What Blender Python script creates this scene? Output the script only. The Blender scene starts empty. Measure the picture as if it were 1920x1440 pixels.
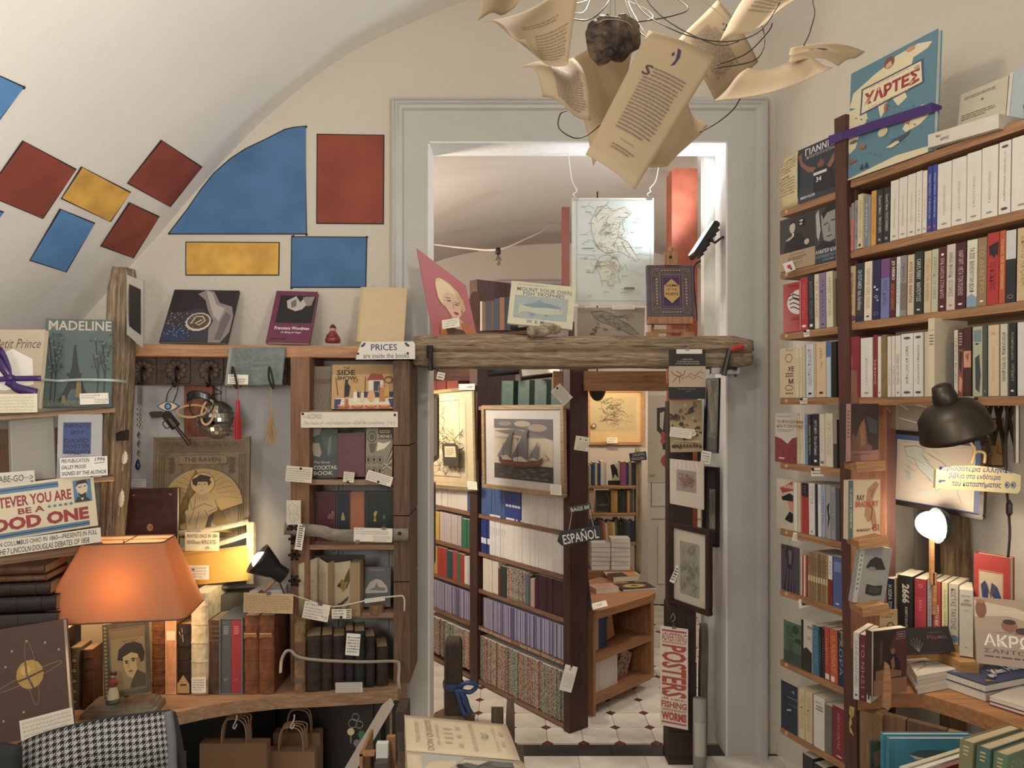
import bpy,math,random
from mathutils import Vector,Matrix,noise
from mathutils.bvhtree import BVHTree
random.seed(7)
S = bpy.context.scene
COL = S.collection
F,CX,CY,CZ = 1400.0,960.0,755.0,1.6      # focal length in pixels, eye height in metres
# ---------------------------------------------------------------- camera, world, lamps, exposure
cam = bpy.data.objects.new('camera',bpy.data.cameras.new('camera'))
COL.objects.link(cam)
cam.location = (0,0,CZ); cam.rotation_euler = (math.radians(90),0,0)
cam.data.sensor_width = 36; cam.data.lens = 36 * F / 1920; cam.data.shift_y = 35 / 1920
cam.data.clip_start = .02
S.camera = cam
W = bpy.data.worlds.new('world'); S.world = W; W.use_nodes = True
W.node_tree.nodes['Background'].inputs[0].default_value = (.8,.85,1,1)
W.node_tree.nodes['Background'].inputs[1].default_value = .15
S.view_settings.view_transform = 'Standard'; S.view_settings.look = 'None'
S.view_settings.exposure = 0.28; S.view_settings.gamma = 1; S.view_settings.use_curve_mapping = False
def lamp(name,kind,loc,power,col,size=.05,aim=None,spot=None,blend=.5):
    d = bpy.data.lights.new(name,kind); d.energy = power; d.color = col
    if kind == 'AREA': d.size = size
    else: d.shadow_soft_size = size
    if kind == 'SPOT': d.spot_size = math.radians(spot); d.spot_blend = blend
    o = bpy.data.objects.new(name,d); COL.objects.link(o); o.location = loc
    if aim is not None:
        o.rotation_euler = (Vector(aim) - Vector(loc)).to_track_quat('-Z','Y').to_euler()
    return o
WARM,NEUT,COLD = (1,.80,.56),(1,.95,.88),(.80,.90,1)
lamp('chandelier_light','POINT',(.2,1.5,2.62),22,(1,.92,.80),.06)
lamp('fill_left','POINT',(-1.0,-.5,1.9),62,NEUT,.3)  # added fill light behind the camera, not a fitting of the shop
lamp('fill_right','POINT',(1.0,-.3,1.5),32,NEUT,.3)  # second added fill behind the camera, for the right side
lamp('vault_fill','SPOT',(-.2,.3,1.7),140,(1,.97,.92),.1,aim=(-1.9,1.9,2.75),spot=92,blend=1)  # added spot out of view, brightens the left of the vault
lamp('floor_fill','SPOT',(.45,3.85,2.7),55,(1,.93,.84),.06,aim=(.35,3.6,0),spot=62,blend=.9)  # added spot without a fixture, lifts the floor at the doorway
lamp('back_room_fill','POINT',(-1.05,3.85,2.0),50,(1,.9,.76),.12)  # added fill hidden behind the front wall, brightens the tall bookcase
lamp('back_room_fill','POINT',(1.75,4.3,1.9),26,(1,.9,.76),.12)  # unseen fill added for the low unit and right part of the back room
# ---------------------------------------------------------------- helpers
def P(px,py,Y): return Vector(((px - CX) / F * Y,Y,CZ + (CY - py) / F * Y))
def Zat(py,Y): return CZ + (CY - py) / F * Y
def Xat(px,Y): return (px - CX) / F * Y
def lin(h):
    h = h.lstrip('#'); r = []
    for i in (0,2,4):
        v = int(h[i:i+2],16) / 255
        r.append(v / 12.92 if v <= .04045 else ((v + .055) / 1.055) ** 2.4)
    g = .2126*r[0] + .7152*r[1] + .0722*r[2]      # painted and dyed things, neutralised for the warm lamp light they were judged under
    return (*(max(0,g + (v - g) * k) for v,k in zip(r,(.84,.86,.84))),1)
_mats = {}
def mat(c,kind='plain',rough=.6,c2=None,scale=None,axis=2,emit=0,bump=None,trans=0):
    key = (c,kind,rough,c2,scale,axis,emit,bump,trans)
    if key in _mats: return _mats[key]
    m = bpy.data.materials.new(kind + '_' + c.lstrip('#')); m.use_nodes = True
    N = m.node_tree.nodes; L = m.node_tree.links; b = N['Principled BSDF']
    b.inputs['Roughness'].default_value = rough
    col = lin(c); b.inputs['Base Color'].default_value = col
    _mats[key] = m
    if kind == 'print': 
        return m
    if kind == 'glass':
        b.inputs['Transmission Weight'].default_value = 1; b.inputs['IOR'].default_value = 1.3; return m
    if kind == 'film':
        b.inputs['Alpha'].default_value = .22; b.inputs['Roughness'].default_value = .15; return m
    if kind == 'emit':
        b.inputs['Emission Color'].default_value = col; b.inputs['Emission Strength'].default_value = emit; return m
    tc = N.new('ShaderNodeTexCoord'); mp = N.new('ShaderNodeMapping'); L.new(tc.outputs['Object'],mp.inputs[0])
    nz = N.new('ShaderNodeTexNoise'); L.new(mp.outputs[0],nz.inputs['Vector'])
    rp = N.new('ShaderNodeValToRGB'); L.new(nz.outputs['Fac'],rp.inputs[0]); L.new(rp.outputs[0],b.inputs['Base Color'])
    k = lambda f: tuple(min(1,x * f) for x in col[:3]) + (1,)
    nz.inputs['Detail'].default_value = 4
    bs,bd = .15,.002
    if kind == 'wood':
        s = [scale or 22] * 3; s[axis] = (scale or 22) / 14; mp.inputs['Scale'].default_value = s
        nz.inputs['Detail'].default_value = 8; nz.inputs['Distortion'].default_value = .8; nz.inputs['Roughness'].default_value = .65
        rp.color_ramp.elements[0].position = .32; rp.color_ramp.elements[1].position = .68
        rp.color_ramp.elements[0].color = lin(c2) if c2 else k(.5); rp.color_ramp.elements[1].color = k(1.08); bs,bd = .35,.004
    elif kind == 'plaster':
        nz.inputs['Scale'].default_value = 2.2; rp.color_ramp.elements[0].color = k(.93); rp.color_ramp.elements[1].color = k(1.03)
        n2 = N.new('ShaderNodeTexNoise'); n2.inputs['Scale'].default_value = scale or 38; n2.inputs['Detail'].default_value = 7
        L.new(tc.outputs['Object'],n2.inputs['Vector'])
        bp = N.new('ShaderNodeBump'); bp.inputs['Strength'].default_value = bump or .32; bp.inputs['Distance'].default_value = .012
        L.new(n2.outputs['Fac'],bp.inputs['Height']); L.new(bp.outputs[0],b.inputs['Normal']); return m
    elif kind == 'metal':
        b.inputs['Metallic'].default_value = .85; nz.inputs['Scale'].default_value = scale or 18
        rp.color_ramp.elements[0].color = k(.75); rp.color_ramp.elements[1].color = k(1.1)
    elif kind == 'stone':
        nz.inputs['Scale'].default_value = scale or 14; nz.inputs['Detail'].default_value = 9
        rp.color_ramp.elements[0].position = .38; rp.color_ramp.elements[1].position = .66
        rp.color_ramp.elements[0].color = lin(c2) if c2 else k(.3); rp.color_ramp.elements[1].color = k(1.2); bs,bd = .9,.02
    elif kind == 'mottle':          # old leather, worn cloth
        nz.inputs['Scale'].default_value = scale or 26; nz.inputs['Detail'].default_value = 8
        rp.color_ramp.elements[0].position = .3; rp.color_ramp.elements[1].position = .75
        rp.color_ramp.elements[0].color = lin(c2) if c2 else k(.6); rp.color_ramp.elements[1].color = k(1.25); bs,bd = .4,.002
    elif kind == 'pattern':         # small printed repeat
        L.remove(rp.inputs[0].links[0]); v = N.new('ShaderNodeTexVoronoi'); v.inputs['Scale'].default_value = scale or 110
        L.new(mp.outputs[0],v.inputs['Vector']); L.new(v.outputs['Distance'],rp.inputs[0]); rp.color_ramp.interpolation = 'CONSTANT'
        rp.color_ramp.elements[0].color = lin(c2); rp.color_ramp.elements[1].color = col; rp.color_ramp.elements[1].position = .42; return m
    elif kind == 'pages':
        mp.inputs['Scale'].default_value = (900,8,8); rp.color_ramp.elements[0].color = k(.72); rp.color_ramp.elements[1].color = k(1.05); nz.inputs['Scale'].default_value = 1
    elif kind == 'sheet':           # paper that lets lamp light through
        nz.inputs['Scale'].default_value = 8; rp.color_ramp.elements[0].color = k(.95); rp.color_ramp.elements[1].color = k(1.03)
        tr = N.new('ShaderNodeBsdfTranslucent'); L.new(rp.outputs[0],tr.inputs[0]); mx = N.new('ShaderNodeMixShader'); mx.inputs[0].default_value = trans or .35
        L.new(b.outputs[0],mx.inputs[1]); L.new(tr.outputs[0],mx.inputs[2]); L.new(mx.outputs[0],N['Material Output'].inputs[0]); return m
    else:
        nz.inputs['Scale'].default_value = scale or 30; rp.color_ramp.elements[0].color = k(.86); rp.color_ramp.elements[1].color = k(1.06)
    bp = N.new('ShaderNodeBump'); bp.inputs['Strength'].default_value = bs if bump is None else bump; bp.inputs['Distance'].default_value = bd
    L.new(nz.outputs['Fac'],bp.inputs['Height']); L.new(bp.outputs[0],b.inputs['Normal'])
    return m
class MB:
    def __init__(s): s.v = []; s.f = []; s.m = []
    def add(s,vs,fs,mi=0):
        b = len(s.v); s.v += [tuple(v) for v in vs]; s.f += [[b + i for i in f] for f in fs]; s.m += [mi] * len(fs); return s
    def box(s,a,b,mi=0,bev=0):
        x0,y0,z0 = a; x1,y1,z1 = b
        if bev:
            c = bev; poly = [(x0+c,z0),(x1-c,z0),(x1,z0+c),(x1,z1-c),(x1-c,z1),(x0+c,z1),(x0,z1-c),(x0,z0+c)]
            return s.prism(poly,y0,y1,mi)
        return s.add([(x0,y0,z0),(x1,y0,z0),(x1,y1,z0),(x0,y1,z0),(x0,y0,z1),(x1,y0,z1),(x1,y1,z1),(x0,y1,z1)],
                     [(0,3,2,1),(4,5,6,7),(0,1,5,4),(1,2,6,5),(2,3,7,6),(3,0,4,7)],mi)
    def prism(s,poly,y0,y1,mi=0):        # poly in x,z (counter-clockwise seen from -y), extruded along y
        n = len(poly)
        return s.add([(x,y0,z) for x,z in poly] + [(x,y1,z) for x,z in poly],
                     [tuple(range(n)),tuple(range(2*n-1,n-1,-1))] + [((i+1) % n,i,n+i,n+(i+1) % n) for i in range(n)],mi)
    def slab(s,poly,z0,z1,mi=0):         # poly in x,y extruded along z
        n = len(poly)
        return s.add([(x,y,z0) for x,y in poly] + [(x,y,z1) for x,y in poly],
                     [tuple(range(n-1,-1,-1)),tuple(range(n,2*n))] + [(i,(i+1) % n,n+(i+1) % n,n+i) for i in range(n)],mi)
    def tube(s,pts,r,n=6,mi=0,r2=None,cap=True):
        pts = [Vector(p) for p in pts]; rings = []; up = None
        for i,p in enumerate(pts):
            t = (pts[min(i+1,len(pts)-1)] - pts[max(i-1,0)]).normalized()
            if up is None: up = t.orthogonal().normalized()
            up = (up - t * up.dot(t)); up = up.normalized() if up.length > 1e-6 else t.orthogonal().normalized()
            w = t.cross(up); f = i / max(1,len(pts)-1)
            rr = (r[i] if isinstance(r,(list,tuple)) else (r if r2 is None else r + (r2 - r) * f))
            rings.append([p + (up * math.cos(a) + w * math.sin(a)) * rr for a in [2*math.pi*k/n for k in range(n)]])
        vs = [v for ring in rings for v in ring]; fs = []
        for i in range(len(rings)-1):
            for k in range(n): fs.append((i*n+k,i*n+(k+1) % n,(i+1)*n+(k+1) % n,(i+1)*n+k))
        if cap: fs += [tuple(range(n-1,-1,-1)),tuple(range((len(rings)-1)*n,len(rings)*n))]
        return s.add(vs,fs,mi)
    def lathe(s,prof,n=24,c=(0,0,0),mi=0,a0=0,a1=2*math.pi):
        full = abs(a1 - a0 - 2*math.pi) < 1e-6; k = n if full else n + 1; vs = []; fs = []
        for r,z in prof:
            for i in range(k):
                a = a0 + (a1 - a0) * i / n; vs.append((c[0]+r*math.cos(a),c[1]+r*math.sin(a),c[2]+z))
        for j in range(len(prof)-1):
            for i in range(n): fs.append((j*k+i,j*k+(i+1) % k,(j+1)*k+(i+1) % k,(j+1)*k+i))
        return s.add(vs,fs,mi)
    def surf(s,fn,nu,nv,mi=0):
        vs = [fn(i/nu,j/nv) for j in range(nv+1) for i in range(nu+1)]
        return s.add(vs,[(j*(nu+1)+i,j*(nu+1)+i+1,(j+1)*(nu+1)+i+1,(j+1)*(nu+1)+i) for j in range(nv) for i in range(nu)],mi)
    def build(s,name,mats,parent=None,M=None,smooth=False,mod=None):
        me = bpy.data.meshes.new(name); me.from_pydata(s.v,[],s.f)
        for m in (mats if isinstance(mats,(list,tuple)) else [mats]): me.materials.append(m)
        me.polygons.foreach_set('material_index',s.m)
        if smooth: me.polygons.foreach_set('use_smooth',[True] * len(s.f))
        me.update(); o = bpy.data.objects.new(name,me); COL.objects.link(o)
        if parent: o.parent = parent
        if M is not None: o.matrix_basis = M
        if mod:
            d = o.modifiers.new('thickness','SOLIDIFY'); d.thickness = mod; d.offset = 0
        return o
def tag(o,label,cat,group=None):
    o['label'] = label; o['category'] = cat
    if group: o['group'] = group
    return o
def thing(name,label,cat,M=None,group=None):
    o = bpy.data.objects.new(name,None); COL.objects.link(o); o.empty_display_size = .05
    if M is not None: o.matrix_basis = M if isinstance(M,Matrix) else Matrix.Translation(M)
    return tag(o,label,cat,group)
def struct(o): o['kind'] = 'structure'; return o
def frame(x,z,O):                  # local axes: x right, z up, y away from the viewer
    x = Vector(x).normalized(); z = Vector(z); z = (z - x * z.dot(x)).normalized(); y = z.cross(x)
    return Matrix(((x.x,y.x,z.x,O[0]),(x.y,y.y,z.y,O[1]),(x.z,y.z,z.z,O[2]),(0,0,0,1)))
def quad(bl,br,tl,Y,Y2=None,Yt=None):      # frame, width and height of a flat thing seen at these corners
    if Y2 == 0: Y2 = Y * (bl[1] - CY) / (br[1] - CY)      # lower edge level
    A = P(*bl,Y); B = P(*br,Y if Y2 is None else Y2); C = P(*tl,Y if Yt is None else Yt)
    M = frame(B - A,C - A,A); return M,(B - A).length,(C - A).dot(Vector((M[0][2],M[1][2],M[2][2])))
class Plane:                         # upright plane through two image columns at given distances
    def __init__(s,pa,Ya,pb,Yb):
        s.A = Vector((Xat(pa,Ya),Ya,0)); s.u = (Vector((Xat(pb,Yb),Yb,0)) - s.A).normalized(); s.n = Vector((s.u.y,-s.u.x,0))
    def s(s,px):
        k = (px - CX) / F; return (k * s.A.y - s.A.x) / (s.u.x - k * s.u.y)
    def Y(s,px): return s.A.y + s.u.y * s.s(px)
    def z(s,px,py): return Zat(py,s.Y(px))
    def at(s,px,z,d=0): p = s.A + s.u * s.s(px) - s.n * d; return Vector((p.x,p.y,z))
    def M(s,px,z,d=0,lean=0):
        m = frame(s.u,(0,0,1),s.at(px,z,d)); return m @ Matrix.Rotation(math.radians(lean),4,'Y') if lean else m
# ---------------------------------------------------------------- flat print: lettering, pictures, handwriting
_tx = {}
def glyphs(t,bold,shear):
    k = (t,bold,shear)
    if k not in _tx:
        cu = bpy.data.curves.new('lettering','FONT'); cu.body = t; cu.size = 1; cu.resolution_u = 2; cu.offset = bold; cu.shear = shear; cu.align_x = 'CENTER'
        ob = bpy.data.objects.new('lettering',cu); me = ob.to_mesh()
        vs = [(v.co.x,v.co.y) for v in me.vertices]; fs = [tuple(p.vertices) for p in me.polygons]
        fs = [f if (sum(vs[f[i]][0]*vs[f[(i+1) % len(f)]][1]-vs[f[(i+1) % len(f)]][0]*vs[f[i]][1] for i in range(len(f))) > 0) else f[::-1] for f in fs]
        ob.to_mesh_clear(); bpy.data.objects.remove(ob); bpy.data.curves.remove(cu)
        xs = [v[0] for v in vs] or [0,1]; ys = [v[1] for v in vs] or [0,1]
        _tx[k] = (vs,fs,min(xs),max(xs),min(ys),max(ys))
    return _tx[k]
def art(parent,w,h,cmds,y0=-.0004,name='cover_print',warp=None,eps=.00018,M=None):
    """cmds in face coordinates, (0,0) top left, (1,1) bottom right"""
    b = MB(); mats = []; lay = 0
    def mi(c):
        m = mat(c,'print',.55)
        if m not in mats: mats.append(m)
        return mats.index(m)
    def put(pts,fs,c):
        y = y0 - eps * lay
        b.add([warp(x,yy,y) if warp else (x * w,y,(1 - yy) * h) for x,yy in pts],fs,mi(c))
    def strip(pts,wd,c):           # stroke of constant width (metres)
        vs = []
        for i,(x,y) in enumerate(pts):
            a = pts[max(0,i-1)]; d = pts[min(len(pts)-1,i+1)]; tx = (d[0]-a[0])*w; ty = (d[1]-a[1])*h; q = math.hypot(tx,ty) or 1
            nx,ny = -ty/q*wd/2/w,tx/q*wd/2/h; vs += [(x+nx,y+ny),(x-nx,y-ny)]
        put(vs,[(2*i,2*i+1,2*i+3,2*i+2) for i in range(len(pts)-1)],c)
    rnd = random.Random(int(w * 1e4) * 31 + int(h * 1e4) + len(cmds))
    for c in cmds:
        k = c[0]
        if k == 'r': _,x0,ya,x1,yb,co = c; put([(x0,yb),(x1,yb),(x1,ya),(x0,ya)],[(0,1,2,3)],co)
        elif k == 'o':               # outline of a rectangle, width in metres
            _,x0,ya,x1,yb,wd,co = c; a,e = wd/w,wd/h
            put([(x0,ya),(x1,ya),(x1,yb),(x0,yb),(x0+a,ya+e),(x1-a,ya+e),(x1-a,yb-e),(x0+a,yb-e)],[(4,5,1,0),(5,6,2,1),(6,7,3,2),(7,4,0,3)],co)
        elif k == 'p':
            pts = list(c[1]); ar = sum(pts[i][0]*pts[(i+1) % len(pts)][1]-pts[(i+1) % len(pts)][0]*pts[i][1] for i in range(len(pts)))
            if ar > 0: pts.reverse()
            put(pts,[tuple(range(len(pts)))],c[2])
        elif k == 'e':
            _,x,y,rx,ry,co = c[:6]; a0 = c[6] if len(c) > 6 else 0; n = 14
            put([(x+rx*math.cos(t)*math.cos(a0)-ry*math.sin(t)*math.sin(a0)*h/w,y-(rx*math.cos(t)*math.sin(a0)*w/h+ry*math.sin(t)*math.cos(a0))) for t in [2*math.pi*i/n for i in range(n)]],[tuple(range(n))],co)
        elif k == 'l': strip(c[1],c[2],c[3])
        elif k == 'c':               # circle line
            _,x,y,rx,ry,wd,co = c; strip([(x+rx*math.cos(2*math.pi*i/20),y+ry*math.sin(2*math.pi*i/20)) for i in range(21)],wd,co)
        elif k == 't':
            t,x0,ya,x1,yb,co = c[1:7]; rot = c[7] if len(c) > 7 else 0; bold = c[8] if len(c) > 8 else 0; sh = c[9] if len(c) > 9 else 0
            vs,fs,a0,a1,b0,b1 = glyphs(t,bold,sh); pts = []
            for x,y in vs:
                p = (x-a0)/(a1-a0 or 1); q = (y-b0)/(b1-b0 or 1)
                if rot == 90: p,q = 1-q,p          # reads bottom to top
                elif rot == -90: p,q = q,1-p       # reads top to bottom
                pts.append((x0+(x1-x0)*p,yb-(yb-ya)*q))
            put(pts,fs,co)
        elif k in 'wb':              # lines of handwriting / of small type
            _,x0,ya,x1,yb,n,co = c[:7]; dy = (yb-ya)/n; slope = c[7] if len(c) > 7 else 0
            for i in range(n):
                x = x0; yl = ya + dy*(i+.5); xe = x1 - (x1-x0)*(rnd.random()*.3 if i == n-1 else rnd.random()*.06)
                while x < xe:
                    L = (x1-x0)*rnd.uniform(.05,.16); e = min(xe,x+L); yy = yl + slope*(x-x0)
                    if k == 'b': put([(x,yy+dy*.2),(e,yy+dy*.2),(e,yy-dy*.2),(x,yy-dy*.2)],[(0,1,2,3)],co)
                    else:
                        m = max(4,int((e-x)*w/.0022)); strip([(x+(e-x)*j/m,yy+dy*rnd.uniform(.12,.36)*(1 if j % 2 else -1)) for j in range(min(m,14)+1)],max(.0006,min(.0015,dy*h*.16)),co)
                    x = e + (x1-x0)*.025
        lay += 1
    if not mats: return None
    return b.build(name,mats,parent,M)
# ---------------------------------------------------------------- books
PAGE = mat('#d9cdb2','pages',.8); PAGEW = mat('#e9e4d8','pages',.8); PAGED = mat('#a58a60','pages',.85)
def cover_mb(t,d,h,hard,faceout=False,rnd=0):
    k = .0022 if hard else .0006; r = min(t * .28,.006) if rnd else 0
    if r: sp = [(0,r*1.6),(t*.14,r*.6),(t*.32,r*.12),(t*.5,0),(t*.68,r*.12),(t*.86,r*.6),(t,r*1.6)]
    else: sp = [(0,0),(t,0)]
    out = [(0,d)] + sp + [(t,d)]; inn = [(t-k,d),(t-k,r*1.6+k*1.2),(k,r*1.6+k*1.2),(k,d)]
    poly = out + inn; n = len(poly); T = (lambda x,y: (y,t-x)) if faceout else (lambda x,y: (x,y))
    q = [T(*p) for p in poly]; m = len(out); b = MB()
    vs = [(x,y,0) for x,y in q] + [(x,y,h) for x,y in q]
    fs = [(i,(i+1) % n,n+(i+1) % n,n+i) for i in range(n)]
    mid = list(range(2,m-2))
    o0,o1,o2,o3 = 0,1,m-2,m-1; i0,i1,i2,i3 = m,m+1,m+2,m+3
    for z in (0,n):
        c = [(z+o0,z+i3,z+i2,z+o1),(z+o2,z+i1,z+i0,z+o3),tuple([z+o1,z+i2,z+i1,z+o2] + [z+j for j in reversed(mid)])]
        fs += c if z == 0 else [f[::-1] for f in c]
    b.add(vs,fs)
    g = .0025 if hard else .0004; e = .004 if hard else .0006; y0 = r*1.6+k*1.2
    a = T(k,y0); c = T(t-k,d-e); pg = MB().box((min(a[0],c[0]),min(a[1],c[1]),g),(max(a[0],c[0]),max(a[1],c[1]),h-g))
    return b,pg
def book(M,t,d,h,cm,label,group=None,hard=False,faceout=False,pm=None,prints=None,spine=None,rnd=0,bands=0,band_mat=None,name='book',cat='book'):
    """standing book; local origin = lower front left corner; spine-out shows t x h, face-out shows d x h"""
    if isinstance(cm,str): cm = mat(cm,'plain',.5)
    b,pg = cover_mb(t,d,h,hard,faceout,rnd)
    o = b.build(name,cm,None,M); tag(o,label,cat,group)
    pg.build('pages',pm or PAGE,o)
    if prints: art(o,d if faceout else t,h,prints)
    if spine and faceout:
        art(o,t,h,spine,name='spine_print',M=Matrix(((0,1,0,-.0003),(-1,0,0,t),(0,0,1,0),(0,0,0,1))))
    for i in range(bands):
        z = h * (.14 + .74 * i / max(1,bands-1)); B = MB(); r = min(t*.28,.006)
        sp = [(0,r*1.6),(t*.14,r*.6),(t*.32,r*.12),(t*.5,0),(t*.68,r*.12),(t*.86,r*.6),(t,r*1.6)]
        o2 = [(x + (-.0008 if j == 0 else .0008 if j == 6 else 0),y - .0022) for j,(x,y) in enumerate(sp)]
        B.slab(o2 + [(t,r*1.6),(0,r*1.6)],z-.0025,z+.0025).build('raised_band',band_mat or cm,o)
    return o
ORD = ['','first','second','third','fourth','fifth','sixth','seventh','eighth','ninth','tenth','eleventh','twelfth','thirteenth','fourteenth','fifteenth','sixteenth','seventeenth','eighteenth','nineteenth','twentieth']
def row(pl,z,items,where,group,depth=.14,lean=0,d0=0,hard=False):
    """items: (px left, px right, height m, colour, what it looks like, print commands, options)"""
    tot = {}; cnt = {}
    for it in items: tot[it[4]] = tot.get(it[4],0) + 1
    out = []
    for it in items:
        x0,x1,h,c,desc = it[:5]; cm = it[5] if len(it) > 5 else None; op = it[6] if len(it) > 6 else {}
        cnt[desc] = cnt.get(desc,0) + 1
        lab = desc + (' ' if tot[desc] == 1 else (', ' + ORD[cnt[desc]] + ' such from left, ')) + where
        t = pl.s(x1) - pl.s(x0) - .0006; M = pl.M(x0,z + .0006,op.get('d0',d0),op.get('lean',lean))
        out.append(book(M,t,op.get('depth',depth),h,c if not isinstance(c,str) else mat(c,op.get('kind','plain'),.5),lab,group,op.get('hard',hard),pm=op.get('pm'),prints=cm,rnd=op.get('rnd',0),bands=op.get('bands',0)))
    return out
def vt(t,c,x0=.25,x1=.75,ya=.12,yb=.8,rot=-90,bold=0): return ('t',t,x0,ya,x1,yb,c,rot,bold)
# ---------------------------------------------------------------- cards, boards, posts
def card(bl,br,tl,Y,label,cmds,Y2=None,Yt=None,c='#e6dfcd',th=.0008,name='note_card',cat='card',group=None,pin=None,clip=None,kind='plain'):
    M,w,h = quad(bl,br,tl,Y,Y2,Yt)
    o = MB().box((0,0,0),(w,th,h)).build(name,mat(c,kind,.7),None,M); tag(o,label,cat,group)
    if cmds: art(o,w,h,cmds,name='lettering')
    for q in (pin or []):
        a = Vector((q[0]*w,0,(1-q[1])*h)); MB().lathe([(0,-.004),(.004,-.004),(.0055,-.001),(.0055,0),(0,0)],10).build('push_pin',mat('#1b1917','plain',.35),o,Matrix.Translation(a) @ Matrix.Rotation(math.radians(-90),4,'X'),True)
    for q in (clip or []):
        a = Vector((q[0]*w,0,(1-q[1])*h)); up = q[2] if len(q) > 2 else 1
        b = MB().box((-.009,-.003,-.006*up),(.009,.004,.004*up)); b.tube([(0,-.003,.004*up),(-.006,-.004,.012*up),(0,-.004,.019*up),(.006,-.004,.012*up),(0,-.003,.004*up)],.0012,5)
        b.build('bulldog_clip',mat('#8e8b84','metal',.35),o,Matrix.Translation(a))
    return o
def board(name,A,B,depth,th,m,label=None,cat='shelf',parent=None,n=None,group=None,up=(0,0,1)):
    """plank whose front top edge runs from A to B, local x along it"""
    A,B = Vector(A),Vector(B); M = frame(B - A,up,A); L = (B - A).length
    prof = [(0,-th+.003),(.003,-th),(depth,-th),(depth,0),(.004,0),(0,-.004)]
    b = MB(); k = len(prof); vs = [(0,y,z) for y,z in prof] + [(L,y,z) for y,z in prof]
    b.add(vs,[tuple(range(k)),tuple(range(2*k-1,k-1,-1))] + [((i+1) % k,i,k+i,k+(i+1) % k) for i in range(k)])
    o = b.build(name,m,parent,M)
    if label: tag(o,label,cat,group)
    return o
def rough_post(name,label,cat,p0,p1,w,d,m,seg=28,amp=.006,parent=None,seed=0,bend=0,crack=0,split=None):
    """hand-hewn timber between two points, local z along it"""
    p0,p1 = Vector(p0),Vector(p1); L = (p1 - p0).length; ax = (p1 - p0).normalized()
    x = Vector((1,0,0)) if abs(ax.x) < .8 else Vector((0,0,1)); x = (x - ax * x.dot(ax)).normalized(); y = ax.cross(x)
    M = Matrix(((x.x,y.x,ax.x,p0.x),(x.y,y.y,ax.y,p0.y),(x.z,y.z,ax.z,p0.z),(0,0,0,1)))
    n = 48; b = MB(); vs = []
    for i in range(seg+1):
        t = i/seg; e = 1 - .25*max(0,(t-.94)/.06) - .12*max(0,(.05-t)/.05)
        for k in range(n):
            a = 2*math.pi*k/n + math.pi/4; c,s_ = math.cos(a),math.sin(a); q = 1/max(abs(c),abs(s_)); q = min(q,1.34)
            px,py = c*q*w/2*e,s_*q*d/2*e
            f = noise.noise(Vector((c*2.2+seed*7,s_*2.2,t*L*3))) * amp + noise.noise(Vector((c*9+seed,s_*9,t*L*5))) * amp * .7 + noise.noise(Vector((c*16+seed*3,s_*16,t*L*1.3))) * amp * .8
            if crack and abs(math.sin(k*1.9+seed)) > .93: f -= crack * max(0,noise.noise(Vector((k,seed,t*L*2.2)))+.3)
            if split is not None and abs(a - math.pi/4*0 - split - .22*noise.noise(Vector((seed,0,t*L*1.7)))) < .075 and t > .04: f -= .06*min(1,.3+abs(noise.noise(Vector((7,seed,t*L*2.5)))*2))
            vs.append((px + c*f + bend*math.sin(t*math.pi),py + s_*f,t*L))
    fs = [(i*n+k,i*n+(k+1) % n,(i+1)*n+(k+1) % n,(i+1)*n+k) for i in range(seg) for k in range(n)] + [tuple(range(n-1,-1,-1)),tuple(range(seg*n,seg*n+n))]
    b.add(vs,fs); o = b.build(name,m,parent,M)
    for p in o.data.polygons: p.use_smooth = len(p.vertices) == 4
    if label: tag(o,label,cat)
    return o
def bez(pts,n=8):                   # smooth curve through points
    pts = [Vector(p) for p in pts]; out = []
    for i in range(len(pts)-1):
        a,b_,c,d = pts[max(0,i-1)],pts[i],pts[i+1],pts[min(len(pts)-1,i+2)]
        for k in range(n):
            t = k/n; out.append(.5*((2*b_)+(c-a)*t+(2*a-5*b_+4*c-d)*t*t+(3*b_-a-3*c+d)*t**3))
    return out + [pts[-1]]
# ---------------------------------------------------------------- the room shell
WY = 3.4
PLAS = mat('#cbc3b3','plaster',.9); VAULT = mat('#dedad2','plaster',.9,bump=.12)
GREY = mat('#bbb9b4','plain',.45,scale=6); GREYD = mat('#9a9a98','plain',.5); WHITE = mat('#e3e2df','plain',.5)
PROF = bez([(x,0,z) for x,z in [(-2.3,1.0),(-2.24,1.5),(-2.07,1.83),(-1.82,2.13),(-1.603,2.37),(-1.409,2.596),(-1.263,2.754),(-1.117,2.90),(-.874,3.10),(-.63,3.25),(-.194,3.434),(.2,3.52),(.5,3.53),(.8,3.47),(1.0,3.37),(1.14,3.23),(1.19,3.05),(1.2,2.9)]],4)
def skew(x,Y):
    k = min(1,max(0,(x - .2) / 1.0)); return x + k * k * (3 - 2 * k) * .55 * (WY - Y)
YS = [-2.4 + 5.8 * i / 24 for i in range(25)]
v = MB(); n = len(PROF); vs = [(skew(p.x,Y),Y,p.z) for Y in YS for p in PROF]
fs = [(j*n+i,(j+1)*n+i,(j+1)*n+i+1,j*n+i+1) for j in range(24) for i in range(n-1)]
v.add(vs,fs); v.m = [1 if i > int((n-1)*.82) else 0 for j in range(24) for i in range(n-1)]; ceil = struct(v.build('ceiling',[VAULT,PLAS],smooth=True))
BV = BVHTree.FromPolygons(vs + [(-3,WY,0),(3,WY,0),(3,WY,4),(-3,WY,4)],fs + [(len(vs),len(vs)+1,len(vs)+2,len(vs)+3)])
for nm,x0,z1 in (('wall_left',-2.3,1.0),):
    struct(MB().add([(x0,-2.4,0),(x0,WY,0),(x0,WY,z1),(x0,-2.4,z1)],[(0,1,2,3)]).build(nm,PLAS))
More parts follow.
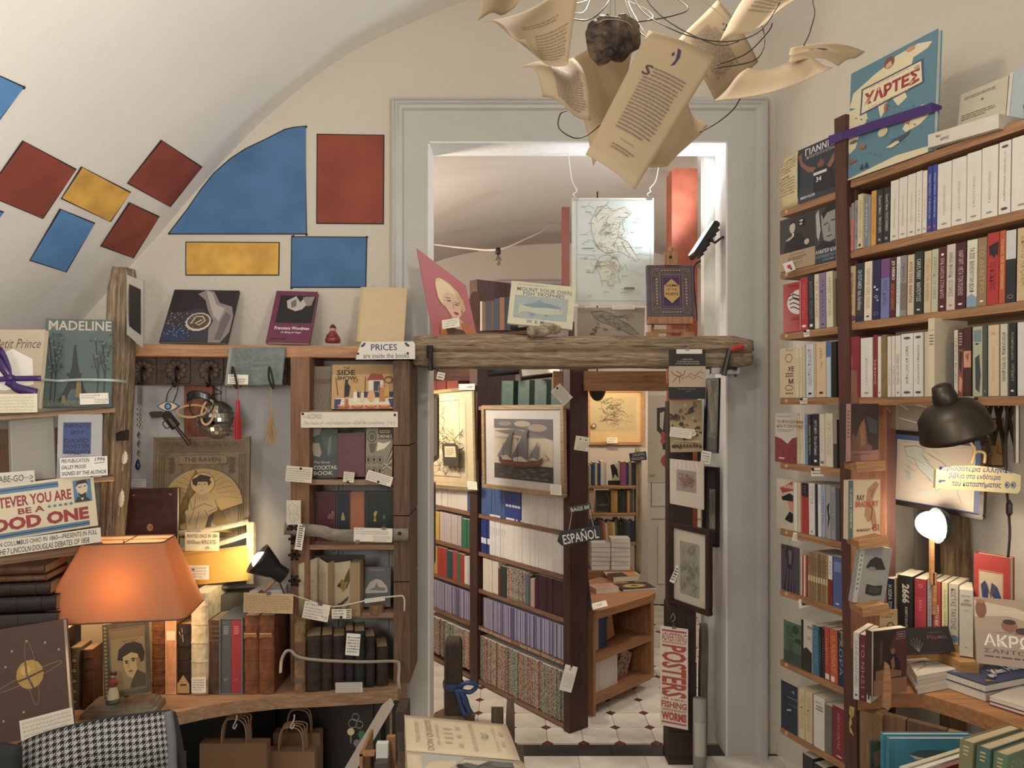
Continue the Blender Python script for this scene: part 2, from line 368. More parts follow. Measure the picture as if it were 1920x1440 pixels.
struct(MB().add([(1.2,WY,0),(1.2+.55*5.8,-2.4,0),(1.2+.55*5.8,-2.4,2.9),(1.2,WY,2.9)],[(0,1,2,3)]).build('wall_right',PLAS))
struct(MB().add([(-2.4,-2.4,0),(4.5,-2.4,0),(4.5,-2.4,3.6),(-2.4,-2.4,3.6)],[(0,1,2,3)]).build('wall_rear',PLAS))
OX0,OX1,OZ = Xat(805,WY),Xat(1360,WY),Zat(270,WY)
poly = [(OX0,0),(OX0,OZ),(OX1,OZ),(OX1,0),(1.2,0)] + [(p.x,p.z) for p in reversed(PROF)] + [(-2.3,0)]
wall = struct(MB().prism(poly[::-1],WY,WY+.15).build('wall_front',PLAS))
fl = struct(MB().box((-2.4,-2.4,-.1),(4.6,6.1,-.012)).build('floor',mat('#8d8577','plain',.7)))
# floor tiles: octagons with small dark red diamonds behind the doorway, a dark border strip, large plain tiles in front
TC = [mat(c,'stone',.35,c2=d,scale=5,bump=.03) for c,d in (('#e0d9cd','#cec5b6'),('#dad2c4','#c9bfae'),('#e4ddd1','#d1c9bb'))]; TR = mat('#6d3233','plain',.4); TD = mat('#3c3c3e','stone',.4,c2='#2c2c2e',scale=7,bump=.03)
g,cut,gap = .1705,.027,.0012
octo = [(cut,gap),(g-cut,gap),(g-gap,cut),(g-gap,g-cut),(g-cut,g-gap),(cut,g-gap),(gap,g-cut),(gap,cut)]
dia = [(0,-cut+gap),(cut-gap,0),(0,cut-gap),(-cut+gap,0)]
rt = [MB().slab(octo,-.012,0).build('tile',m,fl) for m in TC]; rd = MB().slab(dia,-.012,-.0005).build('diamond_tile',TR,fl)
used = set()
def lay(src,x,y,rz=0):
    o = src if src.name not in used else src.copy(); 
    if src.name not in used: used.add(src.name)
    else: COL.objects.link(o)
    o.location = (x,y,random.uniform(-.0006,.0006)); return o
for j in range(14):
    for i in range(-6,7):
        x,y = .338 + g*i,3.51 + g*j
        if abs(x) > y*.36 + .1 and x < 0: continue
        lay(rt[(i*7+j*5+i*j) % 3],x,y)
        lay(rd,x,y)
bs = MB().box((.0,0,-.012),(.3395,.108,0),bev=.001).build('border_tile',TD,fl)
for i in range(7): lay(bs,-.9 + .34*i,3.385)
big = MB().box((0,0,-.012),(.2985,.2985,0)).build('large_tile',TC[0],fl)
for j in range(3):
    for i in range(9): lay(big,-1.2 + .3*i,3.083 - .3*j)
# door casing: flat boards with a raised outer moulding, jambs and soffit
def moulding(A,B,out,w,name,inward):
    """stepped moulding strip along A-B on the wall plane; out = how far each step stands proud"""
    A,B = Vector(A),Vector(B); ax = (B-A).normalized(); ins = Vector(inward); b = MB(); k = len(out)
    pr = [(0,0)] + [(w*q,o) for q,o in out] + [(w,0)]
    vs = [A + ins*x + Vector((0,-y,0)) for x,y in pr] + [B + ins*x + Vector((0,-y,0)) for x,y in pr]; m = len(pr)
    b.add(vs,[(i,i+1,m+i+1,m+i) for i in range(m-1)] + [tuple(range(m)),tuple(range(2*m-1,m-1,-1))]); return struct(b.build(name,GREY))
cx0,cx1,cz = Xat(738,WY),Xat(1433,WY),Zat(190,WY)
mo = [(0,.05),(.22,.055),(.3,.045),(.45,.046),(.6,.036),(.85,.034),(1,.024)]
moulding((cx0,WY,0),(cx0,WY,cz),mo,.05,'trim_1',(1,0,0)); moulding((cx1,WY,0),(cx1,WY,cz),mo,.05,'trim_2',(-1,0,0))
moulding((cx0,WY,cz),(cx1,WY,cz),mo,.05,'trim_3',(0,0,-1))
struct(MB().box((cx0+.045,WY-.022,0),(OX0,WY,OZ)).build('trim_4',GREY)); struct(MB().box((OX1,WY-.022,0),(cx1-.045,WY,OZ)).build('trim_5',GREY))
struct(MB().box((cx0+.045,WY-.022,OZ),(cx1-.045,WY,cz-.045)).build('trim_6',GREY))
struct(MB().box((OX0-.004,WY-.0235,0),(OX0+.004,WY+.153,OZ)).build('trim_7',WHITE)); struct(MB().box((OX1-.004,WY-.0235,0),(OX1+.004,WY+.153,OZ)).build('trim_8',WHITE))
struct(MB().box((OX0,WY-.0235,OZ-.004),(OX1,WY+.153,OZ+.004)).build('trim_9',WHITE))
# dado moulding on the wall behind the top shelf, and panel mouldings of the shutters behind the left bookcase
struct(MB().box((-1.86,WY-.03,1.83),(-.6,WY,1.85)).box((-1.86,WY-.02,1.79),(-.6,WY,1.822)).build('trim_10',GREYD))
SHUT = mat('#c9c6c4','plain',.5)
struct(MB().box((-1.8,WY-.012,.45),(-.56,WY,1.70)).build('trim_11',SHUT))
for i,x in enumerate((-1.33,-.99,-.80)): struct(MB().box((x,WY-.03,.45),(x+.014,WY-.012,1.70)).box((x+.024,WY-.024,.45),(x+.034,WY-.012,1.70)).build('trim_%d' % (12+i),SHUT))
# painted blocks of colour on vault and wall: thin coats of paint that follow the plaster
RED,YEL,BLU,BLL,INK = mat('#8c3d28','mottle',.8,c2='#813625',scale=6,bump=.1),mat('#d9a51c','mottle',.8,c2='#c2901a',scale=9,bump=.1),mat('#3f6d9c','mottle',.8,c2='#3a6795',scale=7,bump=.1),mat('#4a86c0','mottle',.8,c2='#4480b8',scale=7,bump=.1),mat('#2e2423','print',.8)
def hit(px,py,off):
    d = Vector(((px-CX)/F,1,(CY-py)/F)).normalized(); loc,nr,_,_ = BV.ray_cast(Vector((0,0,CZ)),d)
    if nr.dot(d) > 0: nr = -nr
    return loc + nr * off
def painted(c,m,ins=1.6):
    def f(q,off): return lambda a,b: hit((q[0][0]*(1-a)+q[1][0]*a)*(1-b)+(q[3][0]*(1-a)+q[2][0]*a)*b,(q[0][1]*(1-a)+q[1][1]*a)*(1-b)+(q[3][1]*(1-a)+q[2][1]*a)*b,off)
    mx,my = sum(p[0] for p in c)/4,sum(p[1] for p in c)/4
    r = [(x + (2 if x > mx else -2),y + (2 if y > my else -2)) for x,y in c]; jn = 10
    b = MB().surf(f(r,.0025),jn,jn,1).surf(f(c,.004),jn,jn,0)
    return b.build('painted_rectangle',[m,INK],ceil if c[0][0] < 330 and c[0][1] < 470 else wall)
painted([(43,264),(141,318),(78,408),(-28,362)],RED)
painted([(153,313),(243,361),(205,414),(115,370)],YEL)
painted([(303,263),(377,314),(317,386),(239,341)],RED)
painted([(243,380),(297,407),(248,482),(189,459)],RED)
painted([(113,392),(176,419),(122,508),(56,486)],BLL)
painted([(-60,115),(43,163),(-5,225),(-90,190)],BLL)
painted([(-70,370),(5,398),(-20,430),(-80,420)],BLL)
painted([(596,253),(719,255),(718,419),(595,418)],RED)
painted([(350,455),(523,456),(522,515),(350,515)],YEL)
painted([(548,445),(687,446),(685,538),(547,538)],BLU)
arc = [(318,438),(352,394),(378,356),(402,326),(434,298),(462,280),(500,262),(535,244),(552,240),(574,238)]
bm_ = MB()
for off,mi,gr in ((.0025,1,2),(.004,0,0)):
    pts = [hit(x - gr*.7,y - gr,off) for x,y in arc] + [hit(574+gr,438+gr,off)] + [hit(318-gr,438+gr,off)] * (1 if gr else 0)
    pts = [Vector((p.x,WY-off,p.z)) for p in pts]; bm_.add(pts,[tuple(range(len(pts)-1,-1,-1))],mi)
bm_.build('painted_quarter_arch',[BLU,INK],wall)
for x,y in ((318,438),(574,238),(575,440),(550,443),(688,445),(547,540),(43,163)): 
    p = hit(x,y,.003); MB().lathe([(.0,0),(.006,0),(.0045,.003),(0,.003)],10).build('painted_dot',INK,wall if x > 100 else ceil,Matrix.Translation(p) @ Matrix.Rotation(math.radians(90),4,'X'))
# ---------------------------------------------------------------- back room shell
BW = mat('#bfb2a6','plaster',.9,bump=.15); BC = mat('#b5aba4','plaster',.9,bump=.2); BY = 6.0
bp = [(-1.6,1.9),(-1.45,2.2),(-1.15,2.45),(-.7,2.7),(-.2,2.83),(.4,2.88),(1.0,2.84),(1.5,2.68),(1.9,2.45),(2.2,2.1),(2.25,1.9)]
bp = [(p.x,p.z) for p in bez([(x,0,z) for x,z in bp],3)]
v = MB(); n = len(bp); v.add([(x,Y,z) for Y in (WY+.15,BY) for x,z in bp],[(i,i+1,n+i+1,n+i) for i in range(n-1)])
struct(v.build('ceiling',BC,smooth=True))
struct(MB().prism([(-1.6,0),(2.25,0)] + bp[::-1],BY,BY+.1).build('wall_back',BW))
struct(MB().add([(-1.6,WY+.15,0),(-1.6,BY,0),(-1.6,BY,1.9),(-1.6,WY+.15,1.9)],[(0,1,2,3)]).build('wall_back_left',BW))
struct(MB().add([(2.25,WY+.15,0),(2.25,BY,0),(2.25,BY,1.9),(2.25,WY+.15,1.9)],[(0,1,2,3)]).build('wall_back_right',BW))
struct(MB().box((-.15,BY-.05,2.0),(.42,BY,2.57)).box((-.12,BY-.07,2.54),(.42,BY-.05,2.57)).build('trim_15',GREYD))
# panelled door at the far wall with a dark glass panel
dr = MB().box((1.0,BY-.06,0),(1.9,BY-.02,2.0)).box((1.0,BY-.075,0),(1.10,BY-.06,2.0))
for z0,z1 in ((0,.1),(.68,.76),(1.28,1.36)): dr.box((1.10,BY-.075,z0),(1.9,BY-.06,z1))
dr.box((1.16,BY-.07,.16),(1.7,BY-.06,.62))
dr = struct(dr.build('door_1',mat('#d5cbbb','plain',.5)))
MB().box((1.105,BY-.072,1.0),(1.9,BY-.061,1.28)).build('glass_panel',mat('#22252a','plain',.15),dr)
MB().box((1.11,BY-.073,.78),(1.36,BY-.062,.97)).build('notice',mat('#cfccc6'),dr)
for z in (1.26,1.0): MB().lathe([(0,-.03),(.02,-.03),(.022,-.01),(.03,0),(0,0)],12).build('door_knob',mat('#4a4238','metal',.4),dr,Matrix.Translation((1.045,BY-.075,z)) @ Matrix.Rotation(math.radians(-90),4,'X'),True)
# ---------------------------------------------------------------- left side: driftwood bookcase, shelf, counter
PINE = lambda ax=0: mat('#a98460','wood',.6,c2='#7b5a3f',axis=ax,scale=16)
PINEZ = PINE(2); PINEX = PINE(0)
DRIFT = mat('#a08a6a','wood',.8,c2='#544130',axis=2,scale=26,bump=.6); DRIFTD = mat('#6b4c36','wood',.8,c2='#3a281c',axis=2,scale=20)
LEATH = lambda c,c2=None: mat(c,'mottle',.5,c2=c2,scale=40)
def cord(name,label,cat,pts,r,c,Y=None,parent=None,rough=.7,n=6,sm=6,flat=False):
    pts = [P(p[0],p[1],p[2] if len(p) > 2 else Y) for p in pts]
    o = MB().tube(bez(pts,sm),r,n).build(name,mat(c,'plain',rough),parent,smooth=True)
    if label: tag(o,label,cat)
    return o
def ribbon(name,label,cat,pts,wd,c,Y=None,m=None,parent=None,twist=None,vertical=True):
    """band of cloth along image points; wd in metres"""
    q = bez([P(p[0],p[1],p[2] if len(p) > 2 else Y) for p in pts],6); b = MB(); vs = []
    for i,p in enumerate(q):
        t = (q[min(i+1,len(q)-1)] - q[max(0,i-1)]).normalized(); nr = t.cross(Vector((0,1,0))); nr = nr.normalized() if nr.length > .2 else Vector((1,0,0))
        vs += [p + nr*wd/2,p - nr*wd/2]
    b.add(vs,[(2*i,2*i+1,2*i+3,2*i+2) for i in range(len(q)-1)])
    o = b.build(name,m or mat(c,'plain',.7,scale=60),parent,smooth=True,mod=.0012)
    if label: tag(o,label,cat)
    return o
# rough timber post at the corner
rough_post('timber_post','tall weathered timber post at left corner of the wooden shelf','post',P(204,1160,3.06),P(231,503,3.06),.084,.09,DRIFT,48,.008,seed=3,crack=.02)
mp0 = P(228,815,3.0); mpl = thing('metal_plate','dented grey metal plate with pale hook nailed to the timber post','plate',Matrix.Translation(mp0))
MB().prism([(-.022,-.026),(.026,-.022),(.028,.02),(.012,.017),(-.004,.014),(-.024,.008)],0,.006).build('plate',mat('#4d4942','metal',.5),mpl)
MB().tube(bez([(-.02,-.003,.008),(-.01,-.006,.016),(.0,-.006,.02),(.004,-.004,.032)],4),.0022,5).build('hook',mat('#b5aa98','metal',.4),mpl,smooth=True)
for fx_,fy_,fl_n,lb_ in ((231,878,.075,'short white downy feather pinned to the timber post below metal plate'),(224,962,.1,'long white feather pinned low on the timber post')):
    ft = thing('feather',lb_,'feather',Matrix.Translation(P(fx_,fy_,3.0)) @ Matrix.Rotation(.12,4,'Y'))
    MB().surf(lambda a,b_: ((a-.5)*.026*math.sin(math.pi*min(1,.12+b_*.95))**.6 + .002*math.sin(b_*30+a*9),-.004*math.cos(math.pi*(a-.5)),fl_n*(.25+.75*b_)),6,14).build('vane',mat('#d9d2c4','plain',.8),ft,smooth=True,mod=.0006)
    MB().tube([(0,-.005,-.01),(0,-.005,fl_n*.9)],.0011,5).build('quill',mat('#cfc4ae'),ft)
# counter (bench) on which the old leather books stand
CT = .434
cpoly = [(-2.25,3.38),(-2.25,2.25),(-1.68,2.38),(-1.475,2.55),(-1.373,2.707),(-1.28,2.80),(-1.186,2.864),(-1.087,2.915),(-.931,2.963),(-.767,2.984),(-.466,3.03),(-.45,3.34),(-.45,3.38)]
ct = thing('wooden_counter','low pine counter under the row of old leather books','counter',(-1.3,3.0,0))
inv = Matrix.Translation((1.3,-3.0,0))
MB().slab(cpoly,CT-.05,CT).build('worktop',PINEX,ct,inv)
MB().box((-2.2,3.0,0),(-2.12,3.3,CT-.07)).build('leg',PINEZ,ct,inv); MB().box((-.53,3.24,0),(-.47,3.34,CT-.07)).build('leg',PINEZ,ct,inv)
tag(MB().box((-1.9,3.24,0),(-.57,3.36,CT-.075)).box((-1.46,3.225,.03),(-1.02,3.24,CT-.12)).box((-1.0,3.225,.03),(-.6,3.24,CT-.12)).build('dark_cabinet',mat('#1d1c1f','plain',.4)),'black panelled cabinet in the dark space under the pine counter','cabinet')
# long top shelf
SZ = Zat(646,3.14)
board('top_shelf',P(205,645,3.14),P(690,649,3.14),.24,.05,mat('#c08c58','wood',.55,c2='#94633a',axis=0,scale=14),'long pine shelf under the painted blue blocks carrying face-out art books','shelf')
# carved frieze with hooks
fz = thing('carved_frieze','dark carved wooden frieze of square flowers under the long pine shelf','carving',P(240,722,3.22))
DK = mat('#5a4637','wood',.6,c2='#33261d',axis=0,scale=30); L0 = fz.matrix_basis.inverted()
fw = Xat(548,3.22)-Xat(240,3.22); fh = 53/F*3.22
MB().box((0,0,0),(fw,.03,fh)).build('backing',DK,fz)
for i,cx in enumerate((270,333,395,455,515)):
    x = Xat(cx,3.22)-Xat(240,3.22); z = fh*.52; b = MB().box((x-.057,-.01,z-.055),(x+.057,0,z+.055),bev=.006).build('flower_tile',DK,fz)
    f = MB()
    for k in range(10):
        a = 2*math.pi*k/10; c,s_ = math.cos(a),math.sin(a); t = (-s_,c); q = []
        for r,w_,y in ((.012,.004,-.014),(.03,.011,-.026),(.043,.009,-.022),(.05,.002,-.012)):
            q += [(x+c*r+t[0]*w_,y,z+s_*r+t[1]*w_),(x+c*r,y-.005,z+s_*r),(x+c*r-t[0]*w_,y,z+s_*r-t[1]*w_)]
        f.add(q,[(3*j+e,3*j+e+1,3*j+e+4,3*j+e+3) for j in range(3) for e in range(2)])
    f.build('carved_flower',DK,fz,smooth=True)
    MB().tube(bez([(x+.012,-.012,z-.0),(x+.012,-.035,z+.012),(x+.014,-.05,z-.02),(x+.012,-.04,z-.055),(x+.01,-.055,z-.07),(x+.01,-.07,z-.055)],5),.0045,6).build('hook',mat('#2a221c','metal',.5),fz,smooth=True)
# left standing bookcase beside the doorway
bc = thing('narrow_bookcase','narrow bookcase of mismatched reclaimed timber left of the grey door casing','bookcase',(-.68,3.2,0))
BL = bc.matrix_basis.inverted(); WOODU = mat('#8f6340','wood',.6,c2='#6b4528',axis=2,scale=14); WOODR = mat('#73543a','wood',.65,c2='#47311f',axis=2,scale=13)
def up(px0,px1,y0,y1,Y,d,m,nm='upright'):
    MB().box((Xat(px0,Y),Y,max(CT+.001,Zat(y1,Y))),(Xat(px1,Y),Y+d,Zat(y0,Y)),bev=.003).build(nm,m,bc,BL)
up(545,580,669,1300,3.1,.24,WOODU)
for a,e in ((676,834),(836,966),(968,1090),(1092,1298)): up(737 if e < 900 else 738,768,a,e,3.1,.26,WOODR)
for y,d in ((770,.22),(900,.22),(1022,.22),(1150,.22)):
    MB().box((Xat(568,3.1),3.105,Zat(y+9,3.1)),(Xat(741,3.1),3.1+d,Zat(y,3.1))).build('shelf',PINEX,bc,BL)
MB().box((Xat(690,3.1),3.1,Zat(672,3.1)),(Xat(770,3.1),3.3,Zat(652,3.1))).build('shelf',WOODR,bc,BL)
IR = mat('#3a322c','metal',.5)
for y in (985,1010,1040,1088): 
    b = MB(); c0 = P(553,y,3.08)
    for k in range(6): a = k*math.pi/3; b.tube(bez([(0,0,0),(.012*math.cos(a),-.014,.012*math.sin(a)),(.022*math.cos(a),-.006,.022*math.sin(a))],3),[.006]*7,5)
    b.lathe([(0,.008),(.007,.004),(.008,0)],8,(0,-.006,0)); b.build('iron_ornament',IR,bc,BL @ Matrix.Translation(c0),True)
# --- books and pictures on the long shelf (from the left)
M,w,h = quad((262,640),(270,638),(238,518),2.97,3.2,2.85)
ph = thing('photograph','curled black and white photograph pinned to the timber post','photograph')
vs = lambda a,b_: P(238+(268-238)*a,515+12*a + b_*(112+14*a),2.95+.14*a + .03*math.sin(b_*3.1)) + Vector((0,0,0))
pg = MB().surf(vs,8,8).build('print',mat('#d9d4c8','plain',.5),ph,mod=.0008)
art(ph,1,1,[('r',.15,.14,.88,.83,'#3b3835'),('e',.5,.3,.2,.08,'#a09a90'),('p',[(.35,.38),(.7,.36),(.75,.62),(.6,.8),(.3,.72)],'#8d877d'),('e',.5,.55,.14,.06,'#c5bfb3'),('e',.78,.2,.05,.02,'#d9d4c8')],name='picture',warp=lambda x,y,k: vs(x,y) + Vector((.0012,k*4-.002,0)))
def cover(bl,br,tl,Y,t,c,label,prints,Y2=None,Yt=None,hard=True,spine=None,kind='plain',pm=None,group=None,c2=None,rough=.45):
    M,w,h = quad(bl,br,tl,Y,Y2,Yt); return book(M,t,w,h,mat(c,kind,rough,c2=c2),label,group,hard,True,pm,prints,spine)
cover((298,641),(425,643),(325,543),3.2,.012,'#39343a','large dark art book with pale nude back and bowl, leaning on the long shelf',
    [('r',0,0,1,.45,'#2f2a2f'),('p',[(0,.5),(.5,.35),(.75,.6),(.7,1),(0,1)],'#3a3a45'),('e',.22,.85,.2,.13,'#2d3e63'),('p',[(.38,.08),(.5,0),(.62,.03),(.75,.25),(.95,.32),(1,.5),(1,.8),(.9,1),(.72,1),(.68,.75),(.72,.6),(.6,.4),(.52,.2)],'#8d8281'),('p',[(.5,.02),(.6,.06),(.7,.28),(.85,.36),(.8,.6),(.7,.5),(.58,.22)],'#b3a8a2'),('p',[(.88,.42),(.97,.5),(.9,.95),(.8,.95),(.83,.6)],'#6d6265'),
     ('e',.5,.62,.19,.175,'#c9c2b2'),('e',.5,.61,.165,.145,'#5e4c34'),('l',[(.39,.66),(.45,.52),(.55,.52),(.6,.6),(.52,.68),(.46,.65),(.55,.58)],.005,'#d3ccba')] +
    [('e',.05+.4*random.random(),.45+.5*random.random(),.008,.008,random.choice(['#9a958c','#77767c','#b8b2a4'])) for _ in range(90)],Yt=3.34)
cover((498,641),(579,643),(513,545),3.2,.02,'#722f51','magenta hardback with a black and white photograph of a woman, on the long shelf',
    [('r',.13,.09,.98,.63,'#211f20'),('p',[(.3,.2),(.5,.1),(.62,.22),(.75,.1),(.85,.2),(.7,.36),(.55,.4),(.35,.34)],'#b7b0a8'),('p',[(.4,.22),(.52,.16),(.55,.3),(.44,.34)],'#6f6963'),('p',[(.66,.12),(.95,.1),(.9,.28),(.8,.3)],'#8c857d'),('t','Francesca Woodman',.14,.70,.95,.76,'#efe6ea',0,.012),('t','On Being an Angel',.3,.79,.78,.84,'#efe6ea',0,0,.3),('t','MODERNA MUSEET',.1,.92,.45,.95,'#3c1630')],Yt=3.33)
cover((668,641),(757,643),(671,538),3.23,.014,'#d3b98c','plain tan cardboard-covered book leaning at the right end of long shelf',[('r',.0,.0,.05,1,'#c4a878')],Yt=3.3)
gf = thing('figurine','tiny red-robed figurine sitting beside the tan book on the shelf','figurine',P(624,643,3.18))
MB().lathe([(0,0),(.03,0),(.034,.012),(.026,.03),(.017,.042),(.013,.048)],14).build('robe',mat('#8e2f2c','plain',.35),gf,smooth=True)
MB().lathe([(0,.046),(.012,.05),(.014,.058),(.011,.067),(0,.071)],12).build('head',mat('#c99a6a','plain',.4),gf,smooth=True)
MB().lathe([(.015,.062),(.012,.07),(.005,.078),(0,.08)],12).build('hat',mat('#5d1d1c','plain',.4),gf,smooth=True)
MB().tube([(-.018,-.02,.03),(0,-.03,.026),(.018,-.02,.03)],.006,6).build('arm',mat('#8e2f2c','plain',.35),gf,smooth=True)
# PRICES sign
M,w,h = quad((667,674),(778,673),(667,641),3.04)
sg = thing('price_sign','white wooden sign reading PRICES are inside the books','sign',M)
MB().prism([(0,0),(w,0),(w,h*.85),(w*.97,h),(w*.1,h),(w*.02,h*.3)],0,.014).build('panel',mat('#ded9cc'),sg)
art(sg,w,h,[('t','PRICES',.26,.14,.70,.5,'#26366e',0,.01),('t','are inside the books',.13,.66,.9,.93,'#26366e')] + [('e',x+(.05*math.cos(a))*sx,.08+.16*abs(math.sin(a)),.022,.06,'#26366e',-a*sx) for x,sx in ((.1,1),(.9,-1)) for a in (.2,.8,1.4)],name='lettering')
for x in (.04,.88): MB().lathe([(0,-.004),(.004,-.003),(.005,0)],8).build('screw',IR,sg,Matrix.Translation((x*w,0,.33*h)) @ Matrix.Rotation(math.radians(-90),4,'X'))
# grey book hung over the hooks, with bag handles holding it
cover((421,722),(528,720),(394,653),3.06,.012,'#6f7a78','worn grey-green cloth book strapped below the long shelf above the disco ball',[('r',0,0,.05,1,'#8d938c'),('t','CHINOIS',.12,.1,.24,.9,'#5a6564',-90),('t','GOSSE',.3,.04,.42,.7,'#606c6a',-90),('w',.45,.3,.8,.7,3,'#66716f')],Y2=3.06,Yt=3.12,kind='mottle',c2='#5d6968')
for x in (436,505): 
    cord('book_strap','black strap loop hanging over grey book, %s' % ('left one with the red tassel' if x < 450 else 'right one with the dry grass'),'strap',[(x,688,3.02),(x+4,700,3.0),(x+8,722,3.0),(x+6,727,3.01),(x-1,708,3.03),(x,688,3.045)],.0045,'#1d1a1a')
card((427,720),(465,721),(426,701),3.01,'small typed price label in front of the grey book',[('r',0,0,1,.04,'#55504a'),('t','1818',.08,.1,.45,.3,'#2b2724',0,.02),('b',.08,.4,.9,.95,3,'#6a645c')])
# hanging things below the frieze
ch = thing('bead_chain','hanging chain of silver beads with a blue glass drop below carved frieze','ornament',P(262,722,3.14))
CR = mat('#b5b3ae','metal',.25)
MB().box((-.009,-.002,-.08),(.009,.002,0),bev=.002).build('leather_tag',mat('#6d675f','mottle',.6),ch)
for i in range(9):
    z = -.09 - i*.011; MB().lathe([(0,.006),(.006+.003*(i % 2),.002),(.006+.003*(i % 2),-.002),(0,-.006)],8,((-1)**i*.004,0,z)).build('bead',CR,ch,smooth=True)
for i in range(3): MB().lathe([(0,.018),(.009,0),(0,-.018)],6,(-.004,0,-.21-.038*i)).build('leaf_bead',CR,ch)
MB().lathe([(0,.026),(.006,.018),(.012,-.006),(.007,-.02),(0,-.024)],8,(-.008,0,-.335)).build('glass_drop',mat('#22264f','plain',.1),ch,smooth=True)
ey = thing('eye_charm','blue wooden evil-eye charm hanging on cord beside the toy revolver','ornament',P(315,762,3.1))
b = MB(); ep = [(math.cos(t)*.047*(1),math.sin(t)*.021*(1-.0*abs(math.cos(t)))) for t in [2*math.pi*i/22 for i in range(22)]]
ep = [(x,z*(1-(abs(x)/.047)**2*.6)) for x,z in ep]; b.prism(ep,0,.008).build('eye',mat('#3f5f8f','plain',.4),ey)
art(ey,.094,.042,[('p',[((x*.82)/.094+.5,.5-(z*.82)/.042) for x,z in ep],'#c9b184'),('e',.5,.5,.16,.36,'#1f2a44'),('e',.5,.5,.1,.22,'#4b8ccd')],y0=-.0006,name='eye_print',M=Matrix.Translation((-.047,0,-.021)))
MB().tube(bez([(-.01,.004,.018),(.0,.004,.06),(.03,.01,.095),(.036,.01,.07),(.02,.004,.015)],6),.0025,5).build('cord',mat('#241f1c','plain',.7),ey)
gun = thing('toy_revolver','dark bronze toy revolver hanging muzzle down in front of The Raven poster','toy',P(322,790,3.12) ,)
GM = mat('#4b443b','metal',.45); R_ = Matrix.Rotation(math.radians(-57),4,'Y')
R_ = Matrix.Rotation(math.radians(52),4,'Y')
MB().tube([(.03,0,0),(.12,0,0)],.008,8).tube([(.115,0,0),(.122,0,0)],.0095,8).box((.105,-.002,.006),(.112,.002,.014)).build('barrel',GM,gun,R_)
MB().tube([(-.012,0,-.002),(.03,0,-.002)],.017,8).build('cylinder',GM,gun,R_)
MB().prism([(-.035,.018),(-.05,.01),(-.045,-.005),(-.03,-.02),(.03,-.02),(.03,.018)],-.006,.006).build('gun_frame',GM,gun,R_)
MB().prism([(-.045,.0),(-.035,-.018),(-.06,-.055),(-.085,-.05),(-.08,-.035),(-.062,-.012)],-.009,.009).build('grip',mat('#3b2c20','wood',.5),gun,R_)
MB().tube(bez([(-.02,0,-.02),(-.015,0,-.036),(.008,0,-.036),(.014,0,-.02)],4),.0022,5).build('trigger_guard',GM,gun,R_)
# disco ball
db = thing('disco_ball','mirrored disco ball hanging below the frieze above the poster','ball',P(407,787,3.2))
MIR = mat('#c3beb4','metal',.12,scale=40); rr = .082; bb = MB()
for j in range(13):
    t0,t1 = math.pi*(j+.06)/13,math.pi*(j+.94)/13; k = max(5,int(32*math.sin((t0+t1)/2)))
    for i in range(k):
        a0,a1 = 2*math.pi*(i+.06)/k,2*math.pi*(i+.94)/k
        bb.add([(rr*math.sin(t)*math.cos(a),rr*math.sin(t)*math.sin(a),rr*math.cos(t)) for t,a in ((t0,a0),(t1,a0),(t1,a1),(t0,a1))],[(0,1,2,3)])
m_ = bb.build('mirror_facet',MIR,db); m_['kind'] = 'stuff'
MB().lathe([(.079*math.sin(math.pi*i/10),.079*math.cos(math.pi*i/10)) for i in range(11)],20).build('core',mat('#77736b','plain',.5),db,smooth=True)
MB().tube(bez([(0,0,.08),(-.02,0,.105),(.02,0,.115),(.0,0,.13),(-.03,0,.148)],5),.002,5).build('wire',IR,db)
# masks / goggles with leather straps
gg = thing('carnival_mask','black eye mask and leather straps hanging over the disco ball','mask',P(375,750,3.08))
MB().surf(lambda a,b_: (.055*math.cos(math.pi*(.05+.9*a)),-.03*math.sin(math.pi*a),.03-.035*b_-.01*math.cos(6*a)),12,4).build('visor',mat('#20232b','plain',.25),gg,smooth=True,mod=.003)
for i,(cx_,cz_,rx,rz,c) in enumerate(((-.02,-.045,.06,.025,'#b98d5e'),(.045,-.05,.026,.05,'#c9a06c'),(.02,-.02,.05,.05,'#26211f'))):
    MB().tube([(cx_+rx*math.cos(a),-.03+.02*math.sin(a),cz_+rz*math.sin(a)) for a in [2*math.pi*k/18 for k in range(19)]],.005 if i < 2 else .003,6).build('strap',mat(c,'plain',.5),gg,smooth=True)
MB().prism([(.01,-.075),(.06,-.07),(.075,-.1),(.05,-.115),(.035,-.098),(.01,-.11),(0,-.09)],-.03,-.022).prism([(.06,-.088),(.15,-.09),(.15,-.096),(.06,-.1)],-.03,-.026).build('eye_mask',mat('#1b1b1f','plain',.3),gg)
# red tassel and dry grass bundle
ts = thing('red_tassel','bright red silk tassel hanging from the left strap','tassel',P(446,733,3.0))
RDM = mat('#b3212a')
MB().tube([(0,0,.012),(0,0,-.04)],.0016,5).build('cord',RDM,ts)
MB().lathe([(0,-.035),(.007,-.04),(.009,-.05),(.007,-.06),(.0095,-.07),(.007,-.08),(.008,-.088)],10).build('knot',RDM,ts,smooth=True)
b = MB()
for k in range(26):
    a = k*2.4; r = .0105*math.sqrt((k+.5)/26); b.tube([(r*.6*math.cos(a),r*.6*math.sin(a),-.085),(r*1.35*math.cos(a),r*1.35*math.sin(a),-.125),(r*1.3*math.cos(a),r*1.3*math.sin(a),-.195)],.0022,5)
b.build('fringe',RDM,ts)['kind'] = 'stuff'
gr = thing('dried_grass','small bundle of dried grass hanging from the right strap','plant',P(508,733,3.0))
b = MB(); GR = mat('#b08c58','plain',.8)
MB().tube([(0,0,.012),(0,0,-.045),(.002,0,-.07)],.0014,5).build('string',GR,gr)
rg = random.Random(4)
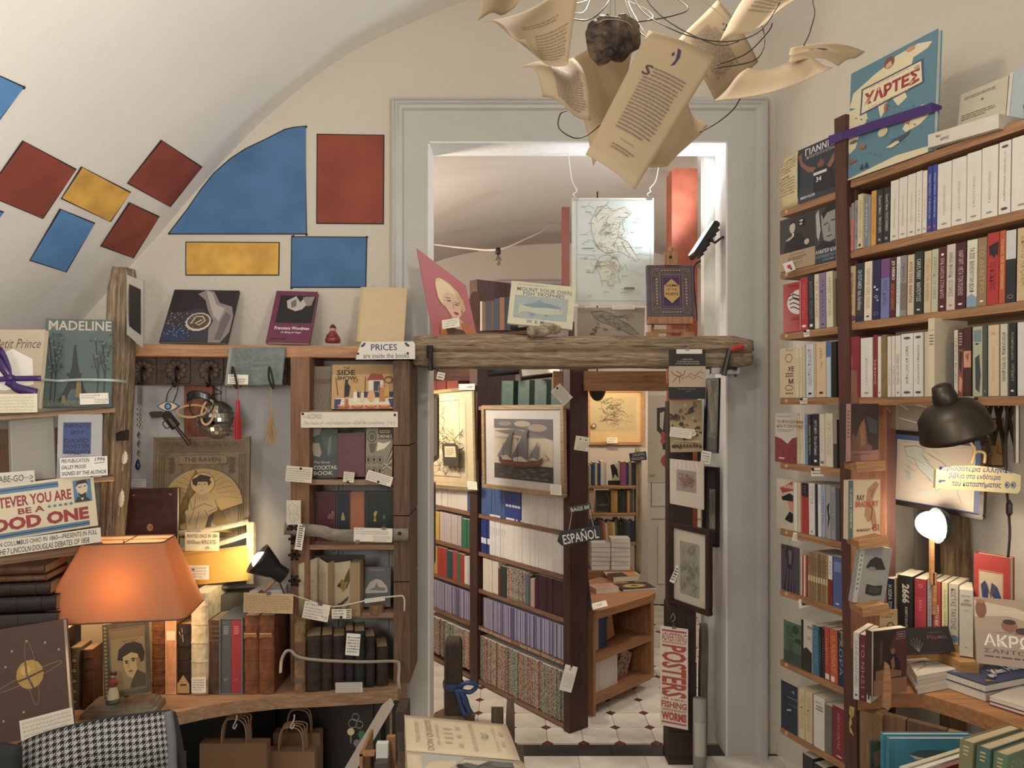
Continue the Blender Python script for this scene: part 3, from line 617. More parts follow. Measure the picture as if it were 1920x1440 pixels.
for k in range(90):
    a = rg.uniform(0,6.28); r = rg.uniform(.006,.036); z = rg.uniform(-.17,-.215); b.tube([(0,0,-.05),(r*.18*math.cos(a),r*.18*math.sin(a),-.1),(r*.7*math.cos(a),r*.6*math.sin(a),(z-.1)/2-.03),(r*math.cos(a)+rg.uniform(-.012,.012),r*math.sin(a),z)],.0006,3,cap=False)
b.build('stalk',GR,gr)['kind'] = 'stuff'
# --- niche below the frieze: The Raven, maroon album, yellow folder
OLIVE = '#79694a'
INK2 = '#3c3023'
feath = []
for k in range(15):
    a = math.pi*(.05+.9*k/14); feath.append(('l',[(.53+.16*math.cos(a),.63-.2*math.sin(a)),(.53+.3*math.cos(a),.64-.27*math.sin(a)),(.53+.37*math.cos(a),.66-.32*math.sin(a))],.0014,'#7d6034'))
cover((284,1010),(466,1008),(286,820),3.17,.014,'#7a6a4c','tall olive folio titled The Raven with a winged seated figure',[
    ('o',.03,.02,.97,.99,.002,'#57482f'),('r',.05,.04,.95,.14,'#6a5a3f'),('l',[(.06,.15),(.95,.15)],.0016,INK2)] +
    [('l',[(.08+.87*i/26,.09+.025*math.sin(i*1.3)),(.1+.87*i/26,.07+.03*math.cos(i*2.1)),(.12+.87*i/26,.1)],.0016,'#43361f') for i in range(24)] +
    [('l',[(x,.17),(x,.98)],.0022,'#4d3f28') for x in (.07,.095,.12,.9,.925,.95)] + [('r',.28,.19,.77,.27,'#83734f'),
     ('t','·THE·RAVEN·',.31,.205,.72,.25,'#4a2f2a',0,.012),('t','THE',.26,.262,.32,.28,'#4a3d2a'),('t','POEM',.68,.262,.77,.28,'#4a3d2a')] +
    [('l',[(x,.28),(x,.42)],.0012,'#5a4a30') for x in (.31,.39,.5,.57,.65,.72)] +
    [('e',.2,.22+.04*i,.03,.018,'#574830') for i in range(4)] + [('e',.82,.22+.04*i,.03,.018,'#574830') for i in range(4)] +
    [('p',[(.53+.41*math.cos(math.pi*t/16),.66-.345*math.sin(math.pi*t/16)) for t in range(17)] + [(.2,.9),(.86,.95)][::-1],'#a98c52')] + feath +
    [('e',.53,.46,.125,.105,'#b99a58'),('c',.53,.46,.125,.105,.0014,INK2),
     ('p',[(.38,1),(.36,.8),(.4,.62),(.46,.55),(.6,.55),(.68,.64),(.69,.72),(.62,.77),(.64,.86),(.56,1)],'#a48d62'),('p',[(.6,.78),(.65,.74),(.62,.9),(.58,1),(.56,.9)],'#4b4238'),
     ('p',[(.46,.46),(.59,.45),(.58,.53),(.525,.575),(.47,.53)],'#b39a70'),('p',[(.43,.47),(.42,.42),(.47,.4),(.5,.375),(.57,.385),(.62,.4),(.6,.42),(.62,.45),(.59,.49),(.58,.445),(.48,.445),(.47,.49)],'#2e2620'),
     ('r',.485,.468,.51,.474,INK2),('r',.54,.468,.565,.474,INK2),('l',[(.5,.53),(.55,.53)],.0012,'#6b4a35'),('l',[(.525,.48),(.52,.505),(.53,.508)],.0008,INK2),
     ('l',[(.4,.62),(.43,.72),(.55,.66),(.64,.69)],.0016,INK2),('l',[(.38,.56),(.385,.78)],.003,'#5c4c30'),('l',[(.46,.57),(.45,.72),(.4,.85)],.0012,INK2),('l',[(.5,.74),(.47,.88),(.46,1)],.0012,INK2),('l',[(.56,.72),(.6,.8),(.58,.95)],.0012,INK2),('l',[(.66,.62),(.69,.7),(.6,.74)],.0014,INK2),('e',.38,.75,.025,.03,'#a98f62')] +
    [('l',[(.48+.02*i,.57),(.48+.022*i,.63)],.0009,'#6f5c3c') for i in range(6)],Yt=3.2,kind='mottle',c2='#6a5b40',hard=True)
cover((234,1025),(332,1022),(240,917),3.08,.025,'#43251f','dark maroon leather album with small gold crest, in front of The Raven',[('o',.08,.06,.93,1,.0016,'#2b1613'),('p',[(.12,.1),(.2,.1),(.16,.13)],'#8f6a3a'),('p',[(.82,.1),(.9,.1),(.88,.14)],'#8f6a3a')] + [('e',.48+.045*math.cos(a),.68+.05*math.sin(a),.018,.018,'#b18545') for a in [i*math.pi/4 for i in range(8)]] + [('e',.48,.68,.02,.03,'#b18545')],Yt=3.1,kind='mottle',c2='#2f1814',rough=.35)
cover((330,1100),(466,1088),(335,1036),3.12,.02,'#dba32c','yellow paper folder strapped under The Raven, lit by the clip lamp',[('l',[(0,.1),(1,.0)],.012,'#c98f46')],Yt=3.14)
card((344,1087),(392,1087),(346,1060),3.09,'pale typed card with metal rivet on the yellow folder',[('w',.08,.1,.9,.9,4,'#c39a6a'),('e',.38,.28,.06,.1,'#8d7a60')])
card((244,913),(274,914),(246,898),3.2,'small translucent tag behind the top of the maroon album',[('w',.05,.1,.95,.9,3,'#8b8680')],c='#c9c5c0')
card((347,1033),(411,1033),(348,998),3.05,'cream card reading Printed once in 1884, held by cloth band',[('t','PRINTED ONCE IN 1884',.05,.1,.95,.3,'#4e4431',0,0,.2),('t','NEVERmore REPLICATED.',.06,.42,.93,.64,'#4e4431',0,0,.2),('t','£4—',.6,.74,.8,.92,'#4e4431')],c='#dccfa0')
CLOTH = mat('#bdae90','mottle',.85,c2='#a3936f',scale=50)
ribbon('cloth_band','upper worn cloth band tied across The Raven folio','band',[(333,1000),(400,992),(466,978,3.1)],.022,'',3.1,CLOTH)
ribbon('cloth_band','lower worn cloth band crossing below the Printed once card','band',[(333,1030),(400,1022),(466,1002,3.1)],.02,'',3.1,CLOTH)
MB().box((0,0,0),(.03,.03,.26)).build('cloth_wrap',CLOTH,None,Matrix.Translation(P(462,1095,3.14)))
tag(bpy.data.objects['cloth_wrap'],'folded linen strip hanging beside the yellow folder by the clip lamp','cloth')
tag(MB().box((0,0,0),(.125,.03,.5),bev=.003).build('plank',mat('#9a5a38','wood',.6,c2='#7a4226',axis=2),None,Matrix.Translation(P(345,935,3.3))),'short reddish wooden plank standing behind the disco ball','plank')
# clip-on reading lamp
cl = thing('clip_lamp','black cone clip lamp with glowing bulb and wooden arm beside the bookcase','lamp',P(505,1062,3.02))
ax = Vector((-.62,-.25,.52)).normalized(); Q = ax.to_track_quat('Z','Y').to_matrix().to_4x4()
BLK = mat('#1c1c1e','plain',.4)
MB().lathe([(0,-.075),(.03,-.075),(.033,-.07),(.033,-.03),(.04,-.015),(.062,.045),(.066,.06),(.063,.06),(.058,.044),(.036,-.012),(0,-.02)],24).build('shade',BLK,cl,Q,True)
MB().lathe([(0,.075),(.02,.07),(.032,.058),(.037,.04),(.032,.02),(.018,-.005),(0,-.01)],16).build('bulb',mat('#ffd9a0','emit',emit=9),cl,Q,True)
WDL = mat('#b98a58','wood',.5,axis=2)
MB().tube([(.02,.01,-.055),(-.03,.0,-.105),(.0,0,-.2)],.011,4).build('arm',WDL,cl); MB().lathe([(0,-.014),(.011,-.014),(.011,.014),(0,.014)],10).build('joint',mat('#7d6a4a','metal',.4),cl,Matrix.Translation((-.03,-.004,-.105)) @ Matrix.Rotation(math.radians(90),4,'X'))
MB().tube(bez([(.04,0,-.06),(.06,0,-.12),(.04,.0,-.15),(.02,-.01,-.13),(.03,0,-.19)],5),.0035,6).build('cable',BLK,cl,smooth=True)
lamp('clip_lamp_light','SPOT',tuple(P(476,1028,2.98)),5,(1,.8,.5),.03,aim=tuple(P(415,1040,3.14)),spot=120,blend=.8)
card((456,1148),(549,1151),(460,1111),2.97,'kraft paper note covered in small handwriting below the clip lamp',[('w',.03,.1,.97,.95,7,'#7a5f3c')],c='#c8a878',clip=[(.5,.0)])
tag(MB().slab([(0,0),(.13,.02),(.12,.12),(.02,.12)],0,.03).build('paper_stack',mat('#c9cbd2','pages',.7),None,Matrix.Translation(P(468,1122,3.02))),'small stack of white and blue papers behind the clip lamp base','paper')
# --- left bookcase contents
cover((572,770),(622,770),(572,687),3.16,.03,'#7b6a55','brown diamond-patterned cloth book left of The Side Show',[('o',.2,.1,.98,.96,.001,'#5f4f3d'),('r',.33,.28,.95,.4,'#6a5946')] + [('l',[(.2+.13*i,.1),(.2+.13*i+.4,.96)],.0008,'#66553f') for i in range(4)] + [('l',[(.2+.13*i+.4,.1),(.2+.13*i,.96)],.0008,'#66553f') for i in range(4)],Yt=3.18)
fig = lambda x,y,s,c,c2='#d9a878': [('e',x,y-.09*s,.014*s,.02*s,c2),('p',[(x-.02*s,y-.07*s),(x+.02*s,y-.07*s),(x+.026*s,y+.1*s),(x-.026*s,y+.1*s)],c),('l',[(x-.03*s,y),(x-.035*s,y-.1*s)],.002,c2)]
ss = [('r',0,0,1,1,'#c39a54'),('r',0,.0,1,.22,'#b08b4c'),('t','THE',.17,.05,.27,.11,'#2c2118',0,.01),('t','SIDE',.07,.12,.36,.24,'#2c2118',0,.03),('t','SHOW',.08,.26,.38,.35,'#2c2118',0,.03),
      ('p',[(.54,.36),(.6,.21),(.78,.22),(.82,.36)],'#9d3a24'),('r',.57,.36,.8,.6,'#ddd2b8'),('r',.65,.38,.75,.6,'#3a3a44'),('r',.35,.62,.97,.74,'#25305e'),('l',[(.06,.3),(.1,.7)],.003,'#2c2118'),('l',[(.52,.28),(.52,.62)],.003,'#2c2118'),
      ('r',.06,.76,.98,.94,'#e3d3b4'),('p',[(.05,.78),(.16,.78),(.12,.98),(.05,1)],'#2d3a72'),('p',[(.88,.78),(.98,.78),(.98,1),(.92,.95)],'#2d3a72')]
for i in range(4): ss += [('p',[(.1+.21*i,.92),(.29+.21*i,.92),(.27+.21*i,.99),(.12+.21*i,.99)],'#c3542a'),('l',[(.1+.21*i,.91),(.2+.21*i,.95),(.29+.21*i,.91)],.003,'#e0b04a')]
ss += [('p',[(.2,.5),(.24,.42),(.29,.5),(.27,.72),(.2,.74)],'#1e1c22')] + fig(.37,.72,1.4,'#e7dcc8') + fig(.48,.72,1.2,'#d9c6a0') + [('e',.62,.72,.06,.13,'#dba36b')] + fig(.79,.66,1.8,'#c2742e') + fig(.86,.58,1.6,'#c99427') + fig(.23,.42,1,'#1e1c22') + fig(.24,.86,1.1,'#b5622c') + [('c',.37,.36,.03,.045,.003,'#8a4a2a'),('c',.88,.36,.06,.07,.005,'#7d3d1e')]
cover((621,767),(742,766),(621,684),3.12,.012,'#c39a54','picture book The Side Show with circus platform on the bookcase top',ss,Yt=3.15)
card((564,802),(746,801),(565,773),3.095,'long white handwritten paper strip below The Side Show',[('t',"To ALCOHOL!",.02,.1,.22,.42,'#8b8478',0,0,.25),('t',"The cause of—and solution to—all of life's problems",.03,.58,.86,.88,'#9b948a',0,0,.25),('t','* 8 5',.9,.6,.97,.85,'#9b948a')],c='#e2dccb',pin=[(.02,.1),(.97,.2)])
cover((577,897),(633,896),(580,803),3.14,.025,'#31413e','dark green cocktail book with pale bottle shapes',[('p',[(.1,.0),(.45,0),(.4,.12),(.15,.18)],'#8f8c74'),('p',[(.1,.3),(.38,.3),(.46,.5),(.4,.58),(.2,.55)],'#9a957a'),('p',[(.42,.1),(.6,.02),(.8,.0),(.98,.1),(1,.5),(.7,.58),(.5,.3)],'#4c5a54'),('p',[(.7,.2),(.8,.15),(.75,.5),(.65,.55)],'#6d786f'),('t','The Savoy',.2,.66,.75,.72,'#cfc9b0'),('t','COCKTAIL',.2,.75,1.0,.83,'#cfc9b0',0,.015),('t','BOOK',.2,.86,.85,.94,'#cfc9b0',0,.015)],Yt=3.16)
cover((633,895),(684,894),(634,812),3.12,.02,'#5e1f2b','plain dark red cocktail hardback between two bar books',[('t','THE',.3,.15,.55,.19,'#824048'),('t','BARMAN',.3,.21,.92,.26,'#824048'),('t','BOOK',.3,.28,.6,.32,'#824048')],Yt=3.14)
gd = [('r',0,0,1,1,'#8b8168'),('r',.45,0,1,.2,'#3b3428'),('t','GOOD',.5,.03,.9,.09,'#c7bd9c',0,.01),('t','DRINKS',.45,.12,.97,.18,'#c7bd9c',0,.01),('e',.22,.16,.18,.11,'#5a5140'),('c',.22,.16,.12,.07,.002,'#b5aa88'),('p',[(.1,.28),(.4,.28),(.3,.45),(.18,.45)],'#5f5644'),('p',[(.45,.25),(.65,.28),(.95,.24),(.7,.38),(.4,.42)],'#d8cfae')]
for i in range(3):
    for j in range(2): gd += [('e',.1+.22*i,.58+.2*j,.1,.07,'#3a3226'),('c',.1+.22*i,.58+.2*j,.07,.05,.002,'#c7bd9c')]
for i in range(6): gd += [('l',[(.6+.02*i,.9-.05*i),(1,.35+.08*i)],.003,'#d0c5a2' if i % 2 else '#3a3226')]
cover((685,905),(735,905),(686,803),3.11,.014,'#8b8168','grey and cream illustrated drinks book at the right of the cocktail row',gd,Yt=3.13)
card((535,902),(584,906),(539,873),3.06,'pinned cream note at left upright beside the cocktail books',[('w',.05,.1,.95,.95,6,'#4b453b')],pin=[(.55,.12)],c='#dcd6bd')
card((643,903),(663,905),(646,884),3.08,'small square note pinned under the dark red cocktail book',[('w',.1,.05,.95,.9,5,'#55504a')],pin=[(.45,1)])
card((685,899),(732,913),(691,881),3.07,'tilted white note pinned below the drinks book',[('w',.05,.1,.95,.9,4,'#55504a')],pin=[(.5,.85)])
# five fairy-tale hardbacks in a slipcase
pl = Plane(570,3.16,738,3.16)
BZ = Zat(1021,3.16)
gl = lambda c: [('o',.06,.02,.97,.98,.0008,c)]
for x0,x1,c,nm,pr in ((572,594,'#3b1d28','dark purple',[]),(594,627,'#561a2c','burgundy',[('p',[(.6,.43),(.95,.42),(.9,.52),(.55,.52)],'#7a5044'),('e',.85,.4,.06,.03,'#8d6a50')]),(627,655,'#1c2536','navy',[('e',.5,.43,.06,.03,'#b08f4c'),('p',[(.42,.45),(.6,.45),(.66,.55),(.38,.55)],'#b08f4c')]),(655,682,'#b0653a','orange tan',[]),(682,738,'#1c2a26','dark green',[('p',[(.3,.42),(.36,.37),(.44,.38),(.4,.44),(.36,.5),(.4,.57),(.3,.57),(.33,.5)],'#b39a4a'),('p',[(.62,.46),(.68,.44),(.7,.52),(.64,.54)],'#5e6a66')])):
    M = pl.M(x0,BZ,.02); t = pl.s(x1)-pl.s(x0)
    book(M,.035,t-.001,98/F*3.16,mat(c,'plain',.4),'%s cloth hardback in the row behind the grey linen strap' % nm,'fairy tale hardbacks',True,True,prints=gl('#7d6238') + pr)
ribbon('linen_strap','wide grey linen strap pinned across the row of colourful hardbacks','strap',[(533,991,3.07),(600,996,3.06),(640,1004,3.06),(766,1002,3.07)],.05,'',3.07,mat('#8f8676','mottle',.85,c2='#776e5e',scale=40))
for x,y in ((541,991),(749,1000)): tag(MB().lathe([(0,-.006),(.007,-.004),(.008,0),(0,0)],10).build('push_pin',IR,None,Matrix.Translation(P(x,y,3.055)) @ Matrix.Rotation(math.radians(-90),4,'X')),'dark pin fixing the %s end of linen strap' % ('left' if x < 600 else 'right'),'pin')
card((537,984),(564,984),(536,938),3.05,'small card with a pen-drawn island map, pinned left of the hardbacks',[('l',[(.1,.3),(.4,.1),(.8,.3),(.7,.5),(.9,.7),(.5,.9),(.2,.75),(.3,.5),(.1,.3)],.0012,'#6d675c'),('l',[(.1,.55),(.9,.6)],.001,'#6d675c'),('l',[(.4,.65),(.6,.75),(.5,.85)],.001,'#6d675c')],c='#cfc8b6')
card((552,1030),(566,1032),(568,983),3.04,'narrow paper tag clipped at an angle onto the linen strap',[('w',.2,.05,.8,.9,10,'#8a847a')],clip=[(.9,.03)])
card((663,1015),(735,1017),(663,989),3.045,'handwritten card clipped on the right half of linen strap',[('t','from 1893',.03,.05,.25,.15,'#6a6358'),('w',.05,.2,.95,.5,2,'#6a6358'),('w',.5,.55,.97,.97,4,'#6a6358')],clip=[(.78,.0),(.1,1,-1)])
# open butterfly book and grey book
ob = thing('open_book','old open book with a yellow butterfly plate standing on the bookcase shelf','book',P(565,1149,3.14))
def leaf(x0,x1,yA,yB,h0,h1,n,cmds,m='#b9a988'):
    X0,X1 = (x0-565)/F*3.14,(x1-565)/F*3.14; f = lambda a,b_: (X0+(X1-X0)*a,yA+(yB-yA)*a-.006*math.sin(math.pi*a),(h0+(h1-h0)*a)*b_)
    MB().surf(f,8,4).build(n,mat(m,'plain',.8),ob,smooth=True,mod=.0015)
    if cmds: art(ob,1,1,cmds,name='page_print',warp=lambda x,y,k: Vector(f(x,1-y)) + Vector((0,k*3-.0016,0)))
hh = .235
leaf(566,597,-.05,-.0,.215,.235,'page',[('e',.5,.25,.14,.05,'#8d7f66'),('w',.25,.35,.8,.75,4,'#83755c')])
leaf(597,620,-.0,-.05,.235,.22,'page',[('w',.05,.1,.8,.9,9,'#83755c')])
MB().add([(Xat(620,3.14)-Xat(565,3.14),-.05,0),(Xat(628,3.14)-Xat(565,3.14),-.02,0),(Xat(628,3.14)-Xat(565,3.14),-.02,.225),(Xat(620,3.14)-Xat(565,3.14),-.05,.22)],[(0,1,2,3)]).build('page_edge',PAGED,ob)
leaf(628,662,-.02,-.05,.215,.23,'plate',[('p',[(.95,.12),(.7,.28),(.55,.45),(.8,.5),(.97,.35)],'#5d4a1e'),('p',[(.2,.45),(.5,.32),(.88,.38),(.7,.52),(.55,.56),(.5,.5),(.35,.48)],'#8b7420'),('p',[(.2,.45),(.4,.38),(.45,.46)],'#3d3317'),('l',[(.5,.4),(.6,.5)],.003,'#3d3317'),('l',[(.75,.36),(.6,.48)],.003,'#3d3317'),('p',[(.3,.8),(.9,.63),(.85,.7),(.5,.8)],'#463d28'),('e',.25,.84,.14,.03,'#4d4a2c',.6),('e',.45,.85,.12,.025,'#4d4a2c',-.5),('e',.85,.83,.13,.03,'#6a5c38',.3),('e',.15,.92,.12,.025,'#4d4a2c')])
MB().box((Xat(662,3.14)-Xat(565,3.14),-.055,0),(Xat(680,3.14)-Xat(565,3.14),.02,.222)).build('page_block',PAGED,ob)
MB().box((-.008,.02,0),(Xat(682,3.14)-Xat(565,3.14),.028,.238)).build('cover',mat('#3b342a'),ob)
cover((680,1138),(732,1138),(682,1063),3.15,.018,'#54585a','blue-grey book with a white arched city vignette, right of the open book',[('p',[(.08,.66),(.1,.55),(.25,.38),(.45,.3),(.65,.33),(.85,.48),(.9,.62),(.85,.64)],'#b5aca0'),('p',[(.2,.58),(.4,.52),(.5,.38),(.55,.5),(.8,.52),(.8,.6)],'#7d6f68'),('r',.2,.05,.75,.1,'#70757a')],Yt=3.17)
tag(MB().lathe([(0,0),(.033,0),(.031,.03),(.027,.036),(0,.036)],16).build('wood_slice',mat('#8d6c46','wood',.7,axis=2),None,Matrix.Translation(P(706,1149,3.13))),'small cut tree stump propping up the blue-grey book','stump')
ribbon('white_ribbon','thin white ribbon sagging in front of the open butterfly book','ribbon',[(543,1114,3.06),(580,1126),(612,1136),(640,1136),(700,1123),(742,1118),(757,1120),(758,1146)],.006,'#d3cbb9',3.05)
card((566,1158),(614,1167),(575,1127),3.03,'white handwritten card clipped onto the thin ribbon',[('t','BUTTERFLY',.06,.08,.5,.22,'#6b665e',0,0,.3),('w',.06,.28,.75,.95,4,'#6b665e'),('t','€ 50',.75,.68,.95,.82,'#6b665e')],clip=[(.6,.02)])
card((622,1160),(659,1160),(622,1142),3.03,'small white price card pinned at the shelf edge under the butterfly plate',[('w',.05,.05,.6,.95,3,'#6b665e'),('w',.75,.05,.97,.95,4,'#6b665e')],pin=[(.47,.85)])
card((684,1131),(722,1126),(684,1123),3.04,'narrow typed strip on the ribbon before the blue-grey book',[('w',.03,.1,.97,.9,2,'#6b665e')])
# dark old books at the bottom of the bookcase
pl = Plane(552,2.99,745,3.08)
OB = [(552,573,.272,'#8a6a44','cream and tan','#6b4b2c'),(573,602,.222,'#332a22','green-black','#221b16'),(602,624,.222,'#35221f','dark brown','#221614'),(624,647,.215,'#36202a','purple-brown','#23141a'),(647,664,.235,'#23232b','blue-black','#17171d'),(664,685,.23,'#1f2a25','dark green','#151b18'),(685,704,.205,'#2b2420','black-brown','#1b1613'),(706,728,.16,'#37291f','short dark','#211811')]
for i,(x0,x1,h,c,nm,c2) in enumerate(OB):
    t = pl.s(x1)-pl.s(x0)-.001
    o = book(pl.M(x0,CT+.001),t,.15,h,LEATH(c,c2),'%s old leather book behind white ribbon at the bookcase foot' % nm,'dark leather books',True,pm=PAGED,rnd=1,bands=4 if 0 < i else 0,prints=None)
    if i == 0: art(o,t,h,[('r',.02,.25,.98,.4,'#6d4530'),('r',.02,.42,.98,.52,'#4d4a3f'),('r',.02,.78,.98,.85,'#5d5a4f')],y0=-.0006)
    else: art(o,t,h,[('r',.2,.34+.02*j,.8,.345+.02*j,'#6d5638') for j in range(3)],y0=-.0004)
ribbon('white_tape','white cotton tape stretched across the dark leather books','ribbon',[(526,1262,2.93),(528,1238),(536,1222,2.95),(546,1221,2.96),(560,1232),(600,1238),(680,1241),(740,1240,3.03),(748,1248,3.03),(747,1275),(750,1292)],.012,'#9c9382',2.96)
card((647,1228),(673,1230),(649,1187),2.95,'white handwritten tag hanging before the dark leather books',[('w',.1,.12,.95,.9,6,'#5b564d')],c='#e4e0d6')
card((629,1299),(680,1298),(630,1280),2.94,'grey paper slip standing at the foot of the dark leather books',[('w',.03,.05,.97,.95,4,'#6b665e')],c='#c6c1b5')
# --- the row of old leather volumes on the counter (left to right)
pl = Plane(283,2.98,530,2.98)
CO = [(283,309,1165,'#7c4c2a','tan calf','#58331b',5,0),(310,331,1142,'#c98a58','orange slipcased','#b97a4a',0,1),(331,357,1170,'#37271e','worn dark brown','#211610',5,0),(357,389,1112,'#c4b696','tall cream vellum','#a89a78',5,2),(389,418,1163,'#4e362c','ragged brown','#37241c',0,0)]
for x0,x1,yt,c,nm,c2,bd,kd in CO:
    t = pl.s(x1)-pl.s(x0)-.001; h = (1301-yt)/F*2.98
    o = book(pl.M(x0,CT+.001),t,.2,h,LEATH(c,c2),'%s old volume in the lamplit row on the counter' % nm,'lamplit old volumes',True,pm=PAGED if kd < 2 else PAGE,rnd=0 if kd == 1 else 1,bands=bd)
    if kd == 1: art(o,t,h,[('r',.12,.25,.9,.36,'#dcc6a2'),('o',.02,.01,.98,.99,.002,'#e0c294')])
    elif kd == 2: card((x0+2,1299),(x1-3,1299),(x0+2,1270),2.965,'white typed label wrapped round foot of the cream vellum book',[('w',.1,.1,.9,.9,5,'#8a8377')])
    elif nm.startswith('worn'): art(o,t,h,[('p',[(.05,.85),(.5,.72),(.95,.85),(.95,.98),(.05,.98)],'#b08c58'),('l',[(.2,.1),(.5,.25),(.4,.05)],.002,'#cbb894')],y0=-.0006)
    else: art(o,t,h,[('l',[(.05,.02),(.1,.4),(.04,.9)],.002,'#a58b6c'),('w',.2,.05,.9,.3,4,'#7a5f44')] if not bd else [('r',.2,.05+.16*j,.8,.055+.16*j,'#a9743c') for j in range(6)],y0=-.0006)
# slipcase with grey and red volumes
M,w,h = quad((411,1300),(452,1300),(420,1158),2.98)
sc = thing('slipcase','grey-blue slipcase holding one grey and one red volume','box',pl.M(411,CT+.001)); th = .005; w = pl.s(455)-pl.s(411); h = 143/F*2.98
SC = mat('#5f6870')
for nm,a,b_ in (('side',(0,0,0),(th,.2,h)),('side',(w-th,0,0),(w,.2,h)),('base',(th,0,0),(w-th,.2,th)),('lid',(th,0,h-th),(w-th,.2,h)),('back',(th,.195,th),(w-th,.2,h-th))): MB().box(a,b_).build(nm,SC,sc)
half = (w-2*th)/2
for i,(c,nm) in enumerate((('#4a555c','slate-grey'),('#9c2f3a','bright red'))):
    M = pl.M(411,CT+.007) @ Matrix.Translation((th+.0005+half*i,.004,0))
    book(M,half-.001,.18,h-2*th-.004,mat(c,'plain',.45),'%s volume inside the grey-blue slipcase' % nm,None,True,prints=[('b',.25,.08,.75,.2,5,'#9aa3a6' if i == 0 else '#d99a90'),('b',.3,.8,.7,.84,2,'#9aa3a6' if i == 0 else '#c87870')])
# two matching brown leather volumes
for i,(x0,x1) in enumerate(((455,484),(484,527))):
    x1 = 484 if i == 0 else 513
    t = pl.s(x1)-pl.s(x0)-.001; h = 147/F*2.98
    o = book(pl.M(x0,CT+.001),t,.22,h,mat('#7d4a28','mottle',.4,c2='#5e3319',scale=30),'%s of two tall matching brown leather volumes with raised bands' % ('left' if i == 0 else 'right'),'matching brown volumes',True,rnd=1,bands=6)
    art(o,t,h,[('r',.06,.2,.94,.29,'#6b3a1c'),('t',"DICTIONARY" if 0 else 'JOHNSON',.1,.245,.9,.275,'#c79a5c',0,.01),('r',.1,.215,.9,.235,'#b98a4e')],y0=-.0008)
# big dark box file / tall olive folio behind, and cream book behind the lamp base
tag(MB().slab([(0,0),(.14,.14),(.145,.2),(-.02,.1)],0,.01).build('lid',mat('#5a5546'),None,Matrix.Translation(P(374,1112,3.06))),'olive folio lying flat on top behind the tall vellum book','book')
tag(MB().slab([(0,0),(.145,.1),(.145,.16),(0,.12)],0,.36).build('folio',mat('#4c4838'),None,Matrix.Translation((Xat(392,3.06),3.1,CT+.001))),'tall dark olive folio standing behind the ragged brown volume','book')
M = frame((.30,.12,0),(0,0,1),(Xat(152,2.99),2.99,CT+.001))
book(M,.045,.26,.325,mat('#b9aa88','plain',.7),'tall plain cream book under the lampshade behind the portrait book',None,True,True,prints=[('w',.1,.06,.35,.14,2,'#9c8d6c'),('r',.18,.6,.26,.75,'#d3cab4')])
for i,(x0,x1,yt,c,nm,bd) in enumerate(((129,150,1216,'#4a4536','grey-green gilt',0),(151,172,1220,'#4f2f1c','dark brown banded',5))):
    Y = 2.83; t = (x1-x0-1)/F*Y
    o = book(Matrix.Translation(P(x0,1333,Y)) @ Matrix.Rotation(.12,4,'Z'),t,.1,(1333-yt)/F*Y,LEATH(c),'small %s old book at the left foot of the table lamp' % nm,None,True,pm=PAGED,rnd=1,bands=bd)
    if not bd: art(o,t,.23,[('o',.15,.1+.17*j,.85,.24+.17*j,.0012,'#8c7c54') for j in range(5)] + [('e',.5,.17+.17*j,.2,.03,'#8c7c54') for j in range(5)],y0=-.0006)
# --- table lamp with rectangular parchment shade
LY = 2.82; lx,lz = Xat(232,LY),CT
tl = thing('table_lamp','table lamp with stained orange parchment shade on the pine counter','lamp',Matrix.Translation((lx,LY,CT)) @ Matrix.Rotation(.16,4,'Z'))
GB = mat('#77735f','mottle',.5,c2='#5c5949',scale=20)
b = MB()
for s_,z0,z1 in ((1,.0,.022),(.9,.022,.034),(.8,.034,.044)): b.prism([(-.135*s_,z0),(.135*s_,z0),(.135*s_-.006,z1),(-.135*s_+.006,z1)],-.06*s_,.06*s_)
b.build('base',GB,tl)
MB().tube([(0,.03,.04),(0,.03,.38)],.009,8).lathe([(.008,.30),(.02,.31),(.022,.33),(.009,.345)],12,(0,.03,0)).build('stem',mat('#8d8465','metal',.4),tl,smooth=True)
z0,z1 = Zat(1146,LY)-CT,Zat(1012,LY)-CT
def ring(wx,wy,z,c): 
    q = []
    for cx_,cy_,a0 in ((1,1,0),(-1,1,90),(-1,-1,180),(1,-1,270)):
        for k in range(5): a = math.radians(a0+22.5*k); q.append((cx_*(wx-c)+c*math.cos(a),cy_*(wy-c)+c*math.sin(a),z))
    return q
r0,r1 = ring(.258,.15,z0,.035),[(x+.022,y,z) for x,y,z in ring(.142,.085,z1,.02)]; n = len(r0)
SH = mat('#c98f60','sheet',.7,trans=.4)
MB().add(r0+r1,[(i,(i+1) % n,n+(i+1) % n,n+i) for i in range(n)]).build('lamp_shade',SH,tl,smooth=False,mod=.0015)
TR_ = mat('#6a4a34')
for r,nm in ((r0,'rim'),(r1,'rim')): MB().tube(r + [r[0]],.003,5).build(nm,TR_,tl)
MB().tube([(-.12,0,z1),(.164,0,z1)],.002,5).tube([(.022,-.085,z1),(.022,.085,z1)],.002,5).tube([(0,.03,.37),(0,0,z1)],.003,6).build('shade_carrier',TR_,tl)
MB().lathe([(0,.05),(.02,.045),(.03,.025),(.028,.005),(.012,-.02),(0,-.02)],14,(0,.03,.41)).build('bulb',mat('#ffcf90','emit',emit=14),tl,smooth=True)
lamp('table_lamp_light','POINT',(lx+.02,LY-.02,CT+z0+.1),5.5,(1,.78,.48),.04)
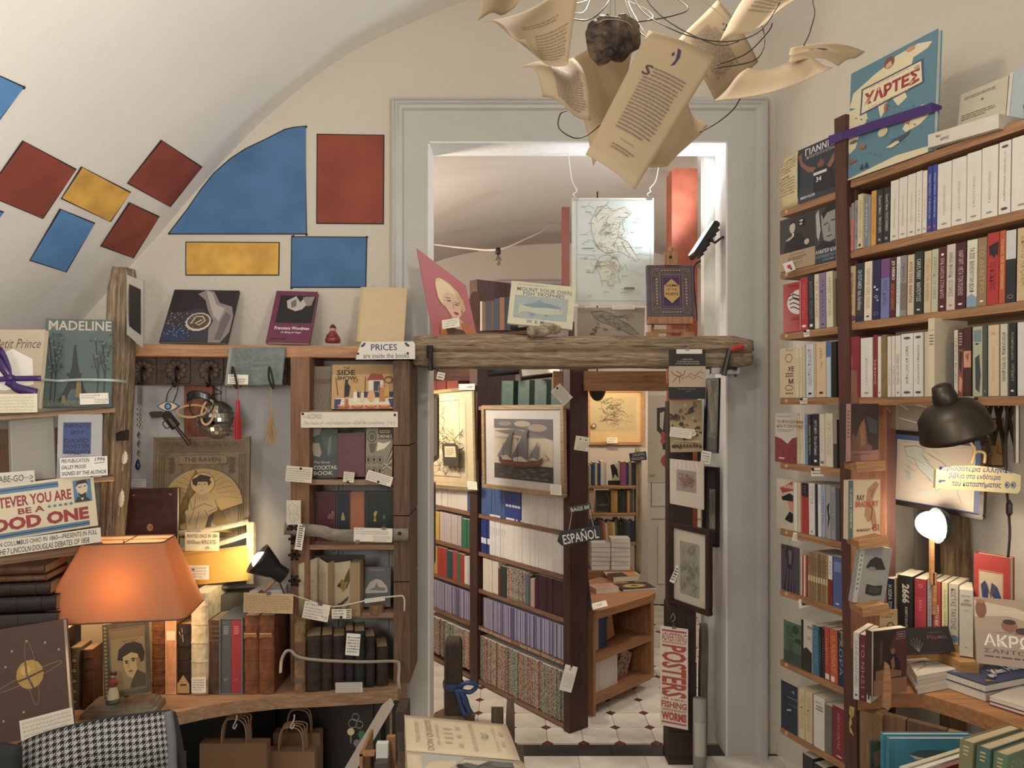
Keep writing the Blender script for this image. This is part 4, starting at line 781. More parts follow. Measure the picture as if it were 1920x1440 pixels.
# framed boy portrait book standing on the lamp base, doll beside it
M,w,h = quad((196,1312),(283,1297),(190,1172),2.74,2.80,2.76)
bk = thing('portrait_book','old olive tin-like book with a painted boy portrait on the lamp base','book',M)
MB().box((0,0,0),(w,.03,h),bev=.002).build('cover',mat('#57533f','mottle',.5,c2='#413d2d',scale=16),bk)
art(bk,w,h,[('r',.0,0,.11,1,'#47432f')] + [('e',.055,.05+.05*i,.03,.016,'#8c8050') for i in range(19)] + [('o',.15,.08,.92,.93,.002,'#8c8257'),('r',.17,.1,.9,.91,'#8b7c50'),('r',.17,.1,.9,.22,'#776a42'),('t','Magnus Edmund',.4,.24,.75,.28,'#4c4228',0,0,.25),
    ('p',[(.3,.5),(.34,.36),(.5,.29),(.68,.28),(.84,.33),(.9,.45),(.87,.55),(.78,.58),(.72,.46),(.5,.46),(.42,.52)],'#2e2719'),('p',[(.42,.47),(.6,.42),(.74,.45),(.79,.58),(.74,.68),(.62,.77),(.5,.73),(.43,.6)],'#b59c62'),('p',[(.7,.5),(.8,.52),(.78,.68),(.7,.8),(.64,.76),(.72,.66)],'#8a7444'),('p',[(.72,.66),(.9,.74),(.9,.9),(.55,.9),(.6,.8)],'#4a4026'),('r',.46,.52,.53,.54,'#332b1c'),('r',.6,.5,.69,.52,'#332b1c'),('e',.5,.555,.03,.012,'#332b1c'),('e',.645,.535,.03,.012,'#332b1c'),('l',[(.56,.52),(.53,.61),(.57,.625)],.0015,'#6d5a34'),('p',[(.52,.67),(.58,.655),(.65,.67),(.58,.685)],'#7d4a33')],y0=-.0006)
dl = thing('peg_doll','tiny doll in white skirt and red shawl standing by the portrait book','doll',P(212,1318,2.70))
MB().lathe([(0,0),(.024,0),(.024,.012),(.012,.016),(0,.018)],14).build('stand',mat('#38463a','plain',.5),dl,smooth=True)
MB().lathe([(.02,.016),(.017,.04),(.01,.06),(0,.062)],14).build('skirt',mat('#b9ac88','plain',.8),dl,smooth=True)
MB().lathe([(.01,.058),(.017,.068),(.014,.085),(.006,.092),(0,.092)],12).build('shawl',mat('#7d3328','plain',.8),dl,smooth=True)
MB().lathe([(0,.089),(.008,.092),(.0105,.1),(.008,.109),(0,.112)],12).build('head',mat('#b98a5c'),dl,smooth=True)
MB().lathe([(.0105,.098),(.0125,.104),(.01,.113),(0,.117)],12,(0,.002,0)).build('hair',mat('#2b1d17','plain',.7),dl,smooth=True)
# --- left-hand unit: shelves with Madeline etc.
def ls(xa,ya,Ya,xb,yb,Yb,d,th,label): return board('wooden_shelf',P(xa,ya,Ya),P(xb,yb,Yb),d,th,PINEX,label,'shelf')
ls(-150,789,2.5,216,765,2.83,.25,.016,'narrow pine shelf on which the green Madeline book stands')
ls(-150,918,2.5,214,893,2.83,.25,.018,'narrow pine shelf under the Infinite Jest proof copy')
ls(-150,1064,2.5,195,1020,2.83,.28,.03,'lowest pine shelf of the left unit above the stacked old books')
tag(MB().box((0,0,0),(.5,.02,1.06)).build('back_panel',mat('#8a6a48','wood',.7,axis=2),None,frame((.33*.6,.33,0),(0,0,1),(Xat(-130,2.75),2.8,CT+.0)) ),'dark wooden back panel of the shelves at far left','panel')
md = [('r',0,0,1,1,'#4d5f5c'),('t','MADELINE',.05,.02,.98,.13,'#b9ab92',0,.015)]
md += [('p',[(.43,.3),(.46,.3),(.49,.5),(.52,.62),(.6,.8),(.68,.95),(.58,.95),(.5,.8),(.4,.8),(.3,.95),(.2,.95),(.34,.75),(.4,.55)],'#2e322f'),('p',[(.42,.95),(.44,.82),(.5,.82),(.54,.95)],'#4d5f5c'),('r',.33,.62,.55,.66,'#2e322f')]
rg = random.Random(2)
for tx in (.1,.16,.78,.88): md += [('l',[(tx,.95),(tx+.02,.6),(tx-.03,.25)],.004,'#2f302c'),('l',[(tx+.01,.6),(tx+.1,.3)],.0025,'#2f302c'),('l',[(tx+.01,.65),(tx-.07,.4)],.0025,'#2f302c')]
for i in range(60): md += [('e',rg.choice((rg.uniform(.0,.28),rg.uniform(.66,1))),rg.uniform(.18,.6),.02,.012,rg.choice(('#3a4744','#5f706b','#33403c')))]
md += [('p',[(.47,.9),(.49,.72),(.55,.72),(.57,.92)],'#7d6a34'),('p',[(.27,.97),(.28,.88),(.33,.88),(.34,.97)],'#7d6a34'),('t','LUDWIG BEMELMANS',.02,.94,.7,.99,'#8a7d5c')]
cover((80,764),(209,762),(72,597),2.72,.014,'#4d5f5c','worn green-blue picture book titled Madeline showing an iron tower',md,Y2=2.8,Yt=2.78)
card((150,759),(204,757),(151,738),2.70,'typed label standing at the foot of the green Madeline book',[('w',.05,.1,.7,.5,2,'#5d564a'),('w',.5,.5,.97,.95,3,'#5d564a')],Y2=2.75)
cover((-58,765),(72,765),(-58,618),2.58,.02,'#b9a88c','beige Petit Prince book wrapped in white paper with purple ribbon',[('t','Le Petit Prince',.1,.12,.95,.24,'#5b4d40',0,0,.3),('p',[(.1,.4),(.55,.25),(.85,.38),(.9,.7),(.5,.78),(.1,.75)],'#ded8cc')],Yt=2.62)
pr = thing('purple_ribbon','glossy purple ribbon bow tied round the Petit Prince book','ribbon',P(20,709,2.53))
PU = mat('#3d2263','plain',.3)
for q in ([(-90,700),(-30,712),(20,710),(74,709)],[(18,712),(8,690),(-12,665),(-4,660),(12,690),(20,708)],[(20,708),(30,725),(50,733),(66,738),(40,730),(14,716)]):
    pts = [P(x,y,2.53) - P(20,709,2.53) + Vector((0,-.008*math.sin(i*1.5),0)) for i,(x,y) in enumerate(q)]
    b = MB(); Qp = bez(pts,5); vs = []
    for i,p in enumerate(Qp):
        t = (Qp[min(i+1,len(Qp)-1)]-Qp[max(0,i-1)]).normalized(); nr = t.cross(Vector((0,1,0))).normalized(); w_ = .009 + .008*math.sin(math.pi*i/len(Qp)) * (q[0][0] > -50)
        vs += [p+nr*w_,p-nr*w_]
    b.add(vs,[(2*i,2*i+1,2*i+3,2*i+2) for i in range(len(Qp)-1)]); b.build('ribbon_loop',PU,pr,smooth=True,mod=.0015)
MB().lathe([(0,-.012),(.012,-.008),(.014,0),(.011,.01),(0,.013)],10).build('knot',PU,pr,smooth=True)
cord('twisted_cord','pale blue twisted cord tied from purple ribbon to timber post','cord',[(74,711,2.56),(110,714),(150,712),(210,713),(237,716,2.82)],.005,'#a9bdbb',2.68)
card((-60,775),(70,773),(-60,740),2.5,'cream handwritten card leaning against the Petit Prince book',[('w',.3,.1,.98,.95,5,'#a3977f')],c='#ddd2b4')
for x,(bl,br,tl_,c,lab,pr_) in enumerate((((18,903),(104,896),(20,776),'#8f887c','faded grey book in clear plastic sleeve beside the Infinite Jest proof',[('r',.0,0,.05,1,'#77706a'),('r',.05,.0,.07,1,'#a8a196')]),
     ((106,896),(190,893),(106,777),'#a3a1a0','proof copy of Infinite Jest with blue panel and cloudy cover',[('p',[(0,.7),(.4,.6),(1,.75),(1,1),(0,1)],'#8e8d90'),('r',.12,.13,.75,.63,'#29407e'),('t','INFINITE',.15,.15,.72,.22,'#10182f',0,.02),('t','JEST',.28,.26,.6,.33,'#10182f',0,.02),('t','DAVID',.15,.39,.7,.46,'#141a30',0,.02),('t','FOSTER',.15,.48,.74,.55,'#141a30',0,.02),('t','WALLACE',.15,.57,.74,.64,'#141a30',0,.02)]))):
    cover(bl,br,tl_,2.66,.03,c,lab,pr_,Y2=2.72,Yt=2.7)
card((113,896),(202,891),(114,859),2.64,'white hand-lettered card: pre-publication galley proof signed by the author',[('t','PRE-PUBLICATION',.03,.06,.62,.26,'#2d2a28',0,.01,.2),('t','1996',.73,.04,.95,.24,'#2d2a28',0,.01,.2),('l',[(.72,.34),(.94,.32)],.002,'#2d2a28'),('t','GALLEY PROOF.',.03,.38,.55,.58,'#2d2a28',0,.01,.2),('t','SIGNED BY THE AUTHOR',.03,.7,.97,.9,'#2d2a28',0,.01,.2)],c='#e8e4da',Y2=2.7)
card((-70,918),(66,907),(-70,892),2.58,'white card arrow strip lettered ABE-GO and pinned above the red and blue poster',[('t','· ABE-GO···>',.45,.25,.98,.72,'#5d574d',0,.01,.1)],c='#d8d3c6',Y2=2.63,pin=[(.96,.85)])
po = [('r',0,0,1,1,'#d8caa6'),('r',.03,.05,.7,.16,'#4c7aa0'),('l',[(.03,.1),(.7,.1)],.003,'#2e3a4c'),('t','WHATEVER YOU ARE',.02,.22,.8,.42,'#9b3036',0,.03),('t','BE A',.36,.46,.57,.57,'#9b3036',0,.03),('t','GOOD ONE',.02,.6,.93,.84,'#9b3036',0,.05),('r',.03,.87,.93,.965,'#4c7aa0'),('l',[(.03,.92),(.93,.92)],.003,'#2e3a4c')]
po += [('e',.61+.045*i,.5,.014,.025,'#4c7aa0') for i in range(5)]
po += [('r',.82,.08,.97,.5,'#4c7aa0'),('p',[(0.84,.2),(0.861,.12),(0.929,.1),(0.943,.22),(0.929,.36),(0.888,.4),(0.854,.33)],'#d3bfa0'),('p',[(0.84,.22),(0.854,.1),(0.929,.08),(0.95,.2),(0.929,.15),(0.861,.16)],'#2d2a30'),('p',[(0.854,.3),(0.881,.36),(0.929,.32),(0.915,.42),(0.875,.42)],'#2d2a30'),('p',[(0.82,.5),(0.847,.4),(0.929,.42),(0.963,.5)],'#333138'),('p',[(0.875,.42),(0.902,.42),(0.888,.48)],'#d3bfa0'),('l',[(0.861,.22),(0.888,.21)],.003,'#333'+'138'),('l',[(0.909,.21),(0.929,.2)],.003,'#333138')]
card((-50,1023),(184,985),(-50,917),2.5,'cream, red and blue letterpress poster reading Whatever you are be a good one',po,c='#d8caa6',Y2=2.72,Yt=2.5,pin=[(.985,.03)],name='poster',cat='poster')
card((-50,1051),(190,1016),(-50,1021),2.48,'white handwritten strip about a Columbus, Ohio printing under the red and blue poster',[('t','PRINTED IN COLUMBUS·OHIO IN 1860—PRESENTS IN FULL',.03,.1,.97,.42,'#3a3733',0,.01,.1),('t','TEXT OF THE·7·LINCOLN·DOUGLAS DEBATES OF 1858',.02,.55,.9,.92,'#3a3733',0,.01,.1)],Y2=2.71)
# stack of old dark books below
zb = CT+.0
st = [(1196,1150,'#2c2220','black thick',106),(1146,1118,'#231b1c','black worn',103),(1116,1092,'#2f1f1c','maroon-black',92),(1090,1078,'#6b4629','thin brown',85),(1077,1060,'#5a381f','brown gilt',82)]
for i,(y0,y1,c,nm,x1) in enumerate(st):
    Y = 2.62; za,zb_ = Zat(y0,Y),Zat(y1,Y); M = Matrix.Translation((Xat(x1,Y),Y,za)) @ Matrix.Rotation(.17,4,'Z') @ Matrix.Rotation(math.radians(-90),4,'Y')
    book(M,.001+zb_-za-.002,.2,.33,LEATH(c),'%s old leather book lying in the stack at far left' % nm,'stack of old leather books',True,pm=PAGED,rnd=1,bands=4)
tag(MB().box((-.32,0,0),(-.07,.12,Zat(1196,2.62)-CT-.002)).build('wooden_crate',PINEX,None,Matrix.Translation((Xat(104,2.62),2.64,CT+.001)) @ Matrix.Rotation(.17,4,'Z')),'wooden box under the stack of old leather books','box')
# planet book
M,w,h = quad((-60,1405),(133,1372),(-88,1195),2.5,2.52,2.55)
book(M,.03,w,h,mat('#5d463f','plain',.6,scale=60),'large brown cloth book with gilt ringed planet, leaning at far left',None,True,True,prints=[('e',.64,.44,.135,.13,'#c29a3a'),('e',.6,.4,.05,.045,'#d8b252'),('l',[(.45,.5),(.6,.47),(.78,.42)],.007,'#5d463f'),('l',[(.6,.3),(.61,.44),(.67,.57)],.006,'#5d463f')] + [('l',[(.64+.33*math.cos(t)*.98,.46+.035*math.sin(t)-.09*math.cos(t)) for t in [2*math.pi*i/28 for i in range(29)]],.0016,'#a98f5c'),('l',[(.66+.05*math.cos(t)+.03*math.sin(t),.43+.29*math.sin(t)) for t in [2*math.pi*i/28 for i in range(29)]],.0012,'#a98f5c')] + [('r',x,y,x+.02,y+.02,'#b8a078') for x,y in ((.62,.13),(.8,.17),(.93,.25),(.47,.2),(.4,.33),(.35,.8),(.55,.75))])
card((40,1390),(140,1362),(36,1352),2.4,'white handwritten card at the foot of the planet book above the chair',[('w',.05,.1,.95,.9,4,'#8f887a')],Y2=2.5,Yt=2.42)
# houndstooth chair cover
ch_ = thing('upholstered_chair','chair back draped in black and white houndstooth cloth at lower left','chair',P(190,1440,2.05))
hm = mat('#8f8f90','plain',.9)
nt,lk = hm.node_tree.nodes,hm.node_tree.links
hm = bpy.data.materials.new('houndstooth'); hm.use_nodes = True; nt,lk = hm.node_tree.nodes,hm.node_tree.links; bs_ = nt['Principled BSDF']; bs_.inputs['Roughness'].default_value = .9
tc = nt.new('ShaderNodeUVMap'); sp = nt.new('ShaderNodeSeparateXYZ'); lk.new(tc.outputs[0],sp.inputs[0])
def mth(op,a,b_=None):
    m = nt.new('ShaderNodeMath'); m.operation = op
    for i,q in enumerate((a,b_)):
        if q is None: continue
        if isinstance(q,(int,float)): m.inputs[i].default_value = q
        else: lk.new(q,m.inputs[i])
    return m.outputs[0]
fx,fy = mth('FRACT',sp.outputs[0]),mth('FRACT',sp.outputs[1]); sx,sy = mth('LESS_THAN',fx,.5),mth('LESS_THAN',fy,.5); dg = mth('LESS_THAN',mth('FRACT',mth('MULTIPLY',mth('ADD',sp.outputs[0],sp.outputs[1]),2)),.5)
both = mth('MULTIPLY',sx,sy); one = mth('ABSOLUTE',mth('SUBTRACT',sx,sy)); val = mth('ADD',both,mth('MULTIPLY',one,dg))
mxn = nt.new('ShaderNodeMix'); mxn.data_type = 'RGBA'; lk.new(val,mxn.inputs[0]); mxn.inputs[6].default_value = lin('#a8a7a6'); mxn.inputs[7].default_value = lin('#1a1a1e'); lk.new(mxn.outputs[2],bs_.inputs['Base Color'])
tp = bez([(x,0,y) for x,y in ((-40,1436),(40,1392),(110,1368),(190,1350),(260,1342),(315,1334))],4)
def cl_(a,b_):
    i = a*(len(tp)-1); k = min(int(i),len(tp)-2); q = tp[k].lerp(tp[k+1],i-k); return P(q.x + b_*14*a,q.z + 190*b_,2.12-.06*math.sin(math.pi*min(1,b_*1.4))-.05*a) - P(190,1440,2.05) + Vector((0,.012*math.sin(a*15)*b_,0))
o = MB().surf(cl_,30,14).build('houndstooth_cloth',hm,ch_,smooth=True,mod=.004)
uv = o.data.uv_layers.new(name='UVMap')
for p in o.data.polygons:
    for li in p.loop_indices: vi = o.data.loops[li].vertex_index; uv.data[li].uv = ((vi % 31)/30*27,(vi//31)/14*16)
MB().surf(lambda a,b_: cl_(a,b_) + Vector((0,.03+.05*b_,-.01)),16,6).build('backrest',mat('#33343a','plain',.8),ch_,smooth=True,mod=.03)
fb = bez([P(315,1334,2.03)-P(190,1440,2.05),P(322,1385,2.02)-P(190,1440,2.05),P(324,1440,2.02)-P(190,1440,2.05),P(330,1520,2.02)-P(190,1440,2.05)],5)
MB().tube(fb,.012,6).build('piping',mat('#6f7075','plain',.8),ch_,smooth=True)
for x in (-.18,.17): MB().box((x-.02,.06,-P(190,1440,2.05).z),(x+.02,.1,0)).build('leg',BLK,ch_)
tag(MB().surf(lambda a,b_: P(-60+95*a,1385+18*a+60*b_,2.0+.02*math.sin(a*5)),8,4).build('dark_cushion',mat('#2b2f31','plain',.9),None,smooth=True,mod=.03),'dark grey cushion edge at lower left corner beside the houndstooth cloth','cushion')
# paper bags hanging under the counter
KR = mat('#8a6848','plain',.8)
for i,(xa,xb,yt,Y,hx) in enumerate(((374,500,1395,2.96,438),(512,600,1375,3.12,560),(496,590,1410,3.02,545))):
    g = thing('paper_bag',('left brown paper bag hanging from hook under the counter','rear brown paper bag hanging under the counter','front right brown paper bag hanging under the counter')[i],'bag',P(xa,1500,Y),'brown paper bags')
    w_ = (xb-xa)/F*Y; h_ = (1500-yt)/F*Y
    MB().box((0,0,0),(w_,.05,h_)).build('bag_body',KR,g); MB().box((.004,-.001,h_-.006),(w_-.004,.051,h_+.001)).build('folded_rim',KR,g)
    cx_ = (hx-xa)/F*Y
    for k in range(4 if i != 1 else 2):
        y = .004+.011*k; MB().tube(bez([(cx_-.05-.002*k,y,h_-.03),(cx_-.048,y,h_+.05),(cx_-.03,y,h_+.092+.003*k),(cx_+.02+.01*k,y,h_+.094+.003*k),(cx_+.045+.003*k,y,h_+.06),(cx_+.05+.003*k,y,h_-.03)],5),.0032,6).build('handle',mat('#9a7a55','plain',.8),g,smooth=True)
for i,x in enumerate((441,549)): cord('metal_hook','%s steel hook under the counter holding paper bags' % ('left','right')[i],'hook',[(x+3,1340,2.93),(x+2,1350),(x-4,1362),(x-1,1366),(x+3,1358)],.003,'#b8b5ae',2.93,rough=.3)
ky = thing('key_bunch','bunch of keys with green and cream heads hanging under the counter','keys',P(664,1345,2.96))
KM = mat('#8f8a80','metal',.35)
for cx_,cz_,r in ((-.006,-.025,.017),(.005,0,.014),(.02,-.03,.014)): MB().tube([(cx_+r*math.cos(a),.002,cz_+r*math.sin(a)) for a in [k*math.pi/7 for k in range(15)]],.002,5).build('key_ring',KM,ky,smooth=True)
for cx_,cz_,c,a in ((-.012,-.055,'#c9bb8c',0),(.03,-.065,'#2f6b4a',.2),(.012,-.1,'#77726a',.05)):
    R_ = Matrix.Translation((cx_,-.004,cz_)) @ Matrix.Rotation(a,4,'Y'); k = MB().lathe([(0,-.002),(.014,-.002),(.014,.002),(0,.002)],14).build('key',mat(c,'plain',.4),ky,R_ @ Matrix.Rotation(math.pi/2,4,'X'))
    MB().prism([(-.003,-.045),(.002,-.047),(.004,-.03),(.0025,-.012),(-.003,-.012)],-.001,.001).build('key_blade',KM,ky,R_)
# ---------------------------------------------------------------- doorway: beam and what stands on it
BMY = 3.15
rough_post('driftwood_beam','long weathered driftwood beam clamped across the doorway','beam',P(779,660,3.24),P(1405,662,3.24),58/F*3.2,.16,mat('#b09778','wood',.85,c2='#54432f',axis=2,scale=30,bump=.7),70,.009,seed=9,crack=.034,split=1.5)
BT = Zat(634,3.24)
for i,(x,xx,rd) in enumerate(((808,812,0),(1365,1378,1))):
    c = thing('bar_clamp',('black bar clamp gripping the left end of driftwood beam','black bar clamp with red handle at the right end of driftwood beam')[i],'clamp',P(x,690,3.12))
    f = lambda px,py,Y: P(px,py,Y) - P(x,690,3.12)
    tx,ty = (806,648) if not i else (1366,655)
    MB().tube([f(tx,ty,3.12),f(x,695,3.12)] if not i else [f(1368,655,3.12),f(1357,704,3.12)],.011,6).build('slide_bar',BLK,c)
    MB().tube([f(x-6,690,3.12),f(x+14,690,3.12),f(x+14,704,3.3)],.008,6).build('jaw',BLK,c)
    if i: MB().tube([f(1366,660,3.12),f(1372,655,3.12),f(1374,654,3.12),f(1393,649,3.12)],[.009,.009,.014,.013],8).build('handle',mat('#b5302a','plain',.35),c); MB().box(f(1334,701,3.15),f(1383,690,3.18)).build('steel_bar',mat('#a9a9a5','metal',.35),c)
    else: MB().tube([f(806,648,3.12),f(806,672,3.12)],.014,8).build('handle',BLK,c)
card((818,710),(832,713),(816,696),3.1,'small white paper flag on the left clamp',[('w',.1,.1,.9,.9,2,'#9b968e')])
# pink portrait poster book, tilted
pk = [
  ('p',[(.25,.36),(.3,.25),(.4,.2),(.6,.2),(.76,.27),(.84,.4),(.86,.55),(.78,.62),(.74,.46),(.5,.4),(.4,.6),(.3,.55)],'#e6c48c'),
  ('p',[(.38,.45),(.5,.36),(.68,.4),(.76,.52),(.74,.66),(.64,.76),(.5,.72),(.4,.6)],'#e8bfa0'),('p',[(.28,.3),(.45,.2),(.62,.24),(.72,.34),(.5,.36),(.38,.46),(.36,.6),(.26,.5)],'#f0d6a4'),('p',[(.7,.3),(.84,.38),(.84,.56),(.76,.58)],'#d9ae74'),
  ('p',[(.5,.72),(.66,.72),(.8,.86),(.6,1),(.4,.92)],'#e0b090'),('p',[(.2,.86),(.46,.78),(.55,.9),(.6,1),(.14,1)],'#d98a35'),('p',[(.68,.8),(.9,.84),(1,1),(.66,1)],'#d07a3a'),
  ('p',[(.55,.655),(.62,.64),(.68,.66),(.62,.69)],'#b0303a'),('l',[(.46,.5),(.54,.49)],.004,'#4a2a22'),('l',[(.62,.52),(.7,.52)],.004,'#4a2a22'),('l',[(.44,.46),(.55,.45)],.003,'#8a5a3a'),('l',[(.62,.48),(.72,.49)],.003,'#8a5a3a'),('l',[(.58,.5),(.57,.6),(.6,.61)],.003,'#c48a70')]
A,B,C = P(813,632,3.14),P(893,627,3.36),P(781,466,3.2)
M = frame(B-A,C-A,A); 
pb = thing('portrait_poster','pink laminated portrait of a blonde woman tilted on the beam left end','poster',frame((1,0,0),(0,0,1),A))
def pf(a,b_): return (P(813+80*a-(32-12*a)*b_,632-5*a-(166-75*a)*b_,3.14+.2*a+.05*b_) - A)
PN = (pf(1,.5)-pf(0,.5)).cross(pf(.5,1)-pf(.5,0)).normalized(); PN = -PN if PN.y > 0 else PN
MB().surf(pf,6,6).build('board',mat('#c4656b','plain',.3),pb,mod=.004)
art(pb,.25,.33,pk,name='picture',warp=lambda x,y,k: pf(x,1-y) + PN*(.003-k*2))
card((830,617),(862,612),(832,600),3.1,'small white note at the foot of the pink portrait',[('w',.1,.1,.9,.9,3,'#8f8a82')],Yt=3.12)
tag(MB().prism([(0,0),(.16,0),(.13,.04),(.05,.06),(0,.05)],0,.05).build('wooden_block',mat('#6a4a2e','wood',.7,axis=0),None,Matrix.Translation(P(812,637,3.2))),'dark wedge of wood supporting the pink portrait on the beam','block')
fs = [('r',.08,.32,.9,.84,'#9caaab'),('o',.08,.32,.9,.84,.001,'#7d8c90'),('t','MOUNT YOUR OWN',.1,.12,.94,.21,'#5b6672',0,.005),('t','FISH TROPHIES',.2,.22,.84,.31,'#5b6672',0,.005),('b',.1,.04,.7,.08,1,'#9b987c'),('t','W. E. Moore',.29,.87,.72,.95,'#5b6672',0,.01),
      ('p',[(.14,.48),(.2,.54),(.35,.48),(.55,.45),(.75,.5),(.85,.6),(.8,.68),(.66,.72),(.45,.72),(.3,.68),(.2,.7),(.14,.76),(.16,.62)],'#b9bda4'),('p',[(.2,.54),(.35,.48),(.55,.45),(.75,.5),(.83,.56),(.6,.56),(.35,.58)],'#77909a'),('p',[(.38,.47),(.46,.38),(.54,.45)],'#7f98a2'),('p',[(.3,.7),(.42,.72),(.36,.8)],'#7f98a2'),('p',[(.55,.72),(.62,.72),(.58,.78)],'#7f98a2'),('c',.79,.6,.012,.02,.001,'#4d5f68'),('l',[(.73,.52),(.71,.6),(.74,.69)],.001,'#7d8d88')]
cover((951,606),(1073,618),(955,526),3.22,.02,'#cfc9a8','cream dust-jacketed fish trophies book with a pale blue trout, on the beam',fs,Yt=3.25)
kn = tag(MB().lathe([(0,-.075),(.02,-.07),(.028,-.05),(.02,-.03),(.026,-.005),(.018,.02),(.022,.05),(.012,.07),(0,.075)],10).build('driftwood_piece',mat('#a8987c','stone',.9,c2='#6f6048',scale=30),None,Matrix.Translation(P(1020,620,3.14)) @ Matrix.Rotation(math.radians(84),4,'Y'),True),'knotty pale driftwood lump on the beam before the fish book','driftwood')
# hanging map of Greece
GMY = 3.52
def greece(sc=1,land='#cfd0bf',sea='#c9d2cd',ink='#77705e',pink='#b98d7a'):
    rg = random.Random(8); c = [('r',0,0,1,1,sea)]
    main = [(.3,.06),(.42,.04),(.5,.1),(.66,.06),(.75,.12),(.62,.2),(.66,.3),(.6,.36),(.72,.42),(.8,.52),(.74,.56),(.6,.5),(.5,.5),(.4,.52),(.3,.46),(.22,.34),(.2,.2)]
    pelo = [(.32,.55),(.44,.53),(.56,.57),(.6,.64),(.56,.7),(.6,.82),(.5,.78),(.48,.88),(.42,.78),(.36,.84),(.32,.72),(.26,.64)]
    c += [('p',main,land),('p',pelo,land),('l',main+[main[0]],.0018*sc,ink),('l',pelo+[pelo[0]],.0018*sc,ink)]
    c += [('p',[(.62,.4),(.72,.44),(.86,.58),(.82,.6),(.7,.5)],land),('l',[(.62,.4),(.72,.44),(.86,.58),(.82,.6),(.7,.5),(.62,.4)],.0015*sc,ink),('p',[(.1,.55),(.14,.6),(.12,.66),(.08,.6)],land)]
    for i in range(26): x,y = rg.uniform(.62,.95),rg.uniform(.5,.92); c.append(('e',x,y,rg.uniform(.008,.025),rg.uniform(.005,.014),land,rg.uniform(0,3)))
    for i in range(70):
        x,y = rg.uniform(.24,.62),rg.uniform(.08,.5) if i % 3 else rg.uniform(.56,.76); c.append(('l',[(x+rg.uniform(-.05,.05)*k,y+rg.uniform(-.03,.03)*k) for k in range(4)],.0016*sc,rg.choice((ink,pink,'#8fa08c'))))
    for i in range(60): x,y = rg.uniform(.04,.85),rg.uniform(.05,.95); c.append(('b',x,y,x+rg.uniform(.05,.12),y+.014,1,ink))
    return c + [('r',.64,.86,.78,.882,ink),('o',.005,.005,.995,.995,.0015*sc,ink)]
mapm = mat('#d5d6c8')
M,w,h = quad((1072,573),(1226,573),(1067,371),GMY)
mp_ = thing('hanging_map','large pale printed map of Greece hanging by strings in the doorway','map',M)
MB().box((0,0,0),(w,.001,h)).build('sheet',mapm,mp_); art(mp_,w*.9,h*.94,greece(),name='map_print',M=Matrix.Translation((w*.05,0,h*.03)))
art(mp_,w,h,[('l',[(0,.53),(1,.53)],.0012,'#b0ad9c'),('o',0,0,1,1,.002,'#c9cac0')],name='fold_line')
for x in (.05,.95):
    MB().box((x*w-.012,-.004,h-.012),(x*w+.012,.004,h+.004)).build('clip',mat('#a9a9a9','metal',.3),mp_); MB().box((x*w-.012,-.004,-.006),(x*w+.012,.004,.01)).build('clip',mat('#a9a9a9','metal',.3),mp_)
    MB().tube(bez([(x*w,0,h),(x*w-.012,0,h+.018),(x*w+.004,0,h+.03),(x*w-.0,0,h+.045),(x*w-.02 if x < .5 else x*w+.03,0,h+.09),(x*w-.035 if x < .5 else x*w+.05,0,OZ-Zat(573,GMY))],5),.0022,5).build('string',mat('#d5d2c8','plain',.8),mp_)
card((1148,580),(1190,580),(1148,573),GMY-.01,'small white label under the hanging map of Greece',[('w',.1,.1,.9,.9,2,'#8f8a82')])
cr = [('r',0,0,1,1,'#a59987')]; rg = random.Random(5)
isl = [(.2,.15),(.35,.1),(.5,.2),(.62,.4),(.78,.6),(.92,.9),(.8,.92),(.66,.75),(.5,.6),(.36,.5),(.26,.35)]
cr += [('p',isl,'#8f8473'),('l',isl + [isl[0]],.003,'#5a5044')] + [('l',[(x+rg.uniform(-.06,.06),y+rg.uniform(-.08,.08)) for k in range(5)],.0018,'#655b4e') for x,y in [(rg.uniform(.3,.75),rg.uniform(.2,.75)) for i in range(26)]] + [('e',rg.uniform(.2,.3),rg.uniform(.6,.95),.02,.04,'#655b4e',1) for i in range(8)]
card((1082,632),(1208,632),(1076,577),3.62,'grey-brown relief map of an island standing behind the beam',cr,c='#a59987',Yt=3.6,name='island_map',cat='map')
# easel with purple and gilt book
ez = thing('display_easel','small wooden display easel standing on the right part of beam','easel',Matrix.Translation(P(1257,630,3.22)))
EW = mat('#a9743c','wood',.5,axis=2,scale=20); e0 = P(1257,630,3.22); f = lambda px,py,Y: P(px,py,Y) - e0
for x in (1222,1288): MB().tube([f(x,631,3.19),f(x+(3 if x < 1250 else -3),594,3.24)],.008,4).build('leg',EW,ez)
MB().box(f(1214,631,3.17),f(1232,624,3.21)).build('foot',EW,ez); MB().box(f(1281,631,3.17),f(1297,624,3.21)).build('foot',EW,ez)
MB().box(f(1216,607,3.17),f(1294,596,3.22),bev=.002).build('tray',EW,ez); MB().box(f(1226,624,3.2),f(1286,618,3.22)).build('stretcher',EW,ez)
MB().tube([f(1257,600,3.24),f(1258,470,3.27)],.013,6).lathe([(.013,0),(.012,.012),(0,.02)],8,tuple(f(1258,470,3.27))).build('mast',EW,ez)
MB().box(f(1247,497,3.2),f(1267,474,3.24),bev=.003).build('top_clamp',EW,ez); MB().lathe([(0,-.004),(.006,-.003),(.007,0)],10).build('screw_knob',IR,ez,Matrix.Translation(f(1257,482,3.2)) @ Matrix.Rotation(math.radians(-90),4,'X'))
gm = [('o',.06,.04,.95,.96,.0025,'#3a2c3c'),('o',.09,.06,.92,.94,.001,'#8c7448'),('r',.3,.2,.73,.8,'#3d2150'),('o',.27,.18,.76,.82,.0018,'#8c7448'),('o',.33,.22,.7,.78,.001,'#9b8550')]
